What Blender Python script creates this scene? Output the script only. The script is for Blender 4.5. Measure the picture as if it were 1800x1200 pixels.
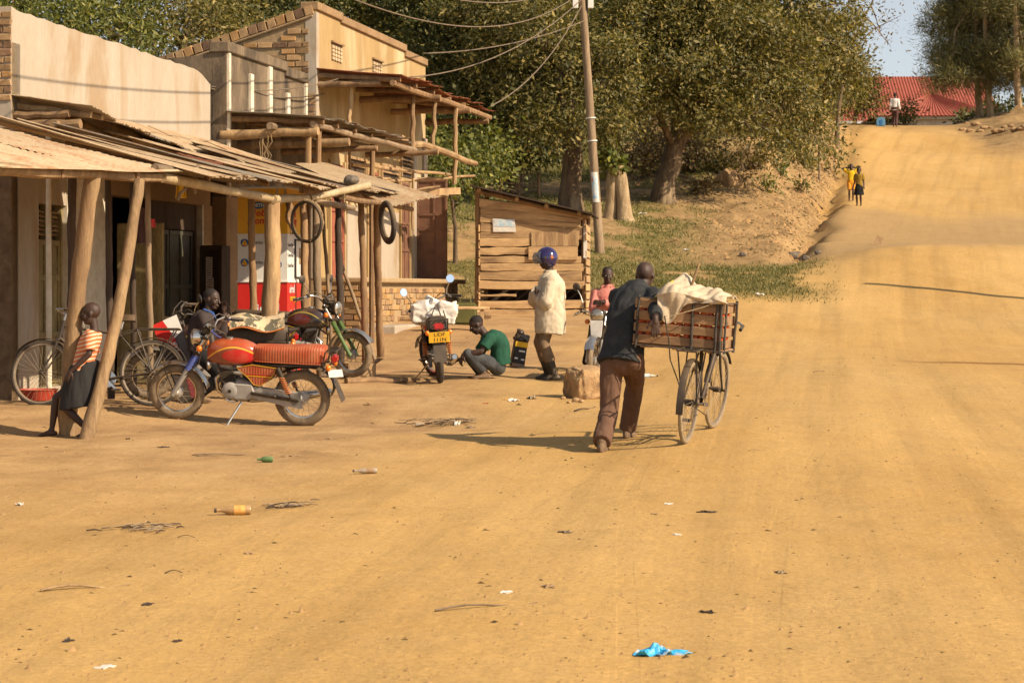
import bpy, bmesh, math, random
import numpy as np
from mathutils import Vector, Matrix, Quaternion, noise as mnoise

# ------------------------------------------------------------------ camera, sky, sun, exposure
SC = bpy.context.scene
for _o in list(bpy.data.objects): bpy.data.objects.remove(_o)
F, HZ, CZ = 3500.0, 510.0, 1.5          # focal length in photo pixels, horizon row, camera height
cam_d = bpy.data.cameras.new('camera'); cam = bpy.data.objects.new('camera', cam_d)
SC.collection.objects.link(cam); SC.camera = cam
cam.location = (0, 0, CZ); cam.rotation_euler = (math.radians(90), 0, 0)
cam_d.sensor_width = 36; cam_d.lens = 36 * F / 1800
cam_d.shift_y = -(600 - HZ) / 1800
cam_d.clip_start = 0.3; cam_d.clip_end = 3000
cam_d.dof.use_dof = True; cam_d.dof.focus_distance = 20.5; cam_d.dof.aperture_fstop = 9.0
SUN_AZ, SUN_EL = math.radians(30), math.radians(35)     # sun stands to the right, a little behind the camera
sun_dir = Vector((math.cos(SUN_AZ) * math.cos(SUN_EL), -math.sin(SUN_AZ) * math.cos(SUN_EL), math.sin(SUN_EL)))
world = bpy.data.worlds.new('World'); SC.world = world; world.use_nodes = True
_n = world.node_tree.nodes; _l = world.node_tree.links
sky = _n.new('ShaderNodeTexSky'); sky.sky_type = 'NISHITA'; sky.sun_disc = False
sky.sun_elevation = SUN_EL; sky.sun_rotation = math.atan2(sun_dir.x, sun_dir.y)
sky.air_density = 1.0; sky.dust_density = 2.0; sky.ozone_density = 0.5; sky.altitude = 1100
_bg = _n['Background']; _bg.inputs['Strength'].default_value = 0.088
_hs = _n.new('ShaderNodeHueSaturation'); _hs.inputs['Saturation'].default_value = .42; _hs.inputs['Value'].default_value = 1.12   # milky dry-season sky
_l.new(sky.outputs[0], _hs.inputs['Color']); _l.new(_hs.outputs[0], _bg.inputs['Color'])
sun_d = bpy.data.lights.new('sun', 'SUN'); sun_d.energy = 5.0; sun_d.angle = math.radians(0.55)
sun_d.color = (1.0, 0.82, 0.60)
sun = bpy.data.objects.new('sun', sun_d); SC.collection.objects.link(sun)
sun.rotation_euler = (-sun_dir).to_track_quat('-Z', 'Y').to_euler(); sun.location = (40, -20, 40)
vs = SC.view_settings; vs.view_transform = 'Standard'; vs.look = 'None'; vs.gamma = 1.0
vs.use_curve_mapping = False; vs.exposure = 0.53
SC.cycles.max_bounces = 4; SC.cycles.diffuse_bounces = 2; SC.cycles.glossy_bounces = 2; SC.cycles.transmission_bounces = 2; SC.cycles.use_adaptive_sampling = True; SC.cycles.adaptive_threshold = .02; SC.cycles.transparent_max_bounces = 8
SC.cycles.use_denoising = True

RND = random.Random(7)
def ru(a, b): return RND.uniform(a, b)
def W(px, py, Y):                        # a photo pixel at a chosen distance -> a place in the world
    return Vector(((px - 900) / F * Y, Y, CZ - (py - HZ) / F * Y))

# ------------------------------------------------------------------ mesh building
COL = SC.collection
class MB:
    def __init__(s): s.v = []; s.f = []; s.mi = []; s.cur = 0
    def add(s, vs_, fs_):
        n = len(s.v); s.v.extend([tuple(p) for p in vs_])
        s.f.extend([tuple(i + n for i in f) for f in fs_]); s.mi.extend([s.cur] * len(fs_)); return s
    def box(s, c, d, R=None, taper=None):
        c = Vector(c); hx, hy, hz = d[0] / 2, d[1] / 2, d[2] / 2; vs_ = []
        for z in (-1, 1):
            k = taper if (taper and z > 0) else 1.0
            for x, y in ((-1, -1), (1, -1), (1, 1), (-1, 1)):
                p = Vector((x * hx * k, y * hy * k, z * hz)); vs_.append(c + (R @ p if R else p))
        return s.add(vs_, [(3, 2, 1, 0), (4, 5, 6, 7), (0, 1, 5, 4), (1, 2, 6, 5), (2, 3, 7, 6), (3, 0, 4, 7)])
    def bar(s, a, b, w, h, up=(0, 0, 1)):     # a squared beam from a to b
        a, b = Vector(a), Vector(b); d = (b - a); L = d.length; d.normalize()
        u = Vector(up); sd = d.cross(u)
        if sd.length < 1e-4: sd = d.cross(Vector((1, 0, 0)))
        sd.normalize(); u = sd.cross(d)
        R = Matrix((d, sd, u)).transposed()
        return s.box((a + b) / 2, (L, w, h), R)
    def tube(s, pts, r, n=8, cap=True, closed=False, flat=None, rough=0.):
        pts = [Vector(p) for p in pts]; m = len(pts); rs = r if isinstance(r, (list, tuple)) else [r] * m
        vs_ = []; prev = None
        for i, p in enumerate(pts):
            if closed: t = pts[(i + 1) % m] - pts[i - 1]
            else: t = pts[min(i + 1, m - 1)] - pts[max(i - 1, 0)]
            if t.length < 1e-9: t = Vector((0, 0, 1))
            t.normalize()
            if prev is None:
                u = t.orthogonal().normalized() if abs(t.z) > .95 else t.cross(Vector((0, 0, 1))).normalized()
            else:
                u = prev - t * prev.dot(t)
                u = u.normalized() if u.length > 1e-6 else t.orthogonal().normalized()
            prev = u; w = t.cross(u)
            for k in range(n):
                a = 2 * math.pi * k / n
                vs_.append(p + (u * math.cos(a) + w * math.sin(a) * (flat or 1.0)) * rs[i] * (1 + (ru(-rough, rough) if rough else 0)))
        fs_ = []
        for i in range(m if closed else m - 1):
            j = (i + 1) % m
            for k in range(n):
                k2 = (k + 1) % n; fs_.append((i * n + k, j * n + k, j * n + k2, i * n + k2)[::-1])
        if cap and not closed:
            fs_.append(tuple(range(n))); fs_.append(tuple(range((m - 1) * n, m * n))[::-1])
        return s.add(vs_, fs_)
    def lathe(s, prof, o=(0, 0, 0), ax=(0, 0, 1), n=24, closed=False):   # prof: (radius, height)
        o = Vector(o); ax = Vector(ax).normalized(); u = ax.orthogonal().normalized(); w = ax.cross(u)
        vs_ = []; m = len(prof)
        for r, h in prof:
            for k in range(n):
                a = 2 * math.pi * k / n; vs_.append(o + ax * h + (u * math.cos(a) + w * math.sin(a)) * max(r, 1e-5))
        fs_ = []
        for i in range(m if closed else m - 1):
            j = (i + 1) % m
            for k in range(n):
                k2 = (k + 1) % n; fs_.append((i * n + k, i * n + k2, j * n + k2, j * n + k))
        if not closed:
            fs_.append(tuple(range(n))[::-1]); fs_.append(tuple(range((m - 1) * n, m * n)))
        return s.add(vs_, fs_)
    def ell(s, c, r, R=None, nu=12, nv=8):
        c = Vector(c); r = (r, r, r) if not hasattr(r, '__len__') else r; vs_ = []; fs_ = []
        def P(x, y, z):
            p = Vector((x * r[0], y * r[1], z * r[2])); return c + (R @ p if R else p)
        vs_.append(P(0, 0, 1))
        for j in range(1, nv):
            t = math.pi * j / nv
            for i in range(nu):
                a = 2 * math.pi * i / nu; vs_.append(P(math.sin(t) * math.cos(a), math.sin(t) * math.sin(a), math.cos(t)))
        vs_.append(P(0, 0, -1)); L = len(vs_) - 1
        for i in range(nu):
            i2 = (i + 1) % nu; fs_.append((0, 1 + i, 1 + i2))
            for j in range(nv - 2):
                a = 1 + j * nu; fs_.append((a + i, a + nu + i, a + nu + i2, a + i2))
            a = 1 + (nv - 2) * nu; fs_.append((a + i, L, a + i2))
        return s.add(vs_, fs_)
    def prism(s, outline, t0, t1, fr):       # 2D outline pushed through a thickness; fr(u, v, t) -> point
        n = len(outline); vs_ = [fr(u, v, t0) for u, v in outline] + [fr(u, v, t1) for u, v in outline]
        fs_ = [tuple(range(n))[::-1], tuple(range(n, 2 * n))]
        fs_ += [(i, (i + 1) % n, n + (i + 1) % n, n + i) for i in range(n)]
        return s.add(vs_, fs_)
    def shell(s, fn, nu, nv, th):            # a curved sheet with thickness; fn(u, v) -> point
        P = [[Vector(fn(i / nu, j / nv)) for j in range(nv + 1)] for i in range(nu + 1)]
        vs_ = []; N = (nu + 1) * (nv + 1)
        for i in range(nu + 1):
            for j in range(nv + 1): vs_.append(P[i][j])
        for i in range(nu + 1):
            for j in range(nv + 1):
                a = P[min(i + 1, nu)][j] - P[max(i - 1, 0)][j]; b = P[i][min(j + 1, nv)] - P[i][max(j - 1, 0)]
                k = a.cross(b); k = k.normalized() if k.length > 1e-9 else Vector((0, 0, 1))
                vs_.append(P[i][j] - k * th)
        q = lambda i, j: i * (nv + 1) + j
        fs_ = []
        for i in range(nu):
            for j in range(nv):
                fs_.append((q(i, j), q(i + 1, j), q(i + 1, j + 1), q(i, j + 1)))
                fs_.append((N + q(i, j + 1), N + q(i + 1, j + 1), N + q(i + 1, j), N + q(i, j)))
        for i in range(nu):
            fs_.append((q(i + 1, 0), q(i, 0), N + q(i, 0), N + q(i + 1, 0)))
            fs_.append((q(i, nv), q(i + 1, nv), N + q(i + 1, nv), N + q(i, nv)))
        for j in range(nv):
            fs_.append((q(0, j), q(0, j + 1), N + q(0, j + 1), N + q(0, j)))
            fs_.append((q(nu, j + 1), q(nu, j), N + q(nu, j), N + q(nu, j + 1)))
        return s.add(vs_, fs_)
    def mesh(s, name, smooth=False, bevel=0, seg=1):
        me = bpy.data.meshes.new(name); me.from_pydata(s.v, [], s.f)
        if bevel or smooth == 'fix':
            bm = bmesh.new(); bm.from_mesh(me)
            if bevel:
                es = [e for e in bm.edges if len(e.link_faces) == 2 and e.calc_face_angle(0) > .5]
                bmesh.ops.bevel(bm, geom=es, offset=bevel, segments=seg, affect='EDGES', clamp_overlap=True)
            bm.to_mesh(me); bm.free()
        elif any(s.mi): me.polygons.foreach_set('material_index', s.mi)
        if smooth: me.polygons.foreach_set('use_smooth', [True] * len(me.polygons))
        if smooth == 'auto' or smooth is True:
            me.update()
            try: me.set_sharp_from_angle(angle=math.radians(40))
            except Exception: pass
        me.update(); return me
    def build(s, name, mat, parent=None, smooth=False, bevel=0, seg=1, loc=None):
        me = s.mesh(name, smooth, bevel, seg)
        return mkobj(name, me, mat, parent, loc)
def mkobj(name, me, mat, parent=None, loc=None, rot=None):
    o = bpy.data.objects.new(name, me); COL.objects.link(o)
    if me is not None and mat is not None and not len(me.materials):
        for m_ in (mat if isinstance(mat, (list, tuple)) else [mat]): me.materials.append(m_)
    if parent is not None: o.parent = parent
    if loc is not None: o.location = loc
    if rot is not None: o.rotation_euler = rot
    return o
def tag(o, label, cat, group=None, kind=None):
    if label: o['label'] = label
    if cat: o['category'] = cat
    if group: o['group'] = group
    if kind: o['kind'] = kind
    return o
def thing(name, label, cat, loc=(0, 0, 0), rz=0, group=None, rot=None):
    o = bpy.data.objects.new(name, None); COL.objects.link(o); o.empty_display_size = .2
    o.location = loc; o.rotation_euler = rot if rot else (0, 0, rz)
    return tag(o, label, cat, group)
def lettering(text, size, mat, parent, M, name='lettering', ext=.001, sx=1.0, shear=0, align='LEFT', bold=0):
    cu = bpy.data.curves.new(name, 'FONT'); cu.body = text; cu.size = size; cu.extrude = ext
    cu.shear = shear; cu.align_x = align; cu.offset = bold; cu.resolution_u = 2
    t = bpy.data.objects.new('tmp_text', cu); COL.objects.link(t)
    me = bpy.data.meshes.new_from_object(t); bpy.data.objects.remove(t); bpy.data.curves.remove(cu)
    me.materials.clear(); me.transform(Matrix.Diagonal((sx, 1, 1, 1))); me.transform(M)
    return mkobj(name, me, mat, parent)

# ------------------------------------------------------------------ materials
def lin(c):
    return tuple(((x / 255) / 12.92 if x / 255 <= .04045 else ((x / 255 + .055) / 1.055) ** 2.4) for x in c)
MATS = {}
def newmat(name):
    m = bpy.data.materials.new(name); m.use_nodes = True; MATS[name] = m
    nt = m.node_tree; return m, nt.nodes, nt.links, nt.nodes['Principled BSDF']
def nd(N, t, **kw):
    n = N.new(t)
    for k, v in kw.items():
        if k in n.inputs: n.inputs[k].default_value = v
        else: setattr(n, k, v)
    return n
def ramp(N, L, src, stops):
    r = N.new('ShaderNodeValToRGB'); e = r.color_ramp.elements
    while len(e) < len(stops): e.new(.5)
    for i, (p, c) in enumerate(stops):
        e[i].position = p; c = (c, c, c) if not hasattr(c, '__len__') else c; e[i].color = (*c[:3], 1)
    L.new(src, r.inputs[0]); return r.outputs[0]
def mixc(N, L, fac, a, b, mode='MIX'):
    m = N.new('ShaderNodeMix'); m.data_type = 'RGBA'; m.blend_type = mode; m.clamp_factor = True
    for idx, v in ((0, fac), (6, a), (7, b)):
        if hasattr(v, 'links'): L.new(v, m.inputs[idx])
        elif idx == 0: m.inputs[0].default_value = v
        else: m.inputs[idx].default_value = (*v[:3], 1)
    return m.outputs[2]
def mth(N, L, op, a, b=None, clamp=False):
    m = N.new('ShaderNodeMath'); m.operation = op; m.use_clamp = clamp
    for i, v in enumerate((a, b)):
        if v is None: continue
        if hasattr(v, 'links'): L.new(v, m.inputs[i])
        else: m.inputs[i].default_value = v
    return m.outputs[0]
def tnoise(N, L, co, scale, detail=5, rough=.6, stretch=None, dist=0):
    if stretch is not None:
        mp = N.new('ShaderNodeMapping'); mp.inputs['Scale'].default_value = stretch; L.new(co, mp.inputs[0]); co = mp.outputs[0]
    t = N.new('ShaderNodeTexNoise'); t.inputs['Scale'].default_value = scale; t.inputs['Detail'].default_value = detail
    t.inputs['Roughness'].default_value = rough; t.inputs['Distortion'].default_value = dist
    L.new(co, t.inputs['Vector']); return t.outputs[0]
def bumpn(N, L, h, strength, dist, B, prev=None):
    b = N.new('ShaderNodeBump'); b.inputs['Strength'].default_value = strength; b.inputs['Distance'].default_value = dist
    L.new(h, b.inputs['Height'])
    if prev is not None: L.new(prev, b.inputs['Normal'])
    if B is not None: L.new(b.outputs[0], B.inputs['Normal'])
    return b.outputs[0]
DUST = (.50, .32, .155)
def mat(name, c, r=.75, m=0., c2=None, s=5., st=None, lo=.35, hi=.68, fine=.25, bump=0., bs=60., bd=.01, orand=0., spec=.4,
        dust=0., ds=4., coat=0., co='Object', c3=None, s3=2.0):
    M_, N, L, B = newmat(name)
    tc = N.new('ShaderNodeTexCoord'); co_ = tc.outputs[co]
    if orand:                                # alike pieces share a mesh: shift the texture for each of them
        oi = N.new('ShaderNodeObjectInfo'); va = N.new('ShaderNodeVectorMath'); va.operation = 'ADD'
        sc_ = N.new('ShaderNodeVectorMath'); sc_.operation = 'SCALE'; sc_.inputs['Scale'].default_value = 37
        cx = N.new('ShaderNodeCombineXYZ')
        for i in range(3): L.new(oi.outputs['Random'], cx.inputs[i])
        L.new(cx.outputs[0], sc_.inputs[0]); L.new(co_, va.inputs[0]); L.new(sc_.outputs[0], va.inputs[1]); co_ = va.outputs[0]
    c2 = c2 or tuple(x * .68 for x in c)
    n1 = tnoise(N, L, co_, s, 6, .62, st, .3)
    col = ramp(N, L, n1, [(lo, c2), (hi, c)])
    if c3:
        n3 = tnoise(N, L, co_, s3, 5, .65, st, .5)
        col = mixc(N, L, ramp(N, L, n3, [(.52, 0), (.66, 1)]), col, c3)
    if fine:
        n2 = tnoise(N, L, co_, s * 11, 4, .7, st)
        col = mixc(N, L, fine, col, ramp(N, L, n2, [(.3, .25), (.7, 1.6)]), 'MULTIPLY') if False else mixc(N, L, 1.0, col, ramp(N, L, n2, [(.3, 1 - fine), (.7, 1 + fine * .6)]), 'MULTIPLY')
    if orand:
        hs = N.new('ShaderNodeHueSaturation'); L.new(col, hs.inputs['Color'])
        mr = N.new('ShaderNodeMapRange'); mr.inputs['To Min'].default_value = 1 - orand; mr.inputs['To Max'].default_value = 1 + orand * .8
        L.new(oi.outputs['Random'], mr.inputs[0]); L.new(mr.outputs[0], hs.inputs['Value']); col = hs.outputs[0]
    if dust:
        g = N.new('ShaderNodeNewGeometry'); sx = N.new('ShaderNodeSeparateXYZ'); L.new(g.outputs['Normal'], sx.inputs[0])
        up = mth(N, L, 'MULTIPLY_ADD', sx.outputs[2], .5, False); N[up.node.name].inputs[2].default_value = .35
        dn = ramp(N, L, tnoise(N, L, co_, ds, 5, .7), [(.3, .25), (.7, 1)])
        fac = mth(N, L, 'MULTIPLY', mth(N, L, 'MULTIPLY', up, dn), dust, True)
        col = mixc(N, L, fac, col, DUST)
        rr = mth(N, L, 'MULTIPLY_ADD', fac, .9 - r); N[rr.node.name].inputs[2].default_value = r; L.new(rr, B.inputs['Roughness'])
        if m:
            mm = mth(N, L, 'MULTIPLY_ADD', fac, -m); N[mm.node.name].inputs[2].default_value = m; L.new(mm, B.inputs['Metallic'])
    else: B.inputs['Roughness'].default_value = r
    if not (dust and m): B.inputs['Metallic'].default_value = m
    L.new(col, B.inputs['Base Color']); B.inputs['Specular IOR Level'].default_value = spec
    if coat: B.inputs['Coat Weight'].default_value = coat; B.inputs['Coat Roughness'].default_value = .12
    if bump:
        h = tnoise(N, L, co_, bs, 6, .65, st); bumpn(N, L, h, bump, bd, B)
    return M_

# ------------------------------------------------------------------ terrain: a smooth surface through surveyed spots
def _lat(ix, iy, seed):
    n = (ix * 374761393 + iy * 668265263 + seed * 1442695041) & 0xffffffff
    n = ((n ^ (n >> 13)) * 1274126177) & 0xffffffff
    return ((n ^ (n >> 16)) & 0xffff) / 65535.0
def vnoise(x, y, seed=0):
    x = np.asarray(x, float); y = np.asarray(y, float)
    ix = np.floor(x).astype(np.int64); iy = np.floor(y).astype(np.int64); fx = x - ix; fy = y - iy
    fx = fx * fx * (3 - 2 * fx); fy = fy * fy * (3 - 2 * fy)
    a = _lat(ix, iy, seed); b = _lat(ix + 1, iy, seed); c = _lat(ix, iy + 1, seed); d = _lat(ix + 1, iy + 1, seed)
    return (a + (b - a) * fx) * (1 - fy) + (c + (d - c) * fx) * fy
def fbm(x, y, seed=0, o=4):
    s = 0; a = .5; x = np.asarray(x, float); y = np.asarray(y, float)
    for i in range(o): s = s + a * vnoise(x, y, seed + i * 17); x = x * 2.03; y = y * 2.03; a *= .5
    return s / (1 - .5 ** o)
def sstep(a, b, x):
    t = np.clip((np.asarray(x, float) - a) / (b - a), 0, 1); return t * t * (3 - 2 * t)

ANCH = []
def _a(px, py, Y): p = W(px, py, Y); ANCH.append((p.x, p.y, p.z))
for Y_ in (-15, -5, 2, 8):
    for X_ in (-12, -5, 0, 5, 12): ANCH.append((X_, Y_, 0.0 if Y_ < 6 else .01))
for X_, Y_, h_ in ((-4.3, 13, .05), (4, 13, .06), (0, 13, .06), (-8, 14, .1), (9, 14, .1),
                   (5, 17.5, .17), (9, 18, .18), (1.2, 16.9, .17), (1.7, 18, .235), (.9, 17, .14), (-1, 17.5, .115), (-2.5, 18, .11),
                   (4, 22, .3), (9, 22, .3), (-6, 26, .24), (-9, 20, .2), (4, 26, .42), (10, 26, .42),
                   (-5, 24, .2), (-4.6, 26.5, .27), (-3, 23.6, .25), (-2.45, 25.0, .44), (-1.9, 25.0, .36), (-3.2, 27.5, .33), (-12, 30, 1.0), (-20, 30, 1.4), (-20, 15, .6)):
    ANCH.append((X_, Y_, h_))
_a(150, 768, 18.5); _a(307, 734, 20.6); _a(533, 747, 20.3); _a(60, 705, 21.5); _a(240, 706, 21.5)
_a(640, 645, 28.4); _a(668, 622, 31); _a(770, 668, 25.5); _a(870, 662, 25.8); _a(965, 668, 26.3); _a(1060, 658, 27.6)
_a(850, 550, 39); _a(1030, 555, 38.6); _a(720, 600, 33); _a(760, 545, 38); _a(940, 600, 33)
_a(800, 520, 43); _a(780, 470, 46); _a(800, 400, 50); _a(950, 385, 54); _a(1055, 445, 50); _a(1085, 385, 57); _a(1165, 360, 62)
_a(1005, 372, 58); _a(900, 345, 62); _a(1280, 347, 66); _a(1200, 515, 41); _a(1300, 500, 43); _a(1380, 470, 48); _a(1120, 470, 47); _a(1250, 420, 53)
_a(1250, 260, 78); _a(1340, 300, 80); _a(1400, 250, 88); _a(1420, 205, 96); _a(1300, 240, 90); _a(1100, 300, 75)
for Y_, h_ in ((32, .58), (36, .85), (40, 1.2), (44, 1.95), (47, 2.48), (51, 2.68), (55, 2.88), (60, 3.32), (70, 4.5), (85, 6.6), (95, 8.3), (106, 10.2), (115, 10.95), (130, 11.3), (160, 11.3)):
    x0 = 5.2 + max(0, (Y_ - 40)) * .185
    for dx in (2.2, 5.5, 9): ANCH.append((x0 + dx, Y_, h_))
    ANCH.append((x0 + 14, Y_, h_ + .05))
for X_, Y_, h_ in ((-8, 60, 4.8), (-18, 60, 6), (-8, 45, 2.4), (-16, 45, 2.6), (-18, 100, 11), (0, 110, 11.5), (-18, 150, 12), (0, 150, 12), (40, 60, 4), (40, 100, 9.6),
                   (45, 150, 11), (40, 25, .5), (40, -10, 0), (-25, -10, 0), (20, 20, .3), (20, 40, 1.2)):
    ANCH.append((X_, Y_, h_))
A_ = np.array(ANCH); _S = 20.0
def _U(r2): return np.where(r2 > 0, .5 * r2 * np.log(r2 + 1e-12), 0)
_P = A_[:, :2] / _S; _K = _U(((_P[:, None] - _P[None]) ** 2).sum(-1)) + np.eye(len(_P)) * 2e-4
_Q = np.hstack([np.ones((len(_P), 1)), _P]); _n0 = len(_P)
_M = np.block([[_K, _Q], [_Q.T, np.zeros((3, 3))]])
_C = np.linalg.solve(_M, np.concatenate([A_[:, 2], np.zeros(3)]))
def ditch_x(Y): return 7.3 + .195 * (np.asarray(Y) - 51)
def ground(X, Y):
    X = np.atleast_1d(np.asarray(X, float)); Y = np.atleast_1d(np.asarray(Y, float)); shp = X.shape
    x = np.clip(X, -25, 45).ravel() / _S; y = np.clip(Y, -20, 160).ravel() / _S; out = np.empty(len(x))
    for i in range(0, len(x), 20000):
        p = np.stack([x[i:i + 20000], y[i:i + 20000]], 1)
        out[i:i + 20000] = _U(((p[:, None] - _P[None]) ** 2).sum(-1)) @ _C[:_n0] + _C[_n0] + p @ _C[_n0 + 1:]
    h = out.reshape(shp)
    # washed-out ditch at the road's left edge and the broken bank beside it
    d = X - ditch_x(Y); k = sstep(47, 54, Y) * (1 - sstep(104, 112, Y))
    wob = (fbm(X * .9, Y * .5, 5) - .5)
    h = h - k * .55 * np.exp(-((d + wob * .8) / .42) ** 2)
    h = h + k * sstep(58, 75, Y) * (.75 + wob * .8) * sstep(-.4, -2.4, d) * (1 - sstep(-3.5, -8, d) * .6)
    h = h + k * wob * .5 * np.exp(-((d + 2.2) / 1.6) ** 2)
    # beaten earth: low swells, and ruts that run along the road
    near = 1 - sstep(35, 60, Y)
    yard = sstep(.8, -1.2, X - (Y - 18) * .14)
    h = h + near * (fbm(X * .55, Y * .5, 11) - .5) * (.03 + .07 * yard) + (fbm(X * 1.7, Y * 1.4, 23) - .5) * (.012 + .018 * yard)
    rd = X - .13 * (Y - 10) - .0009 * np.clip(Y - 10, 0, 200) ** 2
    h = h + (1 - yard) * (1 - sstep(30, 55, Y)) * .006 * (np.sin(rd * 3.1 + 2 * fbm(X * .3, Y * .08, 3)) + .5 * np.sin(rd * 7.3))
    h = h + .05 * np.exp(-(((X - (-1.0)) / 1.6) ** 2 + ((Y - 22.4) / .9) ** 2)) * 1.3
    rb = sstep(23.4, 26.8, X - (Y - 104) * .12) * sstep(90, 98, Y) * (1 - sstep(110, 118, Y))
    h = h + rb * (.65 + (fbm(X * 1.3, Y * 1.0, 51) - .5) * 1.6)
    return h
def gz(x, y): return float(ground([x], [y])[0])
def G(px, Y, dz=0.):
    x = (px - 900) / F * Y; return Vector((x, Y, gz(x, Y) + dz))
def GP(px, py, near=7., far=120.):          # where the sight line through a photo pixel meets the ground
    Ys = np.geomspace(near, far, 700); x = (px - 900) / F * Ys; g = ground(x, Ys); z = CZ - (py - HZ) / F * Ys
    k = np.nonzero(z <= g)[0]; Y = float(Ys[k[0]]) if len(k) else far
    return Vector(((px - 900) / F * Y, Y, gz((px - 900) / F * Y, Y)))

def grass_mask(X, Y):
    n = fbm(X * .45, Y * .3, 41); n2 = fbm(X * 1.6, Y * 1.2, 77)
    m = sstep(39.5, 42, Y) * (1 - sstep(48, 50, Y)) * sstep(1.2, 2.2, X) * (1 - sstep(5.6, 7.2, X - (Y - 42) * .12))
    m = m * sstep(.33, .47, n + (n2 - .5) * .4 + .06)
    b = sstep(40, 46, Y) * (1 - sstep(64, 72, Y)) * (1 - sstep(3.0, 5.0, X - (Y - 48) * .13)) * sstep(-6, -3, X)
    b = b * sstep(.36, .55, n + (n2 - .5) * .5 + .04)
    c = sstep(58, 66, Y) * (1 - sstep(92, 100, Y)) * (1 - sstep(-5.0, -2.5, X - ditch_x(Y)))
    c = c * sstep(.3, .5, n + .04)
    return np.clip(np.maximum(np.maximum(m, b), c), 0, 1)
def _axis(core, step, far, grow):
    v = list(np.arange(core[0], core[1] + 1e-6, step)); a = []; x = core[0]; d = step
    while x > -far: d *= grow; x -= d; a.append(x)
    b = []; x = core[1]; d = step
    while x < far: d *= grow; x += d; b.append(x)
    return np.array(a[::-1] + v + b)
xs = _axis((-7, 7), .075, 900, 1.045)
ys = [6.0]
while ys[-1] < 135: ys.append(ys[-1] * 1.0072)
d_ = 1.0
while ys[-1] < 1400: d_ *= 1.12; ys.append(ys[-1] + d_)
ys = np.array(list(np.linspace(-40, 5.5, 30)) + ys)
GX, GY = np.meshgrid(xs, ys); GZ = ground(GX, GY)
GZ = np.where(GY > 160, GZ - (GY - 160) * .012, GZ)
nx, ny = len(xs), len(ys)
me = bpy.data.meshes.new('ground')
me.vertices.add(nx * ny); me.vertices.foreach_set('co', np.stack([GX, GY, GZ], -1).ravel())
ii = (np.arange(ny - 1)[:, None] * nx + np.arange(nx - 1)[None]).ravel()
fc = np.stack([ii, ii + 1, ii + nx + 1, ii + nx], 1)
me.loops.add(fc.size); me.loops.foreach_set('vertex_index', fc.ravel()); me.polygons.add(len(fc))
me.polygons.foreach_set('loop_start', np.arange(0, fc.size, 4)); me.polygons.foreach_set('loop_total', np.full(len(fc), 4))
me.polygons.foreach_set('use_smooth', np.ones(len(fc), bool)); me.update(); me.validate()
zone = me.color_attributes.new('zone', 'FLOAT_COLOR', 'POINT')
gm = grass_mask(GX, GY)
yardm = sstep(1.0, -2.0, GX - (GY - 18) * .16 + (fbm(GX * .4, GY * .4, 9) - .5) * 2.5) * (1 - sstep(46, 52, GY)) * sstep(8, 20, GY)
bankm = sstep(44, 50, GY) * sstep(.3, -.5, GX - ditch_x(GY) + (fbm(GX * .8, GY * .8, 31) - .5) * 1.2)
bankm = np.maximum(bankm, sstep(88, 96, GY) * sstep(22.6, 24.2, GX - (GY - 104) * .12 + (fbm(GX, GY, 61) - .5) * 2))
bandm = sstep(46.5, 50, GY + (fbm(GX * .5, GY * .3, 71) - .5) * 5) * (1 - sstep(62, 68, GY + (fbm(GX * .5, GY * .3, 72) - .5) * 8)) * (.75 + .5 * fbm(GX * 1.2, GY * .5, 74))
bankm = np.maximum(bankm, .45 * sstep(99, 104, GY + (fbm(GX * .4, GY * .3, 73) - .5) * 8))
zone.data.foreach_set('color', np.stack([gm, yardm, bankm, np.clip(bandm, 0, 1)], -1).ravel())

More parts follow.
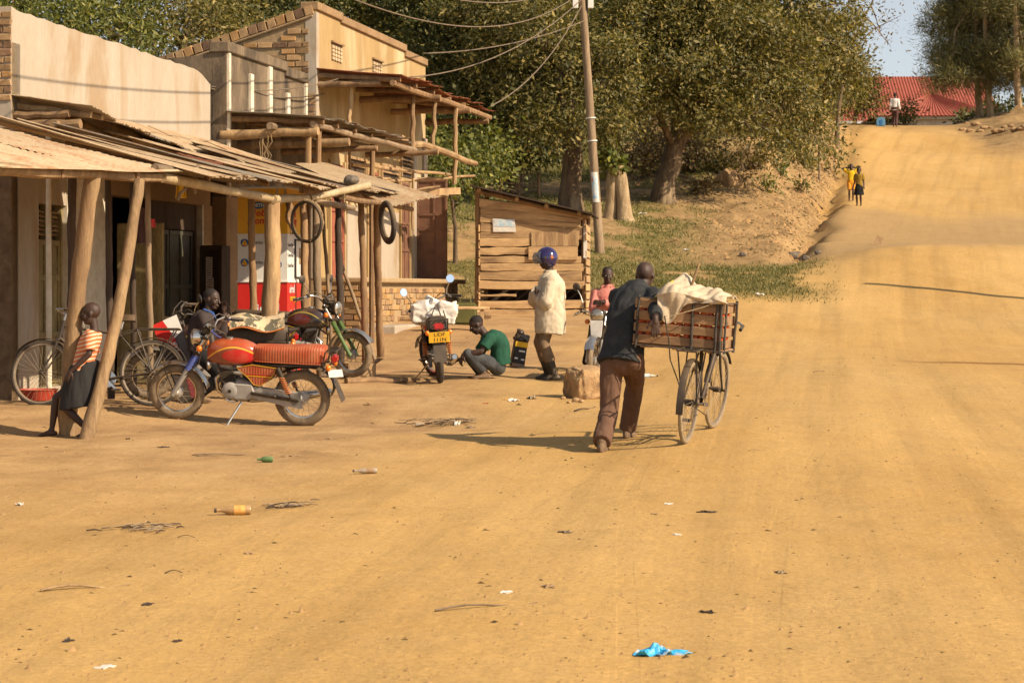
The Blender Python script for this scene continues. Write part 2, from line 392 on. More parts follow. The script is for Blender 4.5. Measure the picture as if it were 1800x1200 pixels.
def ground_material():
    M_, N, L, B = newmat('sandy_earth')
    tc = N.new('ShaderNodeTexCoord'); co = tc.outputs['Object']
    at = nd(N, 'ShaderNodeAttribute', attribute_name='zone'); sp = N.new('ShaderNodeSeparateColor'); L.new(at.outputs['Color'], sp.inputs[0])
    # road: pale orange laterite, brushed along the wheel tracks
    n1 = tnoise(N, L, co, .35, 6, .6, (1, .35, 1)); n2 = tnoise(N, L, co, 2.2, 6, .65); n3 = tnoise(N, L, co, 30, 4, .7)
    road = ramp(N, L, n1, [(.34, (.445, .262, .084)), (.5, (.485, .298, .104)), (.66, (.51, .325, .124))])
    # broad wheel ruts that follow the bend of the road
    sv = N.new('ShaderNodeSeparateXYZ'); L.new(co, sv.inputs[0]); yy = mth(N, L, 'ADD', sv.outputs[1], -10.); cv_ = N.new('ShaderNodeCombineXYZ')
    rdx = mth(N, L, 'SUBTRACT', mth(N, L, 'SUBTRACT', sv.outputs[0], mth(N, L, 'MULTIPLY', yy, .13)), mth(N, L, 'MULTIPLY', mth(N, L, 'MULTIPLY', yy, yy), .0009))
    L.new(rdx, cv_.inputs[0]); L.new(mth(N, L, 'MULTIPLY', yy, .035), cv_.inputs[1]); rut = tnoise(N, L, cv_.outputs[0], 2.4, 4, .55)
    road = mixc(N, L, 1.0, road, ramp(N, L, rut, [(.34, .86), (.48, 1.0), (.64, 1.06)]), 'MULTIPLY')
    road = mixc(N, L, ramp(N, L, n2, [(.35, 0), (.75, .5)]), road, (.47, .30, .12))
    # yard: greyer beaten earth with dark oil and charcoal stains
    yard = ramp(N, L, tnoise(N, L, co, 1.1, 6, .65), [(.33, (.29, .175, .085)), (.52, (.40, .252, .118)), (.7, (.47, .31, .152))])
    st = ramp(N, L, tnoise(N, L, co, .8, 6, .7, None, .6), [(.60, 0), (.72, .75)])
    yard = mixc(N, L, st, yard, (.17, .10, .052))
    bank = ramp(N, L, tnoise(N, L, co, 1.4, 6, .7), [(.33, (.19, .118, .052)), (.52, (.32, .205, .092)), (.7, (.42, .275, .13))])
    bank = mixc(N, L, ramp(N, L, tnoise(N, L, co, 9, 5, .7), [(.55, 0), (.68, .6)]), bank, (.20, .13, .06))
    grs = ramp(N, L, tnoise(N, L, co, 3.0, 6, .7), [(.33, (.09, .085, .024)), (.52, (.17, .135, .042)), (.7, (.28, .205, .08))])
    col = mixc(N, L, sp.outputs[1], road, yard); col = mixc(N, L, mth(N, L, 'MULTIPLY', at.outputs['Alpha'], .9), col, (.375, .245, .112)); col = mixc(N, L, sp.outputs[2], col, bank); col = mixc(N, L, sp.outputs[0], col, grs)
    # uneven tone at several sizes, then fine grit
    col = mixc(N, L, 1.0, col, ramp(N, L, tnoise(N, L, co, 1.3, 6, .7, (1, .6, 1), .4), [(.32, .92), (.5, 1.0), (.68, 1.04)]), 'MULTIPLY')
    col = mixc(N, L, 1.0, col, ramp(N, L, tnoise(N, L, co, 7.5, 5, .75, (1, .7, 1)), [(.33, .92), (.5, 1.0), (.7, 1.04)]), 'MULTIPLY')
    col = mixc(N, L, 1.0, col, ramp(N, L, n3, [(.28, .80), (.72, 1.14)]), 'MULTIPLY')
    vo = nd(N, 'ShaderNodeTexVoronoi', Scale=38.0); L.new(co, vo.inputs['Vector'])
    spk = ramp(N, L, vo.outputs['Distance'], [(.05, 1), (.11, 0)])
    msk = ramp(N, L, tnoise(N, L, co, 5, 3, .6), [(.55, 0), (.62, .55)])
    col = mixc(N, L, mth(N, L, 'MULTIPLY', spk, msk), col, (.16, .095, .045))
    # a spill of water drying in a dark streak across the road
    sa, sb = GP(1560, 634), GP(1800, 641); sl = (sb.y - sa.y) / (sb.x - sa.x); sw_ = N.new('ShaderNodeSeparateXYZ'); L.new(co, sw_.inputs[0])
    wob_ = mth(N, L, 'MULTIPLY', mth(N, L, 'ADD', tnoise(N, L, co, 2.5, 4, .7), -.5), .35)
    ds_ = mth(N, L, 'ABSOLUTE', mth(N, L, 'ADD', mth(N, L, 'SUBTRACT', sw_.outputs[1], mth(N, L, 'MULTIPLY', mth(N, L, 'ADD', sw_.outputs[0], -sa.x), sl)), mth(N, L, 'ADD', wob_, -sa.y)))
    stn = mth(N, L, 'MULTIPLY', ramp(N, L, ds_, [(.16, 1), (.42, 0)]), ramp(N, L, mth(N, L, 'MULTIPLY', mth(N, L, 'ADD', sw_.outputs[0], -sa.x), .5), [(.0, 0), (.45, .9)]))
    col = mixc(N, L, stn, col, (.22, .105, .035))
    L.new(col, B.inputs['Base Color']); B.inputs['Roughness'].default_value = .95; B.inputs['Specular IOR Level'].default_value = .15
    b1 = bumpn(N, L, tnoise(N, L, co, 3.5, 6, .65, (1, .5, 1)), .22, .05, None)
    # faint tyre tracks: narrow bands of tread along slow curves
    sx = N.new('ShaderNodeSeparateXYZ'); L.new(co, sx.inputs[0]); x_, y_ = sx.outputs[0], sx.outputs[1]; trk = None
    for a0, b0, f0, p0, w0 in ((-1.2, .10, .35, .0, .045), (.6, .16, .22, 1.0, .05), (1.6, .22, .18, 2.0, .07), (2.9, .20, .2, .5, .07), (-2.0, -.05, .3, 2.2, .04), (-.3, .13, .25, 3.0, .045)):
        c_ = mth(N, L, 'ADD', mth(N, L, 'MULTIPLY', mth(N, L, 'SINE', mth(N, L, 'ADD', mth(N, L, 'MULTIPLY', y_, f0), p0)), .5), mth(N, L, 'ADD', mth(N, L, 'MULTIPLY', mth(N, L, 'ADD', y_, -10.), b0), a0))
        d_ = mth(N, L, 'ABSOLUTE', mth(N, L, 'SUBTRACT', x_, c_)); band = ramp(N, L, mth(N, L, 'DIVIDE', d_, w0 * 2), [(.42, 1), (.5, 0)])
        tr = mth(N, L, 'MULTIPLY', band, mth(N, L, 'ADD', mth(N, L, 'MULTIPLY', mth(N, L, 'SINE', mth(N, L, 'ADD', mth(N, L, 'MULTIPLY', y_, 95.), mth(N, L, 'MULTIPLY', d_, 60.))), .5), .9)); trk = tr if trk is None else mth(N, L, 'MAXIMUM', trk, tr)
    trk = mth(N, L, 'MULTIPLY', trk, ramp(N, L, tnoise(N, L, co, .9, 4, .6), [(.42, 0), (.6, 1)]))
    b1 = bumpn(N, L, mth(N, L, 'MULTIPLY', trk, -1.0), .16, .012, None, b1)
    b1 = bumpn(N, L, rut, .25, .06, None, b1)
    b2 = bumpn(N, L, tnoise(N, L, co, 26, 6, .7), .38, .014, None, b1)
    bumpn(N, L, n3, .35, .006, B, b2)
    return M_
gm_ = ground_material(); me.materials.append(gm_)
ground_ob = bpy.data.objects.new('ground', me); COL.objects.link(ground_ob); ground_ob['kind'] = 'structure'

# ------------------------------------------------------------------ building materials
mat('plaster_cream', (.42, .362, .285), .9, c2=(.375, .31, .232), s=2.2, st=(1, 1, .3), bump=.12, bs=25, fine=.10, c3=(.33, .24, .15), s3=1.3, spec=.2)
mat('plaster_ochre', (.42, .295, .14), .9, c2=(.33, .225, .10), s=2.0, st=(1, 1, .28), bump=.12, bs=22, fine=.10, c3=(.52, .41, .24), s3=.7, spec=.2)
mat('plaster_grey', (.23, .17, .11), .95, c2=(.085, .065, .045), s=2.6, st=(1, 1, .35), bump=.6, bs=30, c3=(.06, .047, .035), s3=1.6, spec=.2)
mat('plaster_brown', (.34, .225, .12), .92, c2=(.25, .16, .085), s=2., bump=.3, bs=25, spec=.2)
mat('mud_plaster', (.25, .165, .095), .95, c2=(.13, .085, .05), s=6, bump=1., bs=14, bd=.03, spec=.2)
mat('white_paint', (.72, .66, .54), .8, c2=(.55, .47, .34), s=6, bump=.2, fine=.15, spec=.3)
mat('mortar', (.42, .30, .165), .95, c2=(.31, .215, .12), s=9, bump=.6, bs=40, spec=.15)
mat('brick', (.42, .275, .14), .92, c2=(.33, .205, .10), s=7, bump=.5, bs=45, orand=.22, c3=(.28, .17, .10), s3=5, spec=.15)
mat('brick_dark', (.33, .205, .115), .92, c2=(.18, .105, .065), s=7, bump=.5, bs=45, orand=.3, spec=.15)
mat('brick_orange', (.47, .28, .12), .92, c2=(.39, .22, .09), s=7, bump=.5, bs=45, orand=.2, spec=.15)
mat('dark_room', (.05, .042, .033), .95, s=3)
mat('door_olive', (.30, .235, .095), .7, c2=(.13, .105, .05), s=5, st=(1, 1, .25), bump=.3, bs=30, fine=.4, dust=.3)
mat('door_green', (.055, .075, .055), .55, c2=(.03, .038, .03), s=5, bump=.2, bs=30, dust=.35)
mat('door_red', (.33, .085, .05), .6, c2=(.24, .065, .04), s=5, bump=.15, bs=30, dust=.35)
mat('door_brown', (.19, .088, .055), .6, c2=(.135, .062, .042), s=4, bump=.15, bs=30, dust=.35)
mat('wood_pale', (.46, .31, .155), .85, c2=(.24, .15, .075), s=7, st=(1, 1, .13), bump=.9, bs=30, orand=.16, c3=(.24, .14, .07), s3=4)
mat('wood_bark', (.34, .21, .10), .9, c2=(.18, .105, .055), s=9, st=(1, 1, .16), bump=.7, bs=30, orand=.18)
mat('wood_grey', (.30, .215, .13), .9, c2=(.17, .115, .07), s=8, st=(1, 1, .14), bump=.6, bs=30, orand=.22)
mat('wood_dark', (.085, .055, .035), .85, c2=(.045, .03, .02), s=8, st=(1, 1, .14), bump=.5, bs=30, orand=.2)
mat('plank', (.58, .385, .19), .85, c2=(.38, .235, .11), s=5, st=(.16, 1, 1), bump=.6, bs=22, orand=.22, c3=(.24, .145, .075), s3=3, hi=.62)
mat('tin_dusty', (.46, .345, .215), .85, 0, c2=(.37, .265, .16), s=2.5, bump=.2, bs=30, c3=(.33, .18, .09), s3=2.2, orand=.12, spec=.3)
mat('tin_rust', (.30, .115, .055), .85, .1, c2=(.20, .07, .035), s=3, bump=.25, bs=30, orand=.12, spec=.3)
mat('tin_grey', (.33, .29, .23), .6, .5, c2=(.24, .19, .135), s=3, bump=.2, bs=30, c3=(.27, .16, .09), s3=2, orand=.12)
mat('bamboo', (.47, .37, .22), .6, c2=(.33, .24, .13), s=6, st=(1, 1, .2), bump=.2, bs=30, orand=.1)
mat('rope', (.33, .23, .12), .9, s=30)
mat('paper', (.72, .69, .62), .8, c2=(.6, .56, .5), s=8)
mat('steel_dark', (.05, .048, .045), .5, .6, s=9, dust=.25)
mat('rubber', (.028, .026, .025), .75, c2=(.02, .019, .018), s=14, bump=.2, bs=60, dust=.55)
MT = MATS

FANG = -math.atan(750 / F)                   # the facades run a little to the right as they recede
def building(name, label, px, Y, z=0., cat='building'):
    return thing(name, label, cat, ((px - 900) / F * Y, Y, z), FANG)
def log(mb, a, b, r0, r1=None, wob=.012, n=8, seg=6):
    a, b = Vector(a), Vector(b); r1 = r0 if r1 is None else r1; pts = []; rs = []
    for i in range(seg + 1):
        t = i / seg; p = a.lerp(b, t)
        if 0 < i < seg: p = p + Vector((ru(-1, 1), ru(-1, 1), ru(-1, 1))) * wob
        pts.append(p); rs.append((r0 + (r1 - r0) * t) * ru(.94, 1.06))
    return mb.tube(pts, rs, n, rough=.05)
def corr(mb, p00, p10, p01, p11, pitch=.076, amp=.011, sag=0., nv=4, th=.0025, rag=0., spl=6):
    # corrugated sheet: u runs across the corrugations (p00 -> p10), v along them (p00 -> p01)
    p00, p10, p01, p11 = map(Vector, (p00, p10, p01, p11)); Wd = (p10 - p00).length; nc = max(2, int(Wd / pitch)); nu = nc * spl
    k = (p10 - p00).cross(p01 - p00).normalized(); k = k if k.z > 0 else -k
    jit = [ru(-rag, rag) for _ in range(nu + 1)]; dent = ru(0, 9)
    def fn(u, v):
        i = int(round(u * nu)); e = 1 + (jit[i] if v > .99 else 0)
        p = (p00.lerp(p10, u)).lerp(p01.lerp(p11, u), v * e)
        return p + k * (amp * math.sin(2 * math.pi * u * nc) - sag * 4 * u * (1 - u) * (.4 + .6 * v) + .012 * math.sin(u * 5 + dent) * math.sin(v * 4 + dent))
    return mb.shell(fn, nu, nv, th)
def vprism(mb, pts, z0, z1):
    return mb.prism(pts, z0, z1, lambda u, v, t: (u, v, t))
def panel(mb, o0, o1, poly):                 # upright slab in the facade plane: poly of (along, z)
    return mb.prism(poly, o0, o1, lambda u, v, t: (t, u, v))
def rect(a0, a1, z0, z1): return [(a0, z0), (a1, z0), (a1, z1), (a0, z1)]

BRK = {}
def brick_mesh(k, L, H, D):
    key = (k, L, H, D)
    if key not in BRK:
        v = [];
        mb = MB(); mb.box((0, 0, 0), (L, D, H)); me = mb.mesh('brick', False, .006)
        rr = random.Random(k)
        for p in me.vertices: p.co += Vector((rr.uniform(-1, 1), rr.uniform(-1, 1), rr.uniform(-1, 1))) * .006
        me.materials.append(MATS[('brick', 'brick_dark', 'brick', 'brick_orange', 'brick')[k % 5]]); BRK[key] = me
    return BRK[key]
def lay_bricks(parent, x0, x1, z0, z1, topfn, origin, ax, nrm, L=.225, H=.072, gap=.016, D=.05, proud=.0, keep=1.0, limit=300, seed=1):
    # real bricks over the mortar face; ax = run direction, nrm = outward
    rr = random.Random(seed); n = 0; z = z0; row = 0; ax = Vector(ax); nrm = Vector(nrm); R = Matrix((ax, -nrm, Vector((0, 0, 1)))).transposed()
    e = R.to_euler()
    while z + H < z1:
        x = x0 - (L / 2 if row % 2 else 0) * 1.0 - rr.uniform(0, .03)
        while x < x1:
            l = L * rr.uniform(.93, 1.04); a, b = max(x, x0), min(x + l, x1); c = (a + b) / 2; w = b - a
            if w > .06 and z + H < topfn(c) - .01 and rr.random() < keep and n < limit:
                o = mkobj('brick', brick_mesh(rr.randrange(10), L, H, D), None, parent,
                          Vector(origin) + ax * c + Vector((0, 0, z + H / 2 + rr.uniform(-.004, .004))) + nrm * (proud + rr.uniform(-.006, .006) - D / 2 + .008))
                o.rotation_euler = (e.x, e.y + rr.uniform(-.012, .012), e.z); o.scale = (w / L, 1, 1); n += 1
            x += l + gap
        z += H + gap; row += 1
    return n

# ------------------------------------------------------------------ shop nearest the camera: cream plaster, brick gable
B1 = building('shop_building', 'cream plastered shop with brick gable edge and dark open shopfront, nearest on the left', 20, 23.3)
LB1 = 6.51
mb = MB()
top = [(0, 4.82)] + [(a_, 4.80 - .012 * a_ + ru(-.02, .012)) for a_ in np.linspace(.15, 6.0, 34)] + [(6.15, 4.68), (LB1, 4.56)]
panel(mb, -.24, 0, [(0, 3.1), (LB1, 3.1)] + top[::-1]); mb.build('parapet', MT['plaster_cream'], B1)
mb = MB(); panel(mb, -.24, .0, rect(0, .70, 0, 3.1)); mb.build('wall_pier', MT['mud_plaster'], B1)
mb = MB(); panel(mb, -.24, .012, rect(.16, .70, .0, 3.09)); mb.build('wall_pier', MT['plaster_cream'], B1)
mb = MB(); panel(mb, -.24, -.004, rect(.70, 1.52, 2.55, 3.1)); mb.build('lintel', MT['plaster_cream'], B1); mb = MB(); panel(mb, -.24, -.004, rect(.70, 1.52, 0, .32)); mb.build('threshold', MT['plaster_cream'], B1)
mb = MB(); panel(mb, -.24, .004, rect(1.52, 2.78, 0, 3.1)); mb.build('wall', MT['white_paint'], B1)
mb = MB(); panel(mb, -.24, 0, rect(2.78, LB1, 2.75, 3.1)); mb.build('lintel', MT['plaster_brown'], B1)
mb = MB(); panel(mb, -.26, .03, rect(6.12, LB1, 0, 2.75)); mb.build('wall_pier', MT['plaster_brown'], B1)
mb = MB(); panel(mb, -.2, .034, rect(6.10, 6.14, 0, 2.75)); mb.build('corner_strip', MT['white_paint'], B1)
mb = MB()                                    # the room behind: floor, back and side walls, ceiling
mb.box((-3.0, 3.25, .12), (6, 6.4, .24)); mb.build('floor_slab', MT['mud_plaster'], B1)
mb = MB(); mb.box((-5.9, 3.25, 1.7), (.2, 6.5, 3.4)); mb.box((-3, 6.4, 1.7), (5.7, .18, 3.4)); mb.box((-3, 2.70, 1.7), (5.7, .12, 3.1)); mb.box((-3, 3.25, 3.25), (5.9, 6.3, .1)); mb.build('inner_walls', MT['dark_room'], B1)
mb = MB(); corr(mb, (-.3, .1, 4.4), (-.3, LB1 - .1, 4.4), (-6, .1, 3.7), (-6, LB1 - .1, 3.7)); mb.build('roof', MT['tin_grey'], B1)
mb = MB(); mb.box((-3.0, .12, 2.2), (6, .22, 4.4)); mb.prism([(-6, 4.38), (-.01, 4.38), (-.01, 4.78), (-6, 4.6)], .01, .23, lambda u, v, t: (u, t, v)); mb.build('gable_wall', MT['mortar'], B1)
lay_bricks(B1, 0, 1.0, 3.72, 4.86, lambda x: 4.80, (0, .0, 0), (-1, 0, 0), (0, -1, 0), proud=.012, limit=70, seed=3)
# olive two-leaf door with louvres
D = mkobj('door', None, None, B1)
mb = MB(); panel(mb, -.16, -.10, rect(.74, 1.09, .32, 2.12)); mb.build('door_leaf', MT['door_olive'], D, bevel=.004)
mb = MB(); panel(mb, -.16, -.10, rect(1.11, 1.48, .32, 2.12)); mb.build('door_leaf', MT['door_olive'], D, bevel=.004)
mb = MB()
for a0, a1 in ((.745, 1.085), (1.115, 1.475)):
    for z0, z1 in ((.36, .42), (.92, .99), (1.62, 1.69), (2.05, 2.115)): panel(mb, -.11, -.075, rect(a0, a1, z0, z1))
    for a in (a0 + .02, a1 - .03): panel(mb, -.11, -.078, rect(a, a + .045, .36, 2.11))
mb.build('rails', MT['door_olive'], D, bevel=.003)
for i in range(6):
    for a0 in (.76, 1.13):
        mb = MB(); mb.box((-.11, a0 + .165, 2.19 + i * .055), (.05, .32, .012), Matrix.Rotation(.6, 3, 'Y')); mb.build('slat', MT['wood_pale'], D)
mb = MB(); mb.box((-.11, 1.10, 2.335), (.08, .05, .43)); mb.box((-.11, .72, 1.44), (.1, .05, 2.22)); mb.box((-.11, 1.50, 1.44), (.1, .045, 2.22)); mb.build('frame', MT['door_olive'], D)
mb = MB(); mb.box((-.055, 1.13, 1.28), (.02, .045, .06)); mb.tube([(-.055, 1.115, 1.31), (-.055, 1.118, 1.35), (-.055, 1.142, 1.35), (-.055, 1.145, 1.31)], .005, 6)
mb.build('padlock', mat('brass', (.55, .3, .1), .35, .8, s=20), D, bevel=.003)
# green steel double door, closed, with panels
D2 = mkobj('door', None, None, B1); D2['label'] = 'dark green steel double door'
for a0, a1 in ((4.20, 5.10), (5.12, 6.02)):
    mb = MB(); panel(mb, -.15, -.11, rect(a0, a1, .26, 2.36)); mb.build('door_leaf', MT['door_green'], D2, bevel=.003)
    mb = MB()
    for z0, z1 in ((.27, .33), (.95, 1.02), (1.52, 1.58), (2.29, 2.355)): panel(mb, -.12, -.085, rect(a0 + .01, a1 - .01, z0, z1))
    for a in (a0 + .01, (a0 + a1) / 2 - .025, a1 - .06): panel(mb, -.12, -.088, rect(a, a + .05, .28, 2.35))
    mb.build('rails', MT['door_green'], D2, bevel=.003)
mb = MB(); panel(mb, -.2, -.06, rect(4.1, 4.19, .24, 2.75)); panel(mb, -.2, -.06, rect(6.03, 6.1, .24, 2.75)); panel(mb, -.2, -.062, rect(4.19, 6.03, 2.37, 2.75)); mb.build('frame', MT['wood_dark'], D2)
# brown door leaf standing open into the street
D3 = mkobj('door', None, None, B1); D3['label'] = 'brown panelled door leaf standing open'
mb = MB(); mb.box((.36, 3.0, 1.33), (.64, .045, 2.1)); mb.build('door_leaf', MT['door_olive'], D3, bevel=.004)
mb = MB()
for z in (.33, .95, 1.5, 2.32): mb.box((.36, 2.972, z), (.6, .02, .08))
for x in (.08, .64): mb.box((.36 + (x - .36), 2.970, 1.33), (.075, .02, 2.04))
mb.build('rails', MT['door_olive'], D3, bevel=.003)
mb = MB(); panel(mb, -.2, .02, rect(2.79, 2.87, .24, 2.75)); panel(mb, -.2, .02, rect(3.98, 4.08, .24, 2.75)); mb.build('door_frame', MT['wood_dark'], B1)
mb = MB(); panel(mb, -1.6, -1.5, rect(3.0, 3.9, .9, 1.0)); mb.box((-1.55, 3.5, .58), (.5, .8, .68)); mb.build('counter', MT['wood_dark'], B1, bevel=.01)
# the sagging tin awning on round poles
AW = mkobj('awning', None, None, B1)
for i in range(8):
    a0 = .0 + i * .82; a1 = a0 + .86
    zf = lambda a: 3.62 - .30 * (1 - math.exp(-(max(a - .2, 0) / 1.5))) + .02 * math.sin(a * 5)
    mb = MB(); dz = ru(-.02, .03)
    corr(mb, (.0, a0, 3.77 - .04 * i / 8), (.0, a1, 3.765 - .04 * i / 8), (.98 + ru(-.05, .08), a0, zf(a0) + dz), (.98 + ru(-.05, .08), a1, zf(a1) + dz), rag=.015)
    mb.build('tin_sheet', MT['tin_dusty' if i != 2 else 'tin_grey'], AW)
for a in (.18, .62, 1.5, 2.9, 4.6, 6.1):
    mb = MB(); log(mb, (-.1, a, 3.69), (.9, a + ru(-.06, .06), 3.55 if a < 1 else 3.3), .045, .04); mb.build('rafter', MT['wood_pale'], AW, True)
mb = MB(); log(mb, (.58, -.12, 3.42), (.62, 6.3, 3.2), .06, .05, .02); mb.build('purlin', MT['wood_bark'], AW, True)
mb = MB(); log(mb, (-.1, .06, 3.40), (.86, .02, 3.43), .07, .06); mb.build('beam', MT['wood_bark'], AW, True)
mb = MB(); log(mb, (-.1, .10, 3.54), (.7, .06, 3.56), .05, .045); mb.build('beam', MT['wood_bark'], AW, True)
mb = MB(); log(mb, (.42, .12, .2), (.42, .1, 3.38), .035, .035, .004); mb.build('post', MT['white_paint'], AW, True)
# wooden notice cabinet beside the green door
CB = thing('notice_cabinet', 'dark wooden cabinet with pinned paper notices beside the green doors', 'cabinet', B1.matrix_basis @ Vector((.02, 6.2, .25)) if False else (0, 0, 0))
CB.location = Matrix.Translation(B1.location) @ Matrix.Rotation(FANG, 4, 'Z') @ Vector((.30, 5.75, .25)); CB.rotation_euler = (0, 0, FANG)
mb = MB(); mb.box((0, .17, .95), (.34, .34, 1.9)); mb.build('carcass', MT['wood_dark'], CB, bevel=.01)
mb = MB()
for x in (-.145, .145): mb.box((x, -.01, .95), (.05, .03, 1.86))
for z in (.04, .8, 1.86): mb.box((0, -.012, z), (.25, .028, .06))
mb.build('door_frame', MT['wood_dark'], CB, bevel=.004)
for x, z, w, h in ((-.03, 1.58, .10, .30), (-.02, 1.32, .12, .22), (-.02, 1.16, .13, .12)):
    mb = MB(); mb.box((x, -.004, z), (w, .003, h)); o = mb.build('paper', MT['paper'], CB)
    for k in range(int(h / .035)):
        mb = MB(); mb.box((x + ru(-.008, .008), -.0065, z + h / 2 - .03 - k * .033), (w * .7, .002, .007)); mb.build('print_line', MT['steel_dark'], o)

# ------------------------------------------------------------------ grey shop in the middle
B2 = building('shop_building', 'weathered grey rendered shop with white pilaster strips, between cream and brick shops', 398, 29.8); LB2 = 3.80
mb = MB(); panel(mb, -.22, 0, [(0, 2.9), (LB2, 2.9), (LB2, 4.98), (2.75, 4.98), (2.75, 5.06), (0, 5.06)]); mb.build('wall', MT['plaster_grey'], B2)
mb = MB(); mb.prism([(0, 0), (0, 5.06), (-.5, 5.02), (-1.2, 4.96), (-6, 4.8), (-6, 0)], 0, .2, lambda u, v, t: (u - .01, t + .003, v)); mb.build('gable_wall', MT['plaster_grey'], B2)
mb = MB(); panel(mb, -.26, .05, rect(-.04, 2.75, 5.06, 5.22)); mb.build('coping', MT['plaster_grey'], B2, bevel=.015)
mb = MB(); panel(mb, -.26, .052, rect(2.7, LB2 + .02, 4.98, 5.14)); mb.build('coping', MT['plaster_grey'], B2, bevel=.015)
for a, w, z0, z1 in ((.02, .07, 2.9, 5.05), (.98, .13, 4.1, 4.84), (1.86, .14, 4.1, 5.05), (2.75, .13, 4.1, 4.72), (3.72, .08, 4.1, 4.97)):
    mb = MB(); panel(mb, -.02, .045, rect(a, a + w, z0, z1)); mb.build('pilaster_strip', MT['white_paint'], B2, bevel=.006)
mb = MB(); panel(mb, -.22, .0, rect(0, .9, 0, 2.9)); mb.build('wall_pier', MT['plaster_brown'], B2); mb = MB(); panel(mb, -.22, 0, rect(2.9, LB2, 0, 2.9)); mb.build('wall_pier', MT['plaster_brown'], B2); mb = MB(); panel(mb, -.22, -.003, rect(.9, 2.9, 2.5, 2.9)); mb.build('lintel', MT['plaster_brown'], B2)
mb = MB(); mb.box((-3, 1.9, .3), (5.9, 3.6, .6)); mb.build('floor_slab', MT['mud_plaster'], B2)
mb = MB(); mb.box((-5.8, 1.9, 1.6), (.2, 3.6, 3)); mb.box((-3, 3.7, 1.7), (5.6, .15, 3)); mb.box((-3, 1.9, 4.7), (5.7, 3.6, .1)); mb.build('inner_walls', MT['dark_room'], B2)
D = mkobj('door', None, None, B2); mb = MB(); panel(mb, -.14, -.1, rect(.92, 1.9, .6, 2.48)); panel(mb, -.14, -.1, rect(1.92, 2.88, .6, 2.48)); mb.build('door_leaf', MT['door_green'], D)
mb = MB()
for a0 in (.93, 1.93):
    for z in (.61, 1.2, 1.8, 2.4): panel(mb, -.11, -.08, rect(a0, a0 + .94, z, z + .07))
mb.build('rails', MT['door_green'], D)
def awning(B, L, zin, zout, o1, a0, a1, matn, beams, purl=True):
    AW = mkobj('awning', None, None, B); a = a0; i = 0
    while a < a1 - .2:
        b = min(a + .86, a1 + .05); mb = MB(); d = ru(-.02, .025)
        corr(mb, (0, a - .03, zin + ru(-.01, .01)), (0, b, zin), (o1 + ru(-.07, .07), a - .03, zout + d), (o1 + ru(-.05, .1), b, zout + d + ru(-.03, .03)), rag=.02, sag=ru(0, .03))
        mb.build('tin_sheet', MT[matn], AW); a = b - .03; i += 1
    for a, r in beams:
        mb = MB(); log(mb, (-.1, a, zin - .09), (o1 * .97, a + ru(-.05, .05), zout - .075), r, r * .85); mb.build('rafter', MT['wood_bark'], AW, True)
    return AW
AW2 = awning(B2, LB2, 4.17, 4.08, 1.52, -.05, 5.2, 'tin_grey', ((.12, .05), (.9, .045), (1.8, .05), (2.7, .045), (3.6, .045)))
for a, o0, o1, z, r in ((.05, -.1, 1.42, 3.83, .09), (.55, .0, 1.75, 3.70, .085), (2.6, 0, 1.6, 3.75, .06), (5.0, .7, 2.0, 3.85, .06)):
    mb = MB(); log(mb, (o0, a, z), (o1, a, z + .03), r * .85, r * .75, .015, 10); mb.build('beam', MT['wood_bark' if a > 1 else 'wood_pale'], AW2, True)
mb = MB(); log(mb, (.75, -.2, 3.93), (.8, 5.3, 3.96), .055); mb.build('purlin', MT['wood_grey'], AW2, True)
mb = MB(); log(mb, (1.35, .0, 3.96), (1.45, 5.5, 3.95), .05); mb.build('purlin', MT['wood_grey'], AW2, True)
for a, o, r in ((.35, 1.15, .055), (.46, 1.28, .045), (3.3, 1.3, .05)):
    mb = MB(); log(mb, (o, a, .35), (o + .02, a, 3.9), r, r * .85, .008); mb.build('post', MT['wood_bark'], AW2, True)
for k in range(7):                           # dry creeper caught on the beam
    mb = MB(); x = ru(.45, .7); mb.tube([(x, .0, 3.9), (x + ru(-.06, .06), -.05, 3.7), (x + ru(-.15, .15), -.06, 3.5), (x + ru(-.1, .1), -.05, 3.3)], .006, 5); mb.build('dry_vine', MT['rope'], AW2)

# ------------------------------------------------------------------ brick-gabled shop on its raised plinth
B3 = building('shop_building', 'tall ochre shop with exposed brick gable and red doors on a raised brick plinth', 555, 33.7); LB3 = 7.37
PZ = 1.72
mb = MB(); panel(mb, -.24, 0, [(0, PZ), (LB3, PZ), (LB3, 6.1), (5.75, 6.1), (5.75, 6.2), (1.45, 6.2), (1.45, 6.24), (0, 6.24)]); W3 = mb.build('wall', MT['plaster_ochre'], B3)
g3 = lambda x: 6.16 - .30 * max(x, 0)
mb = MB(); mb.prism([(0, 0), (0, 6.2), (-6.2, 4.35), (-6.2, 0)], 0, .22, lambda u, v, t: (u - .012, t + .004, v)); mb.build('gable_wall', MT['mortar'], B3)
mb = MB(); panel(mb, -.18, .015, rect(-.012, .14, 1.7, 6.2)); mb.build('corner_render', MT['plaster_cream'], B3)
lay_bricks(B3, .12, 3.35, 4.85, 6.2, lambda x: g3(x) - .08, (0, 0, 0), (-1, 0, 0), (0, -1, 0), L=.25, H=.085, gap=.025, proud=.014, keep=.88, limit=260, seed=11)
lay_bricks(B3, .0, .30, 3.2, 4.85, lambda x: 9, (0, 0, 0), (-1, 0, 0), (0, -1, 0), L=.25, H=.085, gap=.025, proud=.014, keep=.9, limit=40, seed=12)
x = .05; k = 0
while x < 3.6:                               # brick-on-edge coping down the gable
    o = mkobj('brick', brick_mesh(k % 10, .15, .16, .26), None, B3, (-x - .07, .09, g3(x) + .085)); o.rotation_euler = (0, -math.atan(.3) + ru(-.08, .08), ru(-.05, .05)); x += .165; k += 1
mb = MB(); mb.tube([(-.05, -.03, g3(0) - .02), (-3.6, -.03, g3(3.6) - .02)], .022, 6); mb.build('coping_strip', MT['mortar'], B3)
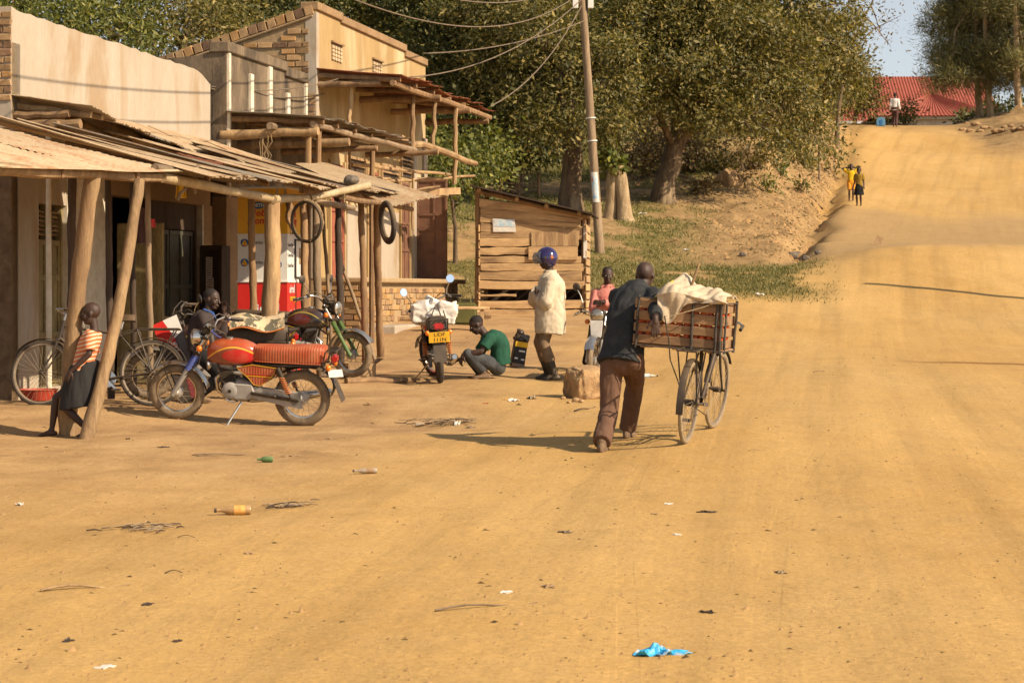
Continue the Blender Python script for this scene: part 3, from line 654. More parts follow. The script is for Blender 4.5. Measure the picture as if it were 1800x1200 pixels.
for a0, a1, z in ((-.02, 1.45, 6.24), (1.40, 5.75, 6.2), (5.72, LB3 + .02, 6.1)):
    mb = MB(); panel(mb, -.27, .05, rect(a0, a1, z, z + .14)); mb.build('coping', MT['plaster_grey'] if False else MT['plaster_brown'], B3, bevel=.012)
mat('vent_block', (.62, .47, .28), .9, s=6); mat('vent_shade', (.22, .15, .08), 1, s=3)
for a0 in (.88, 3.45):
    V = mkobj('vent_window', None, None, B3)
    mb = MB(); panel(mb, -.02, .006, rect(a0, a0 + .62, 5.50, 5.80)); mb.build('shade_panel', MT['vent_shade'], V)  # flush panel, its darker colour stands in for shade between the blocks
    for r in range(4):
        for c in range(4):
            mb = MB(); u0 = a0 + .01 + c * .152; z0 = 5.505 + r * .066
            panel(mb, .0, .03, rect(u0, u0 + .10, z0, z0 + .05)); mb.build('block', MT['vent_block'], V)
    mb = MB(); panel(mb, .0, .05, rect(a0 - .03, a0 + .65, 5.80, 5.83)); mb.build('lintel', MT['plaster_brown'], V)
mb = MB(); mb.box((-3.1, 3.7, .86), (6, 7.2, 1.7)); mb.build('floor_slab', MT['mud_plaster'], B3)
mb = MB(); corr(mb, (-.3, .3, 5.9), (-.3, LB3, 5.9), (-6.2, .3, 4.2), (-6.2, LB3, 4.2)); mb.build('roof', MT['tin_rust'], B3)
mb = MB(); mb.box((-3, LB3 - .11, 3), (5.9, .22, 6)); mb.build('far_gable', MT['plaster_ochre'], B3); mb = MB(); mb.box((-6, 3.7, 2.2), (.2, 7.3, 4.4)); mb.build('back_wall', MT['plaster_ochre'], B3)
# doors, windows with red steel shutters
for a0, a1, z0, mname, nm in ((.75, 1.55, PZ, 'door_red', 'door'), (3.05, 3.75, PZ, 'door_red', 'door'), (5.35, 6.0, PZ - .08, 'door_brown', 'door')):
    D = mkobj(nm, None, None, B3); h = 1.98
    mb = MB(); panel(mb, -.02, .012, rect(a0, a1, z0, z0 + h)); mb.build('door_leaf', MT[mname], D)
    mb = MB()
    for z in (.0, .62, 1.15, 1.55, h - .06): panel(mb, .0, .035, rect(a0, a1, z0 + z, z0 + z + .05))
    for a in (a0, (a0 + a1) / 2 - .02, a1 - .045): panel(mb, 0, .033, rect(a, a + .045, z0 + .01, z0 + h - .01))
    mb.build('rails', MT[mname], D, bevel=.003)
    mb = MB(); panel(mb, -.05, .05, rect(a0 - .06, a0, z0, z0 + h + .06)); panel(mb, -.05, .05, rect(a1, a1 + .06, z0, z0 + h + .06)); mb.build('frame', MT['plaster_ochre'], D)
for a0, a1, z0, z1 in ((1.7, 2.9, 3.1, 3.85), (4.0, 5.2, 3.1, 3.85), (5.4, 6.2, 3.72, 4.2)):
    V = mkobj('louvre_window', None, None, B3)
    mb = MB(); panel(mb, -.05, .008, rect(a0, a1, z0, z1)); mb.build('pane', MT['wood_dark'], V)
    for i in range(5):
        z = z0 + .06 + i * (z1 - z0 - .08) / 5; mb = MB(); mb.box((.03, (a0 + a1) / 2, z + .05), (.06, a1 - a0 - .06, .014), Matrix.Rotation(.6, 3, 'Y')); mb.build('slat', MT['wood_pale'], V)
    mb = MB(); panel(mb, 0, .05, rect(a0 - .04, a0 + .02, z0, z1)); panel(mb, 0, .05, rect(a1 - .02, a1 + .04, z0, z1)); panel(mb, 0, .052, rect(a0 - .04, a1 + .04, z1, z1 + .05)); mb.build('frame', MT['wood_pale'], V)
mb = MB(); panel(mb, .0, .03, rect(1.75, 2.95, PZ - .02, 3.0)); mb.build('wall_patch', MT['plaster_cream'], B3)
mb = MB(); panel(mb, .0, .03, rect(3.95, 5.2, PZ - .02, 3.0)); mb.build('wall_patch', MT['plaster_cream'], B3)
mb = MB(); panel(mb, -.2, .06, rect(6.25, 6.45, PZ, 4.3)); mb.build('wall_pier', MT['plaster_cream'], B3); mb = MB(); panel(mb, -.2, .045, rect(7.1, LB3, PZ - .01, 4.6)); mb.build('wall_pier', MT['plaster_cream'], B3)
D = mkobj('door', None, None, B3); D['label'] = 'brown steel door leaf standing open across the porch'
mb = MB(); mb.box((.34, 6.6, PZ + .97), (.62, .04, 2.15)); mb.build('door_leaf', MT['door_brown'], D)
mb = MB()
for z in (-.08, .55, 1.0, 1.3, 1.98): mb.box((.34, 6.572, PZ + z), (.6, .03, .045))
for xx in (.05, .38, .63): mb.box((xx, 6.571, PZ + .95), (.035, .028, 2.06))
mb.build('rails', MT['door_brown'], D)
AW3 = awning(B3, LB3, 5.24, 5.12, 1.5, 0.02, 6.9, 'tin_rust', ((.1, .05), (1.2, .045), (2.4, .05), (3.6, .045), (4.8, .05), (6.0, .045)))
for a, o0, o1, z, r in ((.1, -.05, 1.1, 4.99, .075), (2.3, .1, 1.6, 4.93, .08), (4.4, .1, 1.65, 4.9, .075), (6.6, .2, 1.5, 4.88, .075)):
    mb = MB(); log(mb, (o0, a, z), (o1, a, z), r * .85, r * .75, .015, 10); mb.build('beam', MT['wood_bark'], AW3, True)
mb = MB(); log(mb, (1.35, .0, 4.98), (1.45, 6.95, 4.98), .055); mb.build('purlin', MT['wood_bark'], AW3, True)
for a, o, zb in ((.25, .55, 3.9), (1.9, 1.2, 3.95), (2.9, 1.35, 4.0), (4.3, 1.4, 3.5)):
    mb = MB(); log(mb, (o + ru(-.08, .02), a, zb), (o, a, 4.95), .045, .04, .025); mb.build('strut', MT['wood_pale'], AW3, True)
mb = MB(); log(mb, (1.0, 1.7, 4.2), (1.9, 3.8, 3.85), .07, .05, .06); mb.build('brace', MT['wood_pale'], AW3, True)
for a, o in ():
    mb = MB(); log(mb, (o, a, .6), (o, a, 4.9), .06, .05, .01); mb.build('post', MT['wood_bark'], AW3, True)
# unfinished pole frame in front of the doors
FR = mkobj('pole_frame', None, None, B3)
for p, q, r in (((.45, .6, 3.66), (1.2, 4.6, 3.70), .035), ((.2, .3, 3.5), (.75, 2.0, 3.48), .035), ((.3, 1.0, 3.15), (.9, 5.6, 3.35), .04),
                ((.0, 2.2, 3.12), (1.35, 3.2, 3.4), .025), ((.3, 2.6, 3.45), (1.5, 5.4, 3.72), .03), ((.45, .5, 2.9), (.45, .5, 4.0), .03), ((.9, 3.0, 2.6), (.9, 3.0, 3.7), .03)):
    mb = MB(); log(mb, p, q, r, r * .8, .015); mb.build('pole', MT['wood_pale'], FR, True)
mb = MB(); mb.bar((-.1, 3.3, 3.27), (1.25, 5.2, 3.42), .05, .13); mb.build('plank', MT['wood_pale'], FR)
# plinth: rendered top, brick retaining face
mb = MB(); mb.box((.38, 3.6, .83), (.76, 6.9, 1.66)); mb.build('plinth', MT['mortar'], B3)
mb = MB(); mb.box((.42, 3.7, 1.67), (.90, 7.2, .09)); mb.build('plinth_top', MT['mortar'], B3, bevel=.02)
mb = MB(); mb.box((1.15, 5.2, .62), (.8, 3.6, 1.0), None, .96); mb.build('lower_step', MT['mortar'], B3, bevel=.03)
mb = MB(); mb.box((1.0, 1.6, .5), (.6, 2.4, .8), None, .95); mb.build('lower_step', MT['plaster_cream'], B3, bevel=.03)
lay_bricks(B3, .2, 6.9, .55, 1.6, lambda x: 9, (.76, 0, 0), (0, 1, 0), (1, 0, 0), L=.24, H=.08, gap=.02, proud=.012, keep=.9, limit=260, seed=21)
lay_bricks(B3, 0, .8, .5, 1.6, lambda x: 9, (0, .13, 0), (1, 0, 0), (0, -1, 0), L=.24, H=.08, gap=.02, proud=.012, keep=.95, limit=40, seed=22)
lay_bricks(B3, 3.4, 7.0, .35, 1.05, lambda x: 9, (1.55, 0, 0), (0, 1, 0), (1, 0, 0), L=.24, H=.08, gap=.02, proud=.012, keep=.8, limit=120, seed=23)

# ------------------------------------------------------------------ tin shelter on crooked posts in front of the shops
def FX(Y): return -3.96 + .18 * (Y - 18.5)
def FZ(Y): return float(np.interp(Y, [14, 16.7, 20.7, 26.5, 29], [2.45, 2.55, 2.76, 2.90, 2.96]))
def BXf(Y): return -5.86 + .2143 * (Y - 23.3) + .30
def BZ(Y): return float(np.interp(Y, [14, 22, 28, 31], [3.25, 3.36, 3.46, 3.42]))
SH = thing('tin_shelter', 'lean-to shelter of dusty corrugated tin on crooked tree-trunk posts before the shops', 'shelter', (0, 0, 0))
for Y0, Y1 in ((14.0, 16.4), (16.2, 18.6), (18.4, 20.7)):       # nearest sheets are laid the other way round
    for f0, f1 in ((0, .36), (.34, .68), (.66, 1.0)):
        def P(Y, f): return Vector((BXf(Y + .5), Y + .5, BZ(Y))).lerp(Vector((FX(Y) + .22, Y, FZ(Y) - .03)), f)
        mb = MB(); d = Vector((0, 0, .018 * (f0 < .5) + ru(0, .012)))
        corr(mb, P(Y0, f0) + d, P(Y0, f1), P(Y1, f0) + d, P(Y1, f1), amp=.007, sag=ru(0, .02)); mb.build('tin_sheet', MT['tin_dusty'], SH)
Y = 20.4; i = 0
while Y < 28.9:
    w = ru(.62, .8); Yb = Y + .5 + ru(-.1, .1); mb = MB(); lift = ru(0, .05) + .02 * (i % 2); e = ru(.34, .54)
    sk = ru(-.15, .15); bz = BZ(Y) + ru(-.05, .08)
    corr(mb, (BXf(Yb) + ru(-.1, .5), Yb + sk, bz + lift), (BXf(Yb + w) + ru(-.1, .3), Yb + w + sk, bz + lift + ru(-.03, .05)),
         (FX(Y) + e, Y, FZ(Y) + .03 + lift - e * .25), (FX(Y + w) + e + ru(-.04, .04), Y + w, FZ(Y + w) + .03 + lift * .5 - e * .25), rag=.01, amp=.013)
    mb.build('tin_sheet', MT['tin_dusty' if i % 5 != 3 else 'tin_grey'], SH); Y += w - .07; i += 1
mb = MB(); a, b = W(556, 292, 28.6), W(604, 288, 30.2); c, d = W(690, 362, 28.0), W(772, 346, 29.6)
corr(mb, a + Vector((-.3, 0, .02)), b + Vector((-.3, 0, .02)), c, d, rag=.01, amp=.013); mb.build('tin_sheet', MT['tin_dusty'], SH)
for p, q, m_ in ((W(300, 262, 25.6), W(430, 300, 24.4), 'tin_grey'), (W(345, 258, 26.6), W(500, 305, 25.2), 'tin_dusty'), (W(268, 256, 24.6), W(372, 290, 23.6), 'tin_rust')):
    mb = MB(); s_ = Vector((.10, .42, .03)); corr(mb, p, p + s_, q, q + s_, amp=.01, nv=3); mb.build('tin_sheet', MT[m_], SH)      # loose strips thrown on top
def post(px0, py0, Y0, px1, py1, Y1, r0, r1, m_, bend=0., n=10, sink=.08, par=None, name='post'):
    a = W(px0, py0, Y0); a.z = min(a.z, gz(a.x, a.y)) - sink; b = W(px1, py1, Y1); pts = []; rs = []
    for i in range(19):
        t = i / 18; p = a.lerp(b, t); p.x += bend * math.sin(t * math.pi) + ru(-.007, .007); p.y += ru(-.01, .01); pts.append(p); rs.append((r0 + (r1 - r0) * t) * ru(.93, 1.06) * (1.13 if RND.random() < .1 else 1))
    mb = MB(); mb.tube(pts, rs, n + 2, rough=.05); return mb.build(name, MT[m_], SH if par is None else par, True)
post(116, 766, 18.7, 163, 300, 18.5, .084, .074, 'wood_pale', -.03)
post(148, 768, 18.3, 246, 316, 18.9, .062, .05, 'wood_pale', .05)
post(266, 700, 21.4, 259, 318, 21.2, .036, .03, 'wood_grey')
post(126, 706, 21.8, 126, 300, 21.6, .052, .045, 'wood_dark'); post(196, 700, 22.6, 189, 310, 22.4, .042, .034, 'wood_dark'); post(236, 700, 23, 232, 310, 22.8, .036, .034, 'wood_dark')
post(452, 690, 23.9, 479, 356, 23.9, .112, .092, 'wood_pale', .07); post(447, 660, 25.8, 442, 350, 25.7, .05, .045, 'wood_bark')
post(536, 668, 25.4, 533, 352, 25.5, .056, .046, 'wood_bark', .01); post(566, 655, 26.2, 556, 350, 26.2, .06, .05, 'wood_grey', -.02)
post(599, 648, 27.2, 593, 345, 27.3, .055, .045, 'wood_dark', .01); post(643, 646, 28.4, 634, 356, 28.6, .055, .045, 'wood_bark', .01); post(670, 624, 30.6, 662, 358, 29.8, .062, .048, 'wood_bark', -.01)
post(664, 622, 29.6, 592, 440, 30.2, .03, .026, 'wood_grey', name='brace'); post(586, 470, 29.5, 566, 350, 29.3, .03, .026, 'wood_grey', name='brace')
mb = MB(); log(mb, W(-60, 296, 15.8), W(292, 312, 20.4), .055, .045, .015); mb.build('beam', MT['wood_pale'], SH, True)
mb = MB(); log(mb, W(272, 296, 20.0), W(470, 322, 24.0), .048, .04, .012); mb.build('beam', MT['wood_grey'], SH, True)
mb = MB(); log(mb, W(285, 312, 20.2), W(492, 352, 24.2), .052, .05, .006, 12); mb.build('gutter_pole', MT['bamboo'], SH, True)
mb = MB(); log(mb, W(480, 350, 23.8), W(548, 348, 25.2), .055, .05, .006, 12); mb.build('gutter_pole', MT['bamboo'], SH, True)
mb = MB(); log(mb, W(545, 348, 25.0), W(648, 326, 25.8), .042, .05, .005, 12); mb.build('gutter_pole', MT['bamboo'], SH, True)
mb = MB(); log(mb, W(552, 352, 25.4), W(622, 366, 26.2), .04, .036, .01); mb.build('beam', MT['wood_grey'], SH, True)
mb = MB(); log(mb, W(600, 346, 26.6), W(724, 368, 29.5), .04, .036, .015); mb.build('beam', MT['wood_bark'], SH, True)
mb = MB(); log(mb, W(530, 335, 25.6), W(700, 352, 30), .04, .036, .015); mb.build('purlin', MT['wood_bark'], SH, True)
for Y in (17.6, 19.4, 21.5, 23.6, 25.6, 27.6, 29.4):
    mb = MB(); log(mb, (BXf(Y + .5), Y + .5, BZ(Y) - .10), (FX(Y) + .16, Y, FZ(Y) - .07), .042, .038); mb.build('rafter', MT['wood_bark'], SH, True)
mb = MB(); log(mb, W(350, 290, 21.2), W(312, 352, 21.0), .022, .018, .01); mb.build('peg', MT['wood_grey'], SH, True)
for px, Y in ((345, 21.3), (410, 22.6), (420, 22.8), (486, 24.0), (500, 24.2), (606, 25.5)):
    mb = MB(); p = W(px, 322 if px < 450 else 340, Y); mb.tube([p + Vector((math.cos(t) * .012, math.sin(t) * .075, math.cos(t) * .085 - .03)) for t in np.linspace(0, 6.1, 12)], .007, 5); mb.build('tie', MT['rope'], SH)
mb = MB(); p = W(505, 352, 24.4)             # torn cloth hanging from the beam
mb.shell(lambda u, v: p + Vector((.02 * math.sin(v * 9), .0, 0)) + Vector((.10 * (u - .5) * (1 - v * .7) + .05 * v, .05 * math.sin(u * 6 + v * 4), -.42 * v)), 6, 8, .004); mb.build('rag', MT['wood_bark'], SH)
def gthing(name, label, cat, p, group=None, rz=0): return thing(name, label, cat, p, rz, group)

# old tyres hung on the shelter, a stone weighing down the sheet
def torus(mb, c, R, r, ax, n=36, m=10, flat=1.0):
    c = Vector(c); ax = Vector(ax).normalized(); u = ax.orthogonal().normalized(); w = ax.cross(u); vs_ = []; fs_ = []
    for i in range(n):
        a = 2 * math.pi * i / n; d = u * math.cos(a) + w * math.sin(a)
        for j in range(m):
            b = 2 * math.pi * j / m; vs_.append(c + d * (R + r * math.cos(b)) + ax * (r * flat * math.sin(b)))
    for i in range(n):
        for j in range(m): fs_.append((i * m + j, ((i + 1) % n) * m + j, ((i + 1) % n) * m + (j + 1) % m, i * m + (j + 1) % m)[::-1])
    return mb.add(vs_, fs_)
p = W(681, 391, 27.6); t = thing('hanging_tyre', 'black motorcycle tyre hanging from the right end of the shelter', 'tyre', p)
mb = MB(); torus(mb, (0, 0, 0), .235, .040, (.90, .42, .1), 40, 12, .95); mb.build('tyre', MT['rubber'], t, True).scale = (1, 1, 1.12)
mb = MB(); torus(mb, (0, 0, 0), .200, .016, (.90, .42, .1), 40, 8); mb.build('tyre_bead', MT['rubber'], t, True).scale = (1, 1, 1.12)
p = W(539, 388, 24.2); t = thing('hanging_tyre', 'worn bicycle tyre and grass ring hung on the shelter before the yellow booth', 'tyre', p)
mb = MB(); torus(mb, (0, 0, -.01), .22, .020, (.5, .86, .1), 40, 10); mb.build('tyre', MT['rubber'], t, True).scale = (1, 1, 1.1)
for k in range(5):
    mb = MB(); a0 = ru(-1.4, -.6); mb.tube([Vector((.2 * math.cos(s), -.02 + .02 * math.sin(s * 2 + k), .25 * math.sin(s))) * ru(.93, 1.06) for s in np.linspace(a0, 1.7, 14)], .008, 5); mb.build('grass_strand', MT['rope'], t, True)
def rock(name, label, c, r, m_, seed, cat='rock', group=None, sub=3, flat=.0, rough=.22, cuts=0):
    bm = bmesh.new(); bmesh.ops.create_icosphere(bm, subdivisions=sub, radius=1)
    for v in bm.verts:
        q = v.co * 1.3 + Vector((seed * 3.1, seed * 1.7, 0)); f = 1 + rough * (mnoise.noise(q) * 1.2 + .5 * mnoise.noise(q * 2.7) + .3 * mnoise.noise(q * 6))
        f = min(f, 1 + rough * .25) if flat else f
        v.co = Vector((v.co.x * r[0], v.co.y * r[1], v.co.z * r[2])) * f
    rr_ = random.Random(seed)                # split faces of the stone
    for k in range(cuts):
        d = Vector((rr_.uniform(-1, 1), rr_.uniform(-1, 1), rr_.uniform(-.6, 1))).normalized(); lim = max(v.co.dot(d) for v in bm.verts) * rr_.uniform(.62, .8)
        for v in bm.verts:
            e = v.co.dot(d) - lim
            if e > 0: v.co -= d * e * .96
    me = bpy.data.meshes.new(name); bm.to_mesh(me); bm.free(); me.polygons.foreach_set('use_smooth', [sub > 2 and not cuts] * len(me.polygons))
    o = mkobj(name, me, MT[m_], None, c); tag(o, label, cat, group); return o
mat('stone_grey', (.20, .165, .125), .95, c2=(.10, .08, .065), s=9, bump=.8, bs=25, bd=.02); mat('stone_sand', (.48, .31, .15), .95, c2=(.30, .18, .085), s=7, bump=.8, bs=22, bd=.02, c3=(.2, .125, .07), s3=4)
rock('roof_stone', 'dark stone weighing down the shelter sheets', W(618, 317, 26.4), (.10, .08, .065), 'stone_grey', 2)

# ------------------------------------------------------------------ money-agent booth in three colours
bp = W(418, 600, 27.2); BO = thing('money_booth', 'yellow, white and red mobile money booth under the shelter', 'booth', (bp.x, bp.y, gz(bp.x, bp.y)), FANG * .55)
mat('booth_yellow', (.80, .42, .012), .45, c2=(.74, .38, .01), s=2, fine=.08, dust=.12); mat('booth_white', (.75, .73, .68), .45, c2=(.68, .65, .6), s=2, fine=.08, dust=.15); mat('booth_red', (.62, .012, .012), .42, c2=(.52, .01, .01), s=2, fine=.08, dust=.15)
mat('ink_red', (.70, .03, .02), .5, s=2, fine=0); mat('ink_black', (.02, .02, .022), .5, s=2, fine=0); mat('ink_white', (.8, .8, .78), .5, s=2, fine=0); mat('ink_yellow', (.85, .5, .02), .5, s=2, fine=0); mat('ink_blue', (.02, .14, .36), .5, s=2, fine=0); mat('ink_orange', (.85, .32, .03), .5, s=2, fine=0)
WB, DB = .69, 1.12
for z0, z1, m_ in ((.0, 1.32, 'booth_red'), (1.32, 1.96, 'booth_white'), (1.96, 2.60, 'booth_yellow')):
    mb = MB(); mb.box((WB / 2, DB / 2, (z0 + z1) / 2), (WB, DB, z1 - z0)); mb.build('panel', MT[m_], BO)
mb = MB()
for z in (1.32, 1.96, 2.60): mb = MB(); mb.box((WB / 2, DB / 2, z), (WB + .03, DB + .03, .025)); mb.build('trim', MT['booth_white'], BO, bevel=.004)
Mf = lambda x, z, rot=0: Matrix.Translation((x, -.004, z)) @ Matrix.Rotation(math.pi / 2, 4, 'X') @ Matrix.Rotation(rot, 4, 'Z')
Ms = lambda y, z, rot=0: Matrix.Translation((WB + .004, y, z)) @ Matrix.Rotation(math.pi / 2, 4, 'Z') @ Matrix.Rotation(math.pi / 2, 4, 'X') @ Matrix.Rotation(rot, 4, 'Z')
mb = MB(); mb.ell((.29, -.004, 2.36), (.085, .004, .05), None, 20, 8); mb.build('logo_oval', MT['ink_blue'], BO); lettering('MTN', .07, MT['ink_white'], BO, Mf(.225, 2.337) @ Matrix.Translation((0, 0, .004)), bold=.003)
lettering('Mobile', .13, MT['ink_red'], BO, Mf(.15, 2.215), bold=.003, shear=.15); lettering('Money', .13, MT['ink_red'], BO, Mf(.13, 2.11), bold=.003, shear=.15)
lettering('Mobile', .15, MT['ink_red'], BO, Ms(.1, 2.215), bold=.003, shear=.15); lettering('Money', .15, MT['ink_red'], BO, Ms(.14, 2.11), bold=.003, shear=.15)
for x, z, r in ((.095, 1.85, 0), (.095, 1.58, 0), (.56, 1.55, 1)):
    lg = mkobj('round_logo', None, None, BO); mb = MB(); mb.lathe([(.056, 0), (.056, .003)], (x, -.001, z), (0, -1, 0), 24); mb.build('disc', MT['ink_blue'], lg)
    R = Matrix.Rotation(math.pi / 2 if r else 0, 3, 'Y'); tri = lambda pts, d: [Vector((x, -.0045 - d, z)) + R @ Vector((u, 0, v)) for u, v in pts]
    mb = MB(); mb.add(tri([(-.045, -.03), (.045, -.03), (0, .05)], 0), [(0, 1, 2)]); mb.build('rays', MT['ink_yellow'], lg); mb = MB(); mb.add(tri([(-.014, -.045), (.03, -.045), (0, .03)], .0015), [(0, 1, 2)]); mb.build('rays', MT['ink_orange'], lg)
lettering('Cente Point', .075, MT['ink_black'], BO, Mf(.165, 1.83)); lettering('Cente Point', .075, MT['ink_black'], BO, Mf(.165, 1.56)); lettering('Cente Point', .075, MT['ink_black'], BO, Mf(.585, 1.62, math.pi / 2))
for z in (1.80, 1.66, 1.52): lettering('Cente Point', .07, MT['ink_black'], BO, Ms(-.0 + .02, z))
mb = MB()
for a, b, c, d in ((.42, .44, 1.38, 1.90), (1.0, 1.02, 1.38, 1.90)): mb.box((WB + .012, (a + b) / 2, (c + d) / 2), (.024, b - a, d - c))
for z in (1.38, 1.90): mb.box((WB + .012, .72, z), (.025, .6, .02))
mb.build('window_frame', MT['ink_black'], BO); mb = MB(); mb.box((WB + .004, .8, 1.68), (.008, .16, .22)); mb.build('notice', MT['wood_pale'], BO)
def swoosh(mb, cx, cz, k, fr):
    pts = [(.0, -.16), (.05, -.10), (.085, -.0), (.07, .10), (.0, .135), (-.06, .10), (-.075, .04)]
    L = []; R = []
    for i, (u, v) in enumerate(pts):
        w = [.004, .03, .035, .034, .03, .022, .006][i]; a = Vector(pts[max(i - 1, 0)]); b = Vector(pts[min(i + 1, 6)]); d = (b - a).normalized(); n_ = Vector((-d.y, d.x)) * w
        L.append(fr(cx + (u + n_.x) * k, cz + (v + n_.y) * k)); R.append(fr(cx + (u - n_.x) * k, cz + (v - n_.y) * k))
    mb.add(L + R, [(i, i + 1, 8 + i, 7 + i) for i in range(6)])
mb = MB(); swoosh(mb, .44, 1.13, 1.0, lambda u, v: (u, -.004, v)); mb.build('logo_mark', MT['ink_white'], BO)
lettering('airtel', .20, MT['ink_white'], BO, Mf(.17, .88), bold=.004); lettering('money', .15, MT['ink_yellow'], BO, Mf(.235, .765), shear=.2, bold=.003)
for z in (1.17, .84): lettering('airtel', .15, MT['ink_white'], BO, Ms(.12, z), bold=.003); lettering('money', .12, MT['ink_yellow'], BO, Ms(.16, z - .11), shear=.2, bold=.003)

# ------------------------------------------------------------------ slab-wood kiosk
kp = W(845, 552, 39.0); KZ = gz(.3, 39) - .05; KA = math.radians(-4)
KI = thing('plank_kiosk', 'rough slab-wood kiosk with sloping roof at the edge of the grass', 'kiosk', (kp.x, 39.0, KZ), KA)
KW, KD = 2.04, 1.9
ktop = lambda x: 2.42 - .235 * x
rows = [(.10, .16), (.28, .14), (.46, .13)]   # floor rails
z = .04; rr = random.Random(5); pid = 0
def plank(x0, x1, zc0, zc1, h, y=0., d=.035, m_='plank', name='plank', par=None):
    mb = MB(); n = 7
    pts_t = []; pts_b = []
    for i in range(n):
        t = i / (n - 1); x = x0 + (x1 - x0) * t; zc = zc0 + (zc1 - zc0) * t; e = rr.uniform(-.012, .012)
        pts_t.append((x, zc + h / 2 + e)); pts_b.append((x, zc - h / 2 + rr.uniform(-.012, .012)))
    mb.prism(pts_b + pts_t[::-1], -d, d * rr.uniform(-.1, .3), lambda u, v, t: (u, y + t, v)); return mb.build(name, MT[m_], par or KI, bevel=.008)
lv = [(.06, .15, 0), (.24, .15, 0), (.62, .16, 0), (.80, .17, 0), (.97, .14, 0), (1.12, .13, 0)]
for zc, h, k in lv: plank(-.02 + rr.uniform(-.03, .02), KW - .05 + rr.uniform(-.05, .04), zc, zc + rr.uniform(-.02, .01), h)
for zc, h in ((1.28, .15), (1.45, .16)): plank(-.02, .98, zc, zc + .01, h)
for z0, z1, h in ((1.60, 1.56, .12), (1.74, 1.68, .16), (1.92, 1.76, .15), (2.08, 1.87, .15), (2.24, 1.97, .16)): plank(rr.uniform(-.03, .01), KW - rr.uniform(.03, .1), z0, z1, h)
plank(-.03, .70, .42, .42, .05); mb = MB(); mb.box((1.0, .4, .42), (1.7, .6, .3)); mb.build('inner_shadow_box', MT['dark_room'], KI) if False else None
mb = MB(); mb.box((1.46, -.05, 1.52), (.92, .02, .28)); mb.build('hatch_board', MT['wood_pale'], KI); mb = MB(); mb.box((1.42, -.06, 1.24), (.96, .03, .26)); mb.build('counter_board', MT['plank'], KI, bevel=.005)
for x, w in ((-.06, .06), (KW - .02, .05), (1.02, .05)):
    mb = MB(); log(mb, (x, .06 if x < 1.5 else .03, -.15), (x, .05, ktop(x) - .02), w, w * .9, .012); mb.build('post', MT['wood_bark'], KI, True)
for x in (-.04, KW):
    mb = MB(); log(mb, (x, KD, -.5), (x, KD, ktop(x) + .05), .055, .05, .012); mb.build('post', MT['wood_bark'], KI, True)
for k in range(13):                          # right and left side slabs
    zc = .08 + k * .165
    if zc < ktop(KW) - .1:
        for x in (KW + .03, -.03):
            mb = MB(); mb.box((x, KD / 2, zc), (.035, KD + .1 + rr.uniform(-.1, .1), .14)); mb.build('plank', MT['plank'], KI, bevel=.01)
mb = MB(); mb.box((KW / 2, KD, 1.0), (KW, .04, 2.0)); mb.build('back_wall', MT['wood_dark'], KI); mb = MB(); mb.box((KW / 2, KD / 2, .0), (KW - .1, KD - .1, .08)); mb.build('floor_boards', MT['wood_dark'], KI)
for i in range(6):
    y0 = -.28 + i * .42; mb = MB(); x0, x1 = -.16 + rr.uniform(-.1, .03), KW + .16 + rr.uniform(-.04, .1)
    mb.bar((x0, y0 + .2, ktop(x0) + .10 + .006 * (i % 2)), (x1, y0 + .2, ktop(x1) + .10 + .006 * (i % 2)), .44, .03); mb.build('roof_slab', MT['wood_dark'], KI)
mb = MB(); log(mb, (-.1, -.06, ktop(-.1) + .02), (KW + .12, -.06, ktop(KW + .12) + .02), .045, .04, .012); mb.build('rafter', MT['wood_bark'], KI, True)
for x in (-.02, .72, 1.3, 1.93):
    mb = MB(); log(mb, (x, -.2, ktop(x) + .045), (x, KD + .2, ktop(x) + .045), .042, .04, .006); mb.build('purlin', MT['wood_pale'], KI, True)
mat('poster_blue', (.25, .45, .60), .6, c2=(.70, .68, .62), s=9, fine=.05, c3=(.55, .16, .08), s3=6); 
PS = mkobj('poster', None, None, KI); mb = MB(); mb.prism([(.25, 1.66), (.70, 1.66), (.67, 1.90), (.24, 1.92)], -.06, -.055, lambda u, v, t: (u, t, v)); mb.build('sheet', MT['paper'], PS)
mb = MB(); mb.prism([(.27, 1.76), (.67, 1.76), (.65, 1.885), (.26, 1.90)], -.064, -.0605, lambda u, v, t: (u, t, v)); mb.build('print', MT['poster_blue'], PS)
mb = MB(); mb.bar((KW + .01, -.03, 1.15), (KW + .01, -.03, 1.75), .01, .07, (1, 0, 0)); mb.build('torn_paper', MT['paper'], KI)
BN = thing('plank_bench', 'pale plank bench beside the kiosk behind the white-sacked motorcycle', 'bench', (0, 0, 0))
a, b = W(772, 541, 34.0), W(856, 541, 34.4); mb = MB(); mb.bar(a, b, .24, .05); mb.build('seat', MT['plank'], BN, bevel=.008)
for q in (a.lerp(b, .12), a.lerp(b, .9)):
    mb = MB(); mb.bar((q.x, q.y, gz(q.x, q.y) - .05), (q.x, q.y, q.z - .02), .06, .16, (0, 1, 0)); mb.build('leg', MT['plank'], BN)
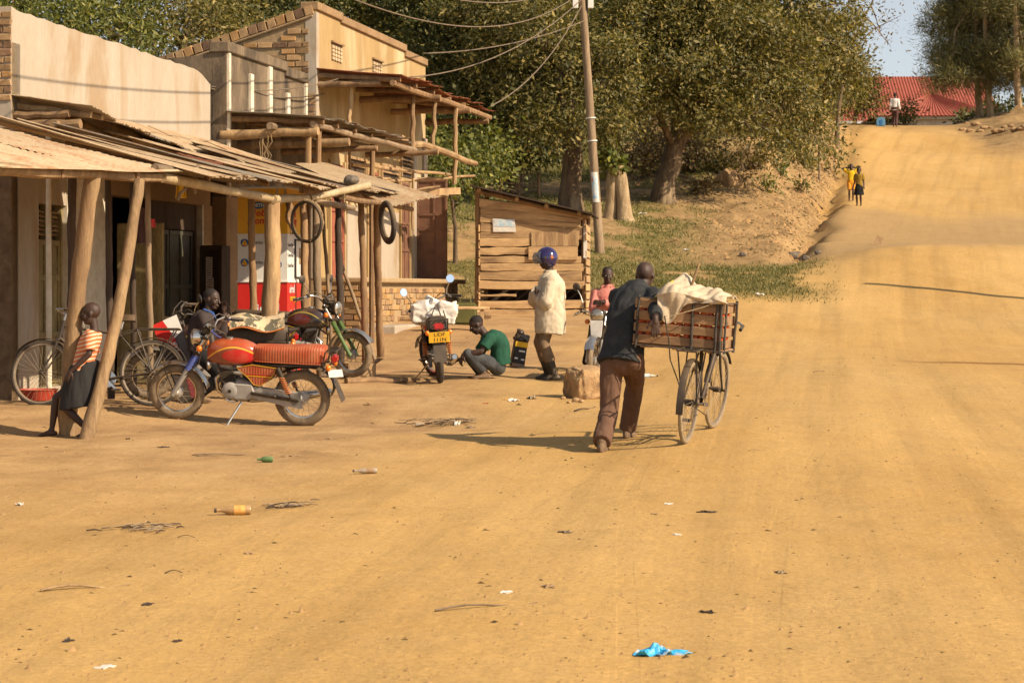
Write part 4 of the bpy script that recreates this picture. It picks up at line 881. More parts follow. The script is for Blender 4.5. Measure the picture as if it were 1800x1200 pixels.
# heap of split logs and a green crate behind
for i, (px, py, Y, L, r) in enumerate(((745, 520, 37.5, 1.4, .05), (770, 508, 38, 1.2, .045), (800, 532, 36.5, 1.3, .055), (730, 545, 36, .9, .05))):
    p = W(px, py, Y); p.z = gz(p.x, Y) + .05; o = MB(); log(o, (-L / 2, 0, 0), (L / 2, .2, .01), r); q = o.build('log', MT['wood_bark'], None, True, loc=p)
    tag(q, ['log lying on the slope behind the white-sacked motorcycle', 'uppermost log on the slope left of the kiosk', 'log nearest the plank bench', 'short log against the brick plinth'][i], 'log', 'logs left of the kiosk')
mat('plastic_green', (.09, .10, .02), .5, s=5, dust=.3)
p = G(818, 35.6); c = thing('jerry_can', 'olive green plastic container behind the plank bench', 'container', p)
mb = MB(); mb.box((0, 0, .2), (.42, .25, .4)); mb.build('body', MT['plastic_green'], c, bevel=.04, seg=3); mb = MB(); mb.tube([(-.1, 0, .39), (-.08, 0, .46), (.08, 0, .46), (.1, 0, .39)], .018, 8); mb.build('handle', MT['plastic_green'], c, True)

# ------------------------------------------------------------------ utility pole and its lines
up = W(1055, 445, 50); up.z = gz(up.x, 50) - .1; tp = W(1024, 0, 50); dx = (tp.x - up.x) / (tp.z - up.z)
UP = thing('utility_pole', 'tall leaning wooden utility pole with pasted posters right of the kiosk', 'pole', up)
Ht = 8.0; mb = MB(); mb.tube([(dx * h, 0, h) for h in np.linspace(0, Ht, 9)], [.120 - .040 * i / 8 for i in range(9)], 14); mb.build('shaft', MT['wood_grey'], UP, True)
hz_ = lambda py: (CZ - (py - HZ) / F * 50) - up.z
for py in (209, 249):
    mb = MB(); h = hz_(py); mb.lathe([(.128, 0), (.130, .03)], (dx * h, 0, h), (dx, 0, 1), 16); mb.build('band', MT['booth_white'], UP)
h0, h1 = hz_(356), hz_(303)
for i, (ha, hb, m_) in enumerate(((h0, h1, 'paper'), (h0 + .1, h1 - .1, 'poster_blue'))):
    mb = MB(); rr_ = .126 + .003 * i; w_ = .72 - .1 * i
    mb.shell(lambda u, v: (dx * (ha + (hb - ha) * v) + rr_ * math.sin(w_ * (u * 2 - 1) - .1), -rr_ * math.cos(w_ * (u * 2 - 1) - .1), ha + (hb - ha) * v), 8, 2, .002); mb.build('poster', MT[m_], UP)
for s_ in (-1, 1):
    mb = MB(); h = hz_(8); mb.box((dx * h + s_ * .19, -.05, h + .1), (.14, .12, .42)); mb.build('meter_box', MT['booth_white'], UP, bevel=.01)
mb = MB(); mb.box((dx * 7.3, -.06, 7.35), (1.3, .09, .11)); mb.build('crossarm', MT['wood_grey'], UP)
mb = MB(); log(mb, (dx * 3 + .16, .02, .6), (dx * 7 + .12, .02, 7), .012, .012, .01); mb.build('down_cable', MT['steel_dark'], UP)
mat('wire', (.20, .15, .10), .7, s=3)
def wire(label, a, b, sag, r=.013):
    a, b = Vector(a), Vector(b); mb = MB(); mb.tube([a.lerp(b, t) - Vector((0, 0, 4 * sag * t * (1 - t))) for t in np.linspace(0, 1, 40)], r, 5)
    tag(mb.build('power_line', MT['wire'], None, True), label, 'power line', 'overhead lines')
P1 = Vector((up.x + dx * 7.2, 49.9, up.z))
for i, (dz, sg, lb) in enumerate(((6.55, 1.35, 'lowest of the overhead lines sweeping from the pole across the shops'), (6.95, 1.30, 'middle overhead line sweeping from the pole across the shops'), (7.4, 1.3, 'highest overhead line sweeping from the pole across the shops'))):
    wire(lb, P1 + Vector((-.1, 0, dz)), (-4.25, 15, 5.55 + i * .42), sg, .012)
wire('service line from the pole to the top corner of the ochre shop', P1 + Vector((.08, 0, hz_(38))), W(745, 94, 40.6), .18)
wire('service line from the pole to the ochre wall above its awning', P1 + Vector((0, 0, hz_(2))), W(700, 137, 38.5), .45)
wire('service line dropping from the pole to the rusty awning corner', P1 + Vector((.02, 0, hz_(12))), W(862, 187, 39.6), .35)
wire('thin wire strung across the grey shop front', W(371, 152, 29.72), W(640, 122, 34.6), .18, .009)
wire('second thin wire strung across the grey shop front', W(371, 156, 29.72), W(570, 165, 34.0), .10, .011)
UQ = thing('utility_pole', 'wooden utility pole standing nearest the camera on the left', 'pole', (-4.35, 15, gz(-4.35, 15) - .1))
mb = MB(); mb.tube([(0, 0, h) for h in np.linspace(0, 7, 6)], [.13 - .03 * i / 5 for i in range(6)], 12); mb.build('shaft', MT['wood_grey'], UQ, True)

# ------------------------------------------------------------------ leaves, trees, grass
def leafmat(name, c, c2, c3, tr=.3):
    M_, N, L, B = newmat(name); g = N.new('ShaderNodeNewGeometry')
    col = ramp(N, L, g.outputs['Random Per Island'], [(0, c), (.5, c2), (.88, c3), (1, tuple(min(x * 1.5, .6) for x in c3))])
    L.new(col, B.inputs['Base Color']); B.inputs['Roughness'].default_value = .55; B.inputs['Specular IOR Level'].default_value = .35
    tl = N.new('ShaderNodeBsdfTranslucent'); L.new(mixc(N, L, 1., col, (1.1, 1.15, .5), 'MULTIPLY'), tl.inputs['Color'])
    mx = N.new('ShaderNodeMixShader'); mx.inputs[0].default_value = tr; L.new(B.outputs[0], mx.inputs[1]); L.new(tl.outputs[0], mx.inputs[2])
    L.new(mx.outputs[0], N['Material Output'].inputs['Surface']); return M_
leafmat('leaf_olive', (.062, .064, .018), (.140, .128, .036), (.26, .20, .06), .35); leafmat('leaf_dark', (.044, .055, .016), (.088, .098, .028), (.17, .15, .045))
leafmat('leaf_fresh', (.06, .078, .016), (.12, .135, .028), (.21, .20, .045), .35); leafmat('leaf_dry', (.10, .062, .025), (.15, .10, .038), (.23, .15, .055)); leafmat('needle', (.12, .12, .045), (.20, .185, .07), (.31, .26, .10), .3)
leafmat('blade', (.065, .08, .018), (.14, .135, .034), (.29, .225, .085), .25)
mat('bark', (.20, .135, .075), .95, c2=(.075, .05, .03), s=7, st=(1, 1, .25), bump=1., bs=12, bd=.04, c3=(.30, .22, .13), s3=2)
mat('bark_pale', (.44, .32, .18), .95, c2=(.24, .16, .085), s=6, st=(1, 1, .3), bump=1., bs=12, bd=.04)
NR = np.random.default_rng(4); V3 = Vector
def leaves_mesh(name, pts, nrm, size, asp=.42, droop=.25, fold=.18):
    n = len(pts); L = size * np.clip(NR.lognormal(0, .28, n), .5, 1.8)
    d = NR.normal(size=(n, 3)) + nrm * .9; d[:, 2] -= droop; d /= np.linalg.norm(d, axis=1, keepdims=True)
    r = nrm * 1.1 + np.array([.25, -.1, .55]) + NR.normal(size=(n, 3)) * .45; s = np.cross(d, r); s /= np.linalg.norm(s, axis=1, keepdims=True) + 1e-9; k = np.cross(d, s)
    w = (L * asp * .5)[:, None]; L = L[:, None]
    v = np.empty((n, 4, 3)); v[:, 0] = pts; v[:, 1] = pts + d * L * .5 + s * w + k * w * fold * 2; v[:, 2] = pts + d * L; v[:, 3] = pts + d * L * .5 - s * w + k * w * fold * 2
    me = bpy.data.meshes.new(name); me.vertices.add(n * 4); me.vertices.foreach_set('co', v.ravel())
    me.loops.add(n * 4); me.loops.foreach_set('vertex_index', np.arange(n * 4)); me.polygons.add(n)
    me.polygons.foreach_set('loop_start', np.arange(0, n * 4, 4)); me.polygons.foreach_set('loop_total', np.full(n, 4)); me.update(); return me
def crown_pts(blobs, per, clump=.38, hollow=.35):
    P = []; Nn = []
    for c, r, k in blobs:
        m = max(3, int(k)); d = NR.normal(size=(m, 3)); d /= np.linalg.norm(d, axis=1, keepdims=True)
        rad = (hollow + (1 - hollow) * NR.random(m) ** .5)[:, None] * NR.uniform(.8, 1.12, (m, 1))
        cc = np.array(c) + d * rad * np.array(r)
        for j in range(m):
            q = NR.normal(size=(per, 3)) * clump * NR.uniform(.6, 1.25) * np.array([1, 1, .75]); P.append(cc[j] + q); Nn.append(np.repeat(d[j:j + 1], per, 0) * .6 + q / (np.linalg.norm(q, axis=1, keepdims=True) + 1e-6) * .7)
    return np.concatenate(P), np.concatenate(Nn)
def tree(name, label, cat, base, trunk, r0, r1, blobs, per, leaf, size, barkm='bark', group=None, clump=.38, asp=.42, limbs=True, dens=6., droop=.25):
    base = Vector(base); T = thing(name, label, cat, base, 0, group); pts = [Vector((0, 0, -.25))] + [Vector(p) - base for p in trunk]
    # fill the trunk path with a little crookedness and a root flare
    dense = []
    for i in range(len(pts) - 1):
        for t in (0, .34, .67): dense.append(pts[i].lerp(pts[i + 1], t))
    dense.append(pts[-1]); n = len(dense); rs = []
    for i in range(n):
        t = i / (n - 1); rs.append((r0 + (r1 - r0) * t) * (1 + .55 * math.exp(-t * 9)) * ru(.93, 1.07))
        if 0 < i < n - 1: dense[i] += Vector((ru(-1, 1), ru(-1, 1), 0)) * r0 * .12
    if r0 > 0:
        mb = MB(); mb.tube(dense, rs, 12); mb.build('trunk', MT[barkm], T, True)
    bl = [(Vector(c) - base, ((r, r, r * .8) if not hasattr(r, '__len__') else r)) for c, r in blobs]
    if limbs and r0 > 0:
        for c, r in bl:
            s = dense[min(n - 1, max(2, int(n * ru(.5, .98))))]; e = c + Vector((ru(-.2, .2), ru(-.2, .2), ru(-.3, .1))) * r[0]; m = s.lerp(e, .5) + Vector((ru(-.2, .2), ru(-.2, .2), ru(.0, .35))) * (e - s).length * .35
            mb = MB(); q = [s, s.lerp(m, .5) + Vector((0, 0, .05)), m, m.lerp(e, .55), e]; a = max(r1 * .7, .04); mb.tube(q, [a, a * .8, a * .62, a * .42, a * .15], 7); mb.build('limb', MT[barkm], T, True)
            for k in range(4):
                f = m.lerp(e, ru(.1, .9)); g = f + Vector((ru(-1, 1), ru(-1, 1), ru(-.5, .9))) * r[0] * .8; mb = MB(); mb.tube([f, f.lerp(g, .5) + Vector((0, 0, .1)), g], [a * .3, a * .2, a * .08], 5); mb.build('twig', MT[barkm], T, True)
    P_, N_ = crown_pts([(c, r, dens * r[0] * r[2] * 4) for c, r in bl], per, clump)
    me = leaves_mesh('crown', P_, N_, size, asp, droop); mkobj('crown', me, MT[leaf], T); return T
def Wb(*a): return [(W(px, py, Y), r) for px, py, Y, r in a]
tree('roadside_tree', 'broad olive-leaved tree with leaning trunk beside the rock, overhanging the bank', 'tree', G(1165, 62), [W(1166, 340, 62), W(1176, 295, 62), W(1192, 245, 62), W(1216, 190, 62), W(1250, 120, 62.3)], .40, .20,
     Wb((1130, 70, 62, 2.1), (1215, 90, 60.8, 2.3), (1310, 105, 61.5, 2.2), (1395, 165, 63, 1.5), (1425, 85, 66, 1.8), (1250, -40, 62, 2.6), (1380, -10, 64, 2.4), (1120, 165, 60.5, 1.2), (1235, 190, 60, .95), (1310, 205, 61, 1.1), (1350, 238, 62, .65), (1470, 30, 67, 1.2), (1400, 225, 64, .8), (1180, 0, 62, 2.2), (1480, 110, 67, .9)),
     170, 'leaf_olive', .145, dens=3.0, clump=.34)
tree('roadside_tree', 'dark-trunked leafy tree behind the kiosk and left of the pole', 'tree', G(1003, 58), [W(1004, 330, 58), W(1006, 260, 58), W(1000, 190, 58.4), W(985, 110, 59), W(965, 40, 59.5), W(950, -40, 60)], .30, .22,
     Wb((960, 70, 57.5, 1.9), (1050, 110, 57, 1.5), (890, 120, 58, 1.6), (1010, 205, 56.5, 1.0), (940, 180, 57.5, 1.1), (1030, -20, 60, 2.3), (870, 10, 59, 2.1), (1085, 210, 57, .8), (980, 235, 56.4, .8)), 165, 'leaf_olive', .14, dens=3.0, clump=.32)
tree('roadside_tree', 'shaded dark tree rising behind the rusty awning', 'tree', G(898, 62), [W(900, 320, 62), W(905, 260, 62), W(880, 150, 62), W(850, 60, 62)], .34, .2,
     Wb((880, 220, 61, 1.3), (820, 190, 59, 1.3), (795, 100, 60, 1.7), (770, 30, 61, 1.9), (850, 60, 62, 2.2), (720, 10, 62, 1.8), (660, -10, 63, 1.5), (930, 250, 61, 1.0), (790, 240, 58, 1.1)), 150, 'leaf_dark', .145, dens=4.0)
tree('leafy_bush', 'green broad-leaved bush just beyond the ochre shop', 'bush', G(800, 46.5), [W(800, 400, 46.5), W(790, 320, 46.5)], .06, .03, Wb((785, 285, 46.5, .75), (830, 270, 47.5, .8), (768, 310, 45.5, .45), (850, 300, 49, .6)), 70, 'leaf_fresh', .105, asp=.7, dens=10, droop=.7)
tree('leafy_bush', 'brown dry bush on the slope behind the leaning tree', 'bush', G(1215, 69), [W(1215, 300, 69), W(1210, 280, 69)], .05, .03, Wb((1190, 265, 69, 1.2), (1250, 270, 70, 1.1), (1120, 280, 68, 1.0), (1150, 235, 71, 1.4)), 34, 'leaf_dry', .16, dens=9)
tree('leafy_bush', 'green shrub on the bank left of the ditch', 'bush', G(1300, 78), [W(1300, 290, 78), W(1300, 265, 78)], .05, .03, Wb((1280, 262, 78, 1.2), (1330, 250, 80, 1.2), (1240, 240, 80, 1.6), (1370, 225, 84, 1.4)), 34, 'leaf_olive', .17, dens=8)
# pollarded double stump with fresh shoots
st = G(1085, 57); S_ = thing('tree_stump', 'pale split tree stump with green shoots beside the pole', 'stump', st)
for a, b, r in ((W(1072, 372, 57), W(1078, 292, 57), .19), (W(1100, 378, 56.8), W(1088, 290, 57), .20)):
    mb = MB(); a = a - st; b = b - st; a.z = -.2; mb.tube([a, a.lerp(b, .15) + Vector((0, 0, 0)), a.lerp(b, .4) + Vector((.02, 0, 0)), a.lerp(b, .75), b], [r * 1.7, r * 1.15, r * .95, r, r * .75], 12); mb.build('trunk', MT['bark_pale'], S_, True)
P_, N_ = crown_pts([(W(1070, 268, 57) - st, (.32, .32, .3), 14), (W(1085, 285, 56.7) - st, (.22, .2, .2), 6)], 16, .14); mkobj('crown', leaves_mesh('crown', P_, N_, .17, .75, .6), MT['leaf_fresh'], S_)
# trees behind the shops, upper left
for i, (lb, bl, lf) in enumerate((('bright green thicket above the cream parapet at the far left', ((20, 40, 41, 1.3), (80, 10, 42, 1.4), (110, 70, 40, .9), (-40, 0, 42, 1.5)), 'leaf_fresh'),
                      ('green thicket rising above the middle of the cream parapet', ((190, 40, 42, 1.3), (240, 80, 41, .8), (170, -10, 43, 1.5)), 'leaf_fresh'),
                      ('olive thicket above the grey shop roof', ((310, 50, 43, 1.2), (370, 40, 44, 1.0), (290, -10, 44, 1.4), (400, 60, 45, .7), (400, 0, 46, .9)), 'leaf_olive'),
                      ('dark tree standing behind the brick gable', ((450, 20, 60, 1.6), (520, -20, 60, 1.6), (400, 0, 60, 1.4), (580, 0, 62, 1.2)), 'leaf_dark'))):
    b = bl[0]; base = G(b[0], b[2]); tree('background_tree', lb, 'tree', base, [W(b[0], 150, b[2]), W(b[0] + 15, 60, b[2])], .14, .08, Wb(*bl), 56, lf, .115 if i < 3 else .17, group='trees behind the shops', dens=10, clump=.30, asp=.36)
# wood on the slope behind
for i, (px, Y, bl) in enumerate(((640, 84, ((620, -30, 84, 2.5), (700, 60, 84, 2.6), (760, 160, 83, 2.3), (690, 180, 84, 2.), (780, 250, 82, 1.8))), (850, 86, ((840, 50, 86, 3.), (900, 170, 85, 2.6), (830, 200, 85, 2.2), (880, 270, 82, 1.8), (950, 290, 80, 1.6))),
                      (1000, 88, ((980, 40, 88, 3.2), (1040, 160, 88, 2.8), (980, 230, 86, 2.), (1050, 260, 84, 1.7))), (1150, 92, ((1120, 60, 92, 3.2), (1190, 160, 92, 2.6), (1110, 210, 90, 2.2), (1220, 220, 92, 1.8))),
                      (1330, 100, ((1280, 50, 100, 3.), (1340, 140, 100, 2.6), (1270, 180, 100, 2.2), (1400, 90, 102, 2.4))))):
    lb = ['dark tree mass behind the rusty awning, farthest left on the slope', 'dark tree behind the kiosk roof on the slope', 'shaded tree behind the utility pole on the slope', 'tree behind the leaning trunk, high on the slope', 'tree at the top of the slope before the ditch'][i]
    tree('background_tree', lb, 'tree', G(px, Y), [W(px, 250, Y), W(px + 10, 100, Y)], .25, .15, Wb(*bl), 80, 'leaf_dark' if i < 3 else 'leaf_olive', .21, group='trees on the slope behind', dens=5, clump=.55)
for i, (px, py, r) in enumerate(((1262, 300, .55), (1330, 285, .5), (1372, 300, .4), (1392, 262, .5), (1300, 318, .35), (1350, 330, .3), (1408, 330, .28), (1240, 335, .4), (1420, 290, .35))):
    p = GP(px, py + 8, 50); k_ = p.y / F; c_ = V3((p.x, p.y, p.z + r * .7)); tree('dry_shrub', ['scrubby shrub right of the leaning trunk', 'scrubby shrub above the tan boulder', 'small scrub on the bare bank face', 'scrub at the top of the bare bank', 'low scrub beside the tan boulder', 'tuft of scrub below the bank shrubs', 'smallest scrub beside the ditch', 'scrub at the roots of the leaning trunk', 'scrub overhanging the ditch edge'][i], 'shrub', p, [p + V3((0, 0, r * .5)), c_], .02, .012, [(c_, r)], 26, ('leaf_olive', 'leaf_dry', 'leaf_fresh')[i % 3], .15, group='scrub on the bank', dens=24, clump=.2)
tree('slender_tree', 'sparse thin-branched tree against the patch of sky', 'tree', G(1470, 92), [W(1475, 180, 92), W(1490, 110, 92), W(1510, 50, 92), W(1540, -10, 92)], .10, .03, Wb((1500, 110, 92, .7), (1545, 60, 92, .7), (1585, 20, 92, .7), (1530, 15, 92, .8), (1565, 85, 92, .4)), 4, 'leaf_dry', .17, dens=6, clump=.4)
tree('hedge_tree', 'bushy tree before the red-roofed house', 'tree', G(1500, 112), [W(1505, 200, 112), W(1508, 160, 112)], .12, .08, Wb((1497, 170, 112, 1.3), (1530, 185, 112, .8), (1465, 150, 110, 1.6), (1515, 150, 113, .9), (1480, 110, 112, 1.4), (1450, 190, 108, .9)), 80, 'leaf_olive', .18, dens=6, clump=.45)
tree('leafy_bush', 'low bush beside the white-shirted walker', 'bush', G(1588, 114), [W(1588, 212, 114), W(1588, 205, 114)], .03, .02, Wb((1585, 205, 114, .7), (1597, 190, 114, .5)), 30, 'leaf_olive', .2, dens=12)
tree('leafy_bush', 'leafy branches hanging over the ditch', 'bush', G(1440, 80), [W(1440, 270, 82), W(1438, 240, 82)], .04, .03, Wb((1435, 240, 82, .7), (1462, 262, 84, .45), (1420, 270, 80, .45), (1470, 285, 84, .35), (1400, 262, 78, .7)), 16, 'leaf_olive', .2, dens=14, droop=.9)
for i, (px, Y, bl, lb) in enumerate(((1722, 112, ((1668, 135, 111, 1.0), (1710, 112, 112, 1.4), (1680, 80, 113, 1.6), (1645, 105, 112, .8), (1705, 30, 113, 1.8), (1662, 35, 113, 1.2), (1640, 140, 111, .6), (1690, -20, 113, 1.6)), 'left pine with pale trunk beside the red roof'),
                      (1740, 111, ((1752, 128, 111, 1.2), (1762, 90, 111, 1.7), (1745, 20, 112, 1.9), (1740, -40, 112, 1.8), (1725, 145, 111, .6)), 'middle pine with straight pale trunk on the right'), (1792, 109, ((1798, 120, 109, 1.2), (1810, 70, 110, 1.8), (1795, 0, 110, 2.0), (1850, 120, 110, 1.8)), 'rightmost pine leaning at the picture edge'))):
    tree('pine_tree', lb, 'pine tree', G(px, Y), [W(px, 200, Y), W(px - 3, 160, Y), W(px - 6, 80, Y), W(px - 8, 0, Y)], .24, .12, Wb(*bl), 200, 'needle', .30, 'bark_pale', 'pines on the right', clump=.36, asp=.09, dens=5, droop=-.1)
tree('hedge_tree', 'dark hedge under the pines', 'hedge', G(1700, 118), [W(1700, 215, 118), W(1700, 200, 118)], .05, .04, Wb((1690, 214, 118, .5), (1710, 210, 118, .6), (1750, 200, 118, 1.0), (1790, 195, 116, 1.0)), 40, 'leaf_dark', .25, dens=8)

# woven stick fence under the trees
WF = thing('stick_fence', 'woven stick fence in the shade behind the kiosk', 'fence', G(860, 60))
for k in range(26):
    z = k * .055; mb = MB(); a = G(768, 60) - WF.location; b = G(955, 62) - WF.location; q = [a.lerp(b, t) + Vector((0, .06 * math.sin(t * 30 + k * 3.1), .15 + z + ru(-.05, .05) + .12 * math.sin(t * 3 + 1))) for t in np.linspace(ru(0, .12), ru(.8, 1), 14)]
    mb.tube(q, ru(.012, .022), 5); mb.build('stick', MT['wood_grey'], WF, True)
for t in np.linspace(.05, .95, 6):
    a = (G(768, 60)).lerp(G(955, 62), float(t)) - WF.location; mb = MB(); log(mb, a + Vector((0, 0, -.2)), a + Vector((ru(-.1, .1), 0, 1.7)), .05, .04); mb.build('stake', MT['wood_bark'], WF, True)
# cut branches piled by the rock
for i in range(5):
    a = W(1190 + i * 3, 305 + i * 5, 66); b = W(1262, 325 + i * 4, 65.5); mb = MB(); log(mb, a, b, .03, .02, .03)
    tag(mb.build('cut_branch', MT['wood_grey'], None, True), ['lowest', 'second lowest', 'middle', 'second highest', 'topmost'][4 - i] + ' bare cut branch in the pile behind the tan boulder', 'branch', 'cut branches behind the rock')

# grass: real blades where the earth carries grass
def blades():
    n = 330000; X = NR.uniform(-6, 22, n); Y = 39 + 57 * NR.random(n) ** 1.5; m = grass_mask(X, Y); k = (NR.random(n) < m * .9) & (np.abs(X / Y) < .3); X, Y = X[k], Y[k]; Z = ground(X, Y); n = len(X)
    h = NR.uniform(.025, .085, n) * (1 + np.clip(Y - 56, 0, 40) * .07); a = NR.uniform(0, 6.283, n); w = NR.uniform(.008, .016, n) * (1 + (Y - 40) * .02); lx = NR.normal(0, .6, n) * h; ly = NR.normal(0, .6, n) * h
    v = np.empty((n, 3, 3)); v[:, 0] = np.stack([X - np.cos(a) * w, Y - np.sin(a) * w, Z - .01], 1); v[:, 1] = np.stack([X + np.cos(a) * w, Y + np.sin(a) * w, Z - .01], 1); v[:, 2] = np.stack([X + lx, Y + ly, Z + h], 1)
    me = bpy.data.meshes.new('grass'); me.vertices.add(n * 3); me.vertices.foreach_set('co', v.ravel()); me.loops.add(n * 3); me.loops.foreach_set('vertex_index', np.arange(n * 3)); me.polygons.add(n)
    me.polygons.foreach_set('loop_start', np.arange(0, n * 3, 3)); me.polygons.foreach_set('loop_total', np.full(n, 3)); me.update()
    tag(mkobj('grass', me, MT['blade']), 'short dry grass on the verge and the slope', 'grass', None, 'stuff')
blades()
def scatter_stuff(name, label, cat, m_, n, sel, size, seed, leafy=False):
    r = np.random.default_rng(seed); P_ = sel(r, n); Z = ground(P_[:, 0], P_[:, 1]); n = len(P_)
    base = np.array([(1, 0, -.3), (-.4, .9, -.3), (-.5, -.8, -.3), (.1, .1, .8)]); fs = np.array([(0, 1, 3), (1, 2, 3), (2, 0, 3)])
    s = size(r, n)[:, None, None]; a = r.uniform(0, 6.28, n); c, t = np.cos(a), np.sin(a); R = np.zeros((n, 3, 3)); R[:, 0, 0] = c; R[:, 0, 1] = -t; R[:, 1, 0] = t; R[:, 1, 1] = c; R[:, 2, 2] = 1
    b = base[None] * r.uniform(.5, 1.3, (n, 4, 3)) * s
    if leafy: b[:, :, 2] *= .25; b[:, :, 1] *= .45
    v = np.einsum('nij,nkj->nki', R, b) + np.stack([P_[:, 0], P_[:, 1], Z], 1)[:, None]
    me = bpy.data.meshes.new(name); me.vertices.add(n * 4); me.vertices.foreach_set('co', v.ravel()); F_ = (np.arange(n)[:, None, None] * 4 + fs[None]).reshape(-1, 3)
    me.loops.add(F_.size); me.loops.foreach_set('vertex_index', F_.ravel()); me.polygons.add(len(F_)); me.polygons.foreach_set('loop_start', np.arange(0, F_.size, 3)); me.polygons.foreach_set('loop_total', np.full(len(F_), 3)); me.update()
    return tag(mkobj(name, me, MT[m_]), label, cat, None, 'stuff')
mat('pebble', (.46, .28, .12), .95, c2=(.33, .19, .08), s=3, fine=.1)
def _vis(r, n, y0, y1, p=2.0):
    Y = y0 + (y1 - y0) * r.random(n) ** p; return np.stack([r.uniform(-.27, .27, n) * Y, Y], 1)
scatter_stuff('gravel', 'fine pebbles and grit strewn over the dirt road', 'gravel', 'pebble', 9000, lambda r, n: _vis(r, n, 7, 45), lambda r, n: r.lognormal(-5.1, .5, n), 3)
scatter_stuff('leaf_litter', 'dry leaf litter and straw scraps on the beaten earth', 'litter', 'leaf_dry', 1500, lambda r, n: _vis(r, n, 8, 40, 1.3), lambda r, n: r.lognormal(-4.1, .5, n), 5, True)
def _bank(r, n):
    Y = r.uniform(50, 98, n); return np.stack([ditch_x(Y) - np.abs(r.normal(0, 1.8, n)), Y], 1)
scatter_stuff('bank_litter', 'dry leaves and clods on the ditch bank', 'litter', 'leaf_dry', 9000, _bank, lambda r, n: r.lognormal(-3.1, .5, n), 6, True)
scatter_stuff('bank_clods', 'earth clods broken off the ditch bank', 'clods', 'pebble', 2500, _bank, lambda r, n: r.lognormal(-3.2, .6, n), 8)

# ------------------------------------------------------------------ motorcycles
mat('chrome', (.62, .60, .56), .16, 1.0, s=6, fine=.05, dust=.22, c2=(.55, .53, .5)); mat('cast_alu', (.42, .40, .37), .5, .45, s=8, fine=.1, dust=.3); mat('grey_paint', (.44, .42, .39), .5, .1, s=4, fine=.08, dust=.3)
mat('black_paint', (.018, .017, .016), .35, .1, s=5, dust=.25); mat('black_plastic', (.022, .021, .02), .55, s=5, dust=.3); mat('engine_black', (.03, .028, .026), .6, .3, s=9, dust=.4)
mat('blue_rubber', (.045, .10, .42), .55, s=8, dust=.2); mat('lamp_red', (.42, .012, .012), .2, s=4, fine=0, coat=.6); mat('lamp_amber', (.80, .20, .01), .25, s=4, fine=0, coat=.6); mat('spring_orange', (.62, .17, .03), .45, s=6, dust=.3)
mat('plate_yellow', (.82, .45, .02), .5, s=3, fine=.05, dust=.12); mat('plate_white', (.74, .71, .66), .5, s=3, fine=.05, dust=.12); mat('lens', (.55, .50, .42), .08, .75, s=5, fine=.05, c2=(.3, .27, .22)); mat('mirror_glass', (.66, .74, .82), .04, 1.0, s=3, fine=0, c2=(.66, .74, .82))
mat('tyre_dusty', (.27, .20, .125), .9, c2=(.15, .11, .07), s=9, bump=.5, bs=70, bd=.008); mat('tyre_black', (.045, .04, .036), .8, c2=(.03, .027, .025), s=9, bump=.5, bs=70, bd=.008, dust=.35)
mat('seat_black', (.03, .027, .026), .6, s=6, dust=.3); mat('paint_green', (.07, .17, .045), .5, s=6, dust=.3); mat('spoke_steel', (.30, .25, .19), .6, .4, s=9, dust=.4)
def seat_material():
    M_, N, L, B = newmat('seat_orange'); tc = N.new('ShaderNodeTexCoord'); co = tc.outputs['Object']
    wv = N.new('ShaderNodeTexWave'); wv.wave_type = 'BANDS'; wv.bands_direction = 'X'; wv.inputs['Scale'].default_value = 11; wv.inputs['Distortion'].default_value = .35; L.new(co, wv.inputs[0])
    col = mixc(N, L, ramp(N, L, wv.outputs['Fac'], [(.05, .55), (.3, 0)]), (.40, .075, .024), (.29, .05, .018)); col = mixc(N, L, ramp(N, L, tnoise(N, L, co, 7, 5), [(.4, 0), (.75, .35)]), col, DUST)
    L.new(col, B.inputs['Base Color']); B.inputs['Roughness'].default_value = .5; bumpn(N, L, wv.outputs['Fac'], .35, .008, B); return M_
seat_material()
def tank_material(name, top, low, patch, line):
    M_, N, L, B = newmat(name); tc = N.new('ShaderNodeTexCoord'); co = tc.outputs['Object']; sp = N.new('ShaderNodeSeparateXYZ'); L.new(co, sp.inputs[0]); x, z = sp.outputs[0], sp.outputs[2]
    m_ = lambda op, a, b: mth(N, L, op, a, b)
    zl = m_('MULTIPLY_ADD', m_('POWER', m_('ABSOLUTE', m_('ADD', x, -.02), 0), 2.), -1.6); N[zl.node.name].inputs[2].default_value = .805     # the painted sweep line
    d = m_('SUBTRACT', z, zl); up = ramp(N, L, m_('ADD', d, .5), [(.497, 0), (.503, 1)])
    col = mixc(N, L, up, low, top); ex = m_('POWER', m_('DIVIDE', m_('ADD', x, .035), .175), 2.); ez = m_('POWER', m_('DIVIDE', m_('ADD', z, -.715), .072), 2.); e = m_('ADD', ex, ez)
    col = mixc(N, L, ramp(N, L, m_('MULTIPLY', e, .5), [(.49, 1), (.51, 0)]), col, patch)
    ln = ramp(N, L, m_('ADD', m_('ABSOLUTE', d, 0), .0), [(.006, 1), (.009, 0)]); col = mixc(N, L, ln, col, line)
    col = mixc(N, L, ramp(N, L, tnoise(N, L, co, 6, 5), [(.45, 0), (.8, .3)]), col, DUST); L.new(col, B.inputs['Base Color']); B.inputs['Roughness'].default_value = .3; B.inputs['Coat Weight'].default_value = .5; B.inputs['Coat Roughness'].default_value = .1; return M_
tank_material('tank_red', (.40, .07, .02), (.22, .05, .03), (.50, .008, .014), (.85, .42, .03)); tank_material('tank_dark', (.05, .03, .03), (.03, .025, .025), (.12, .012, .012), (.4, .3, .05)); tank_material('tank_green', (.05, .12, .06), (.5, .46, .38), (.05, .13, .07), (.6, .6, .5))
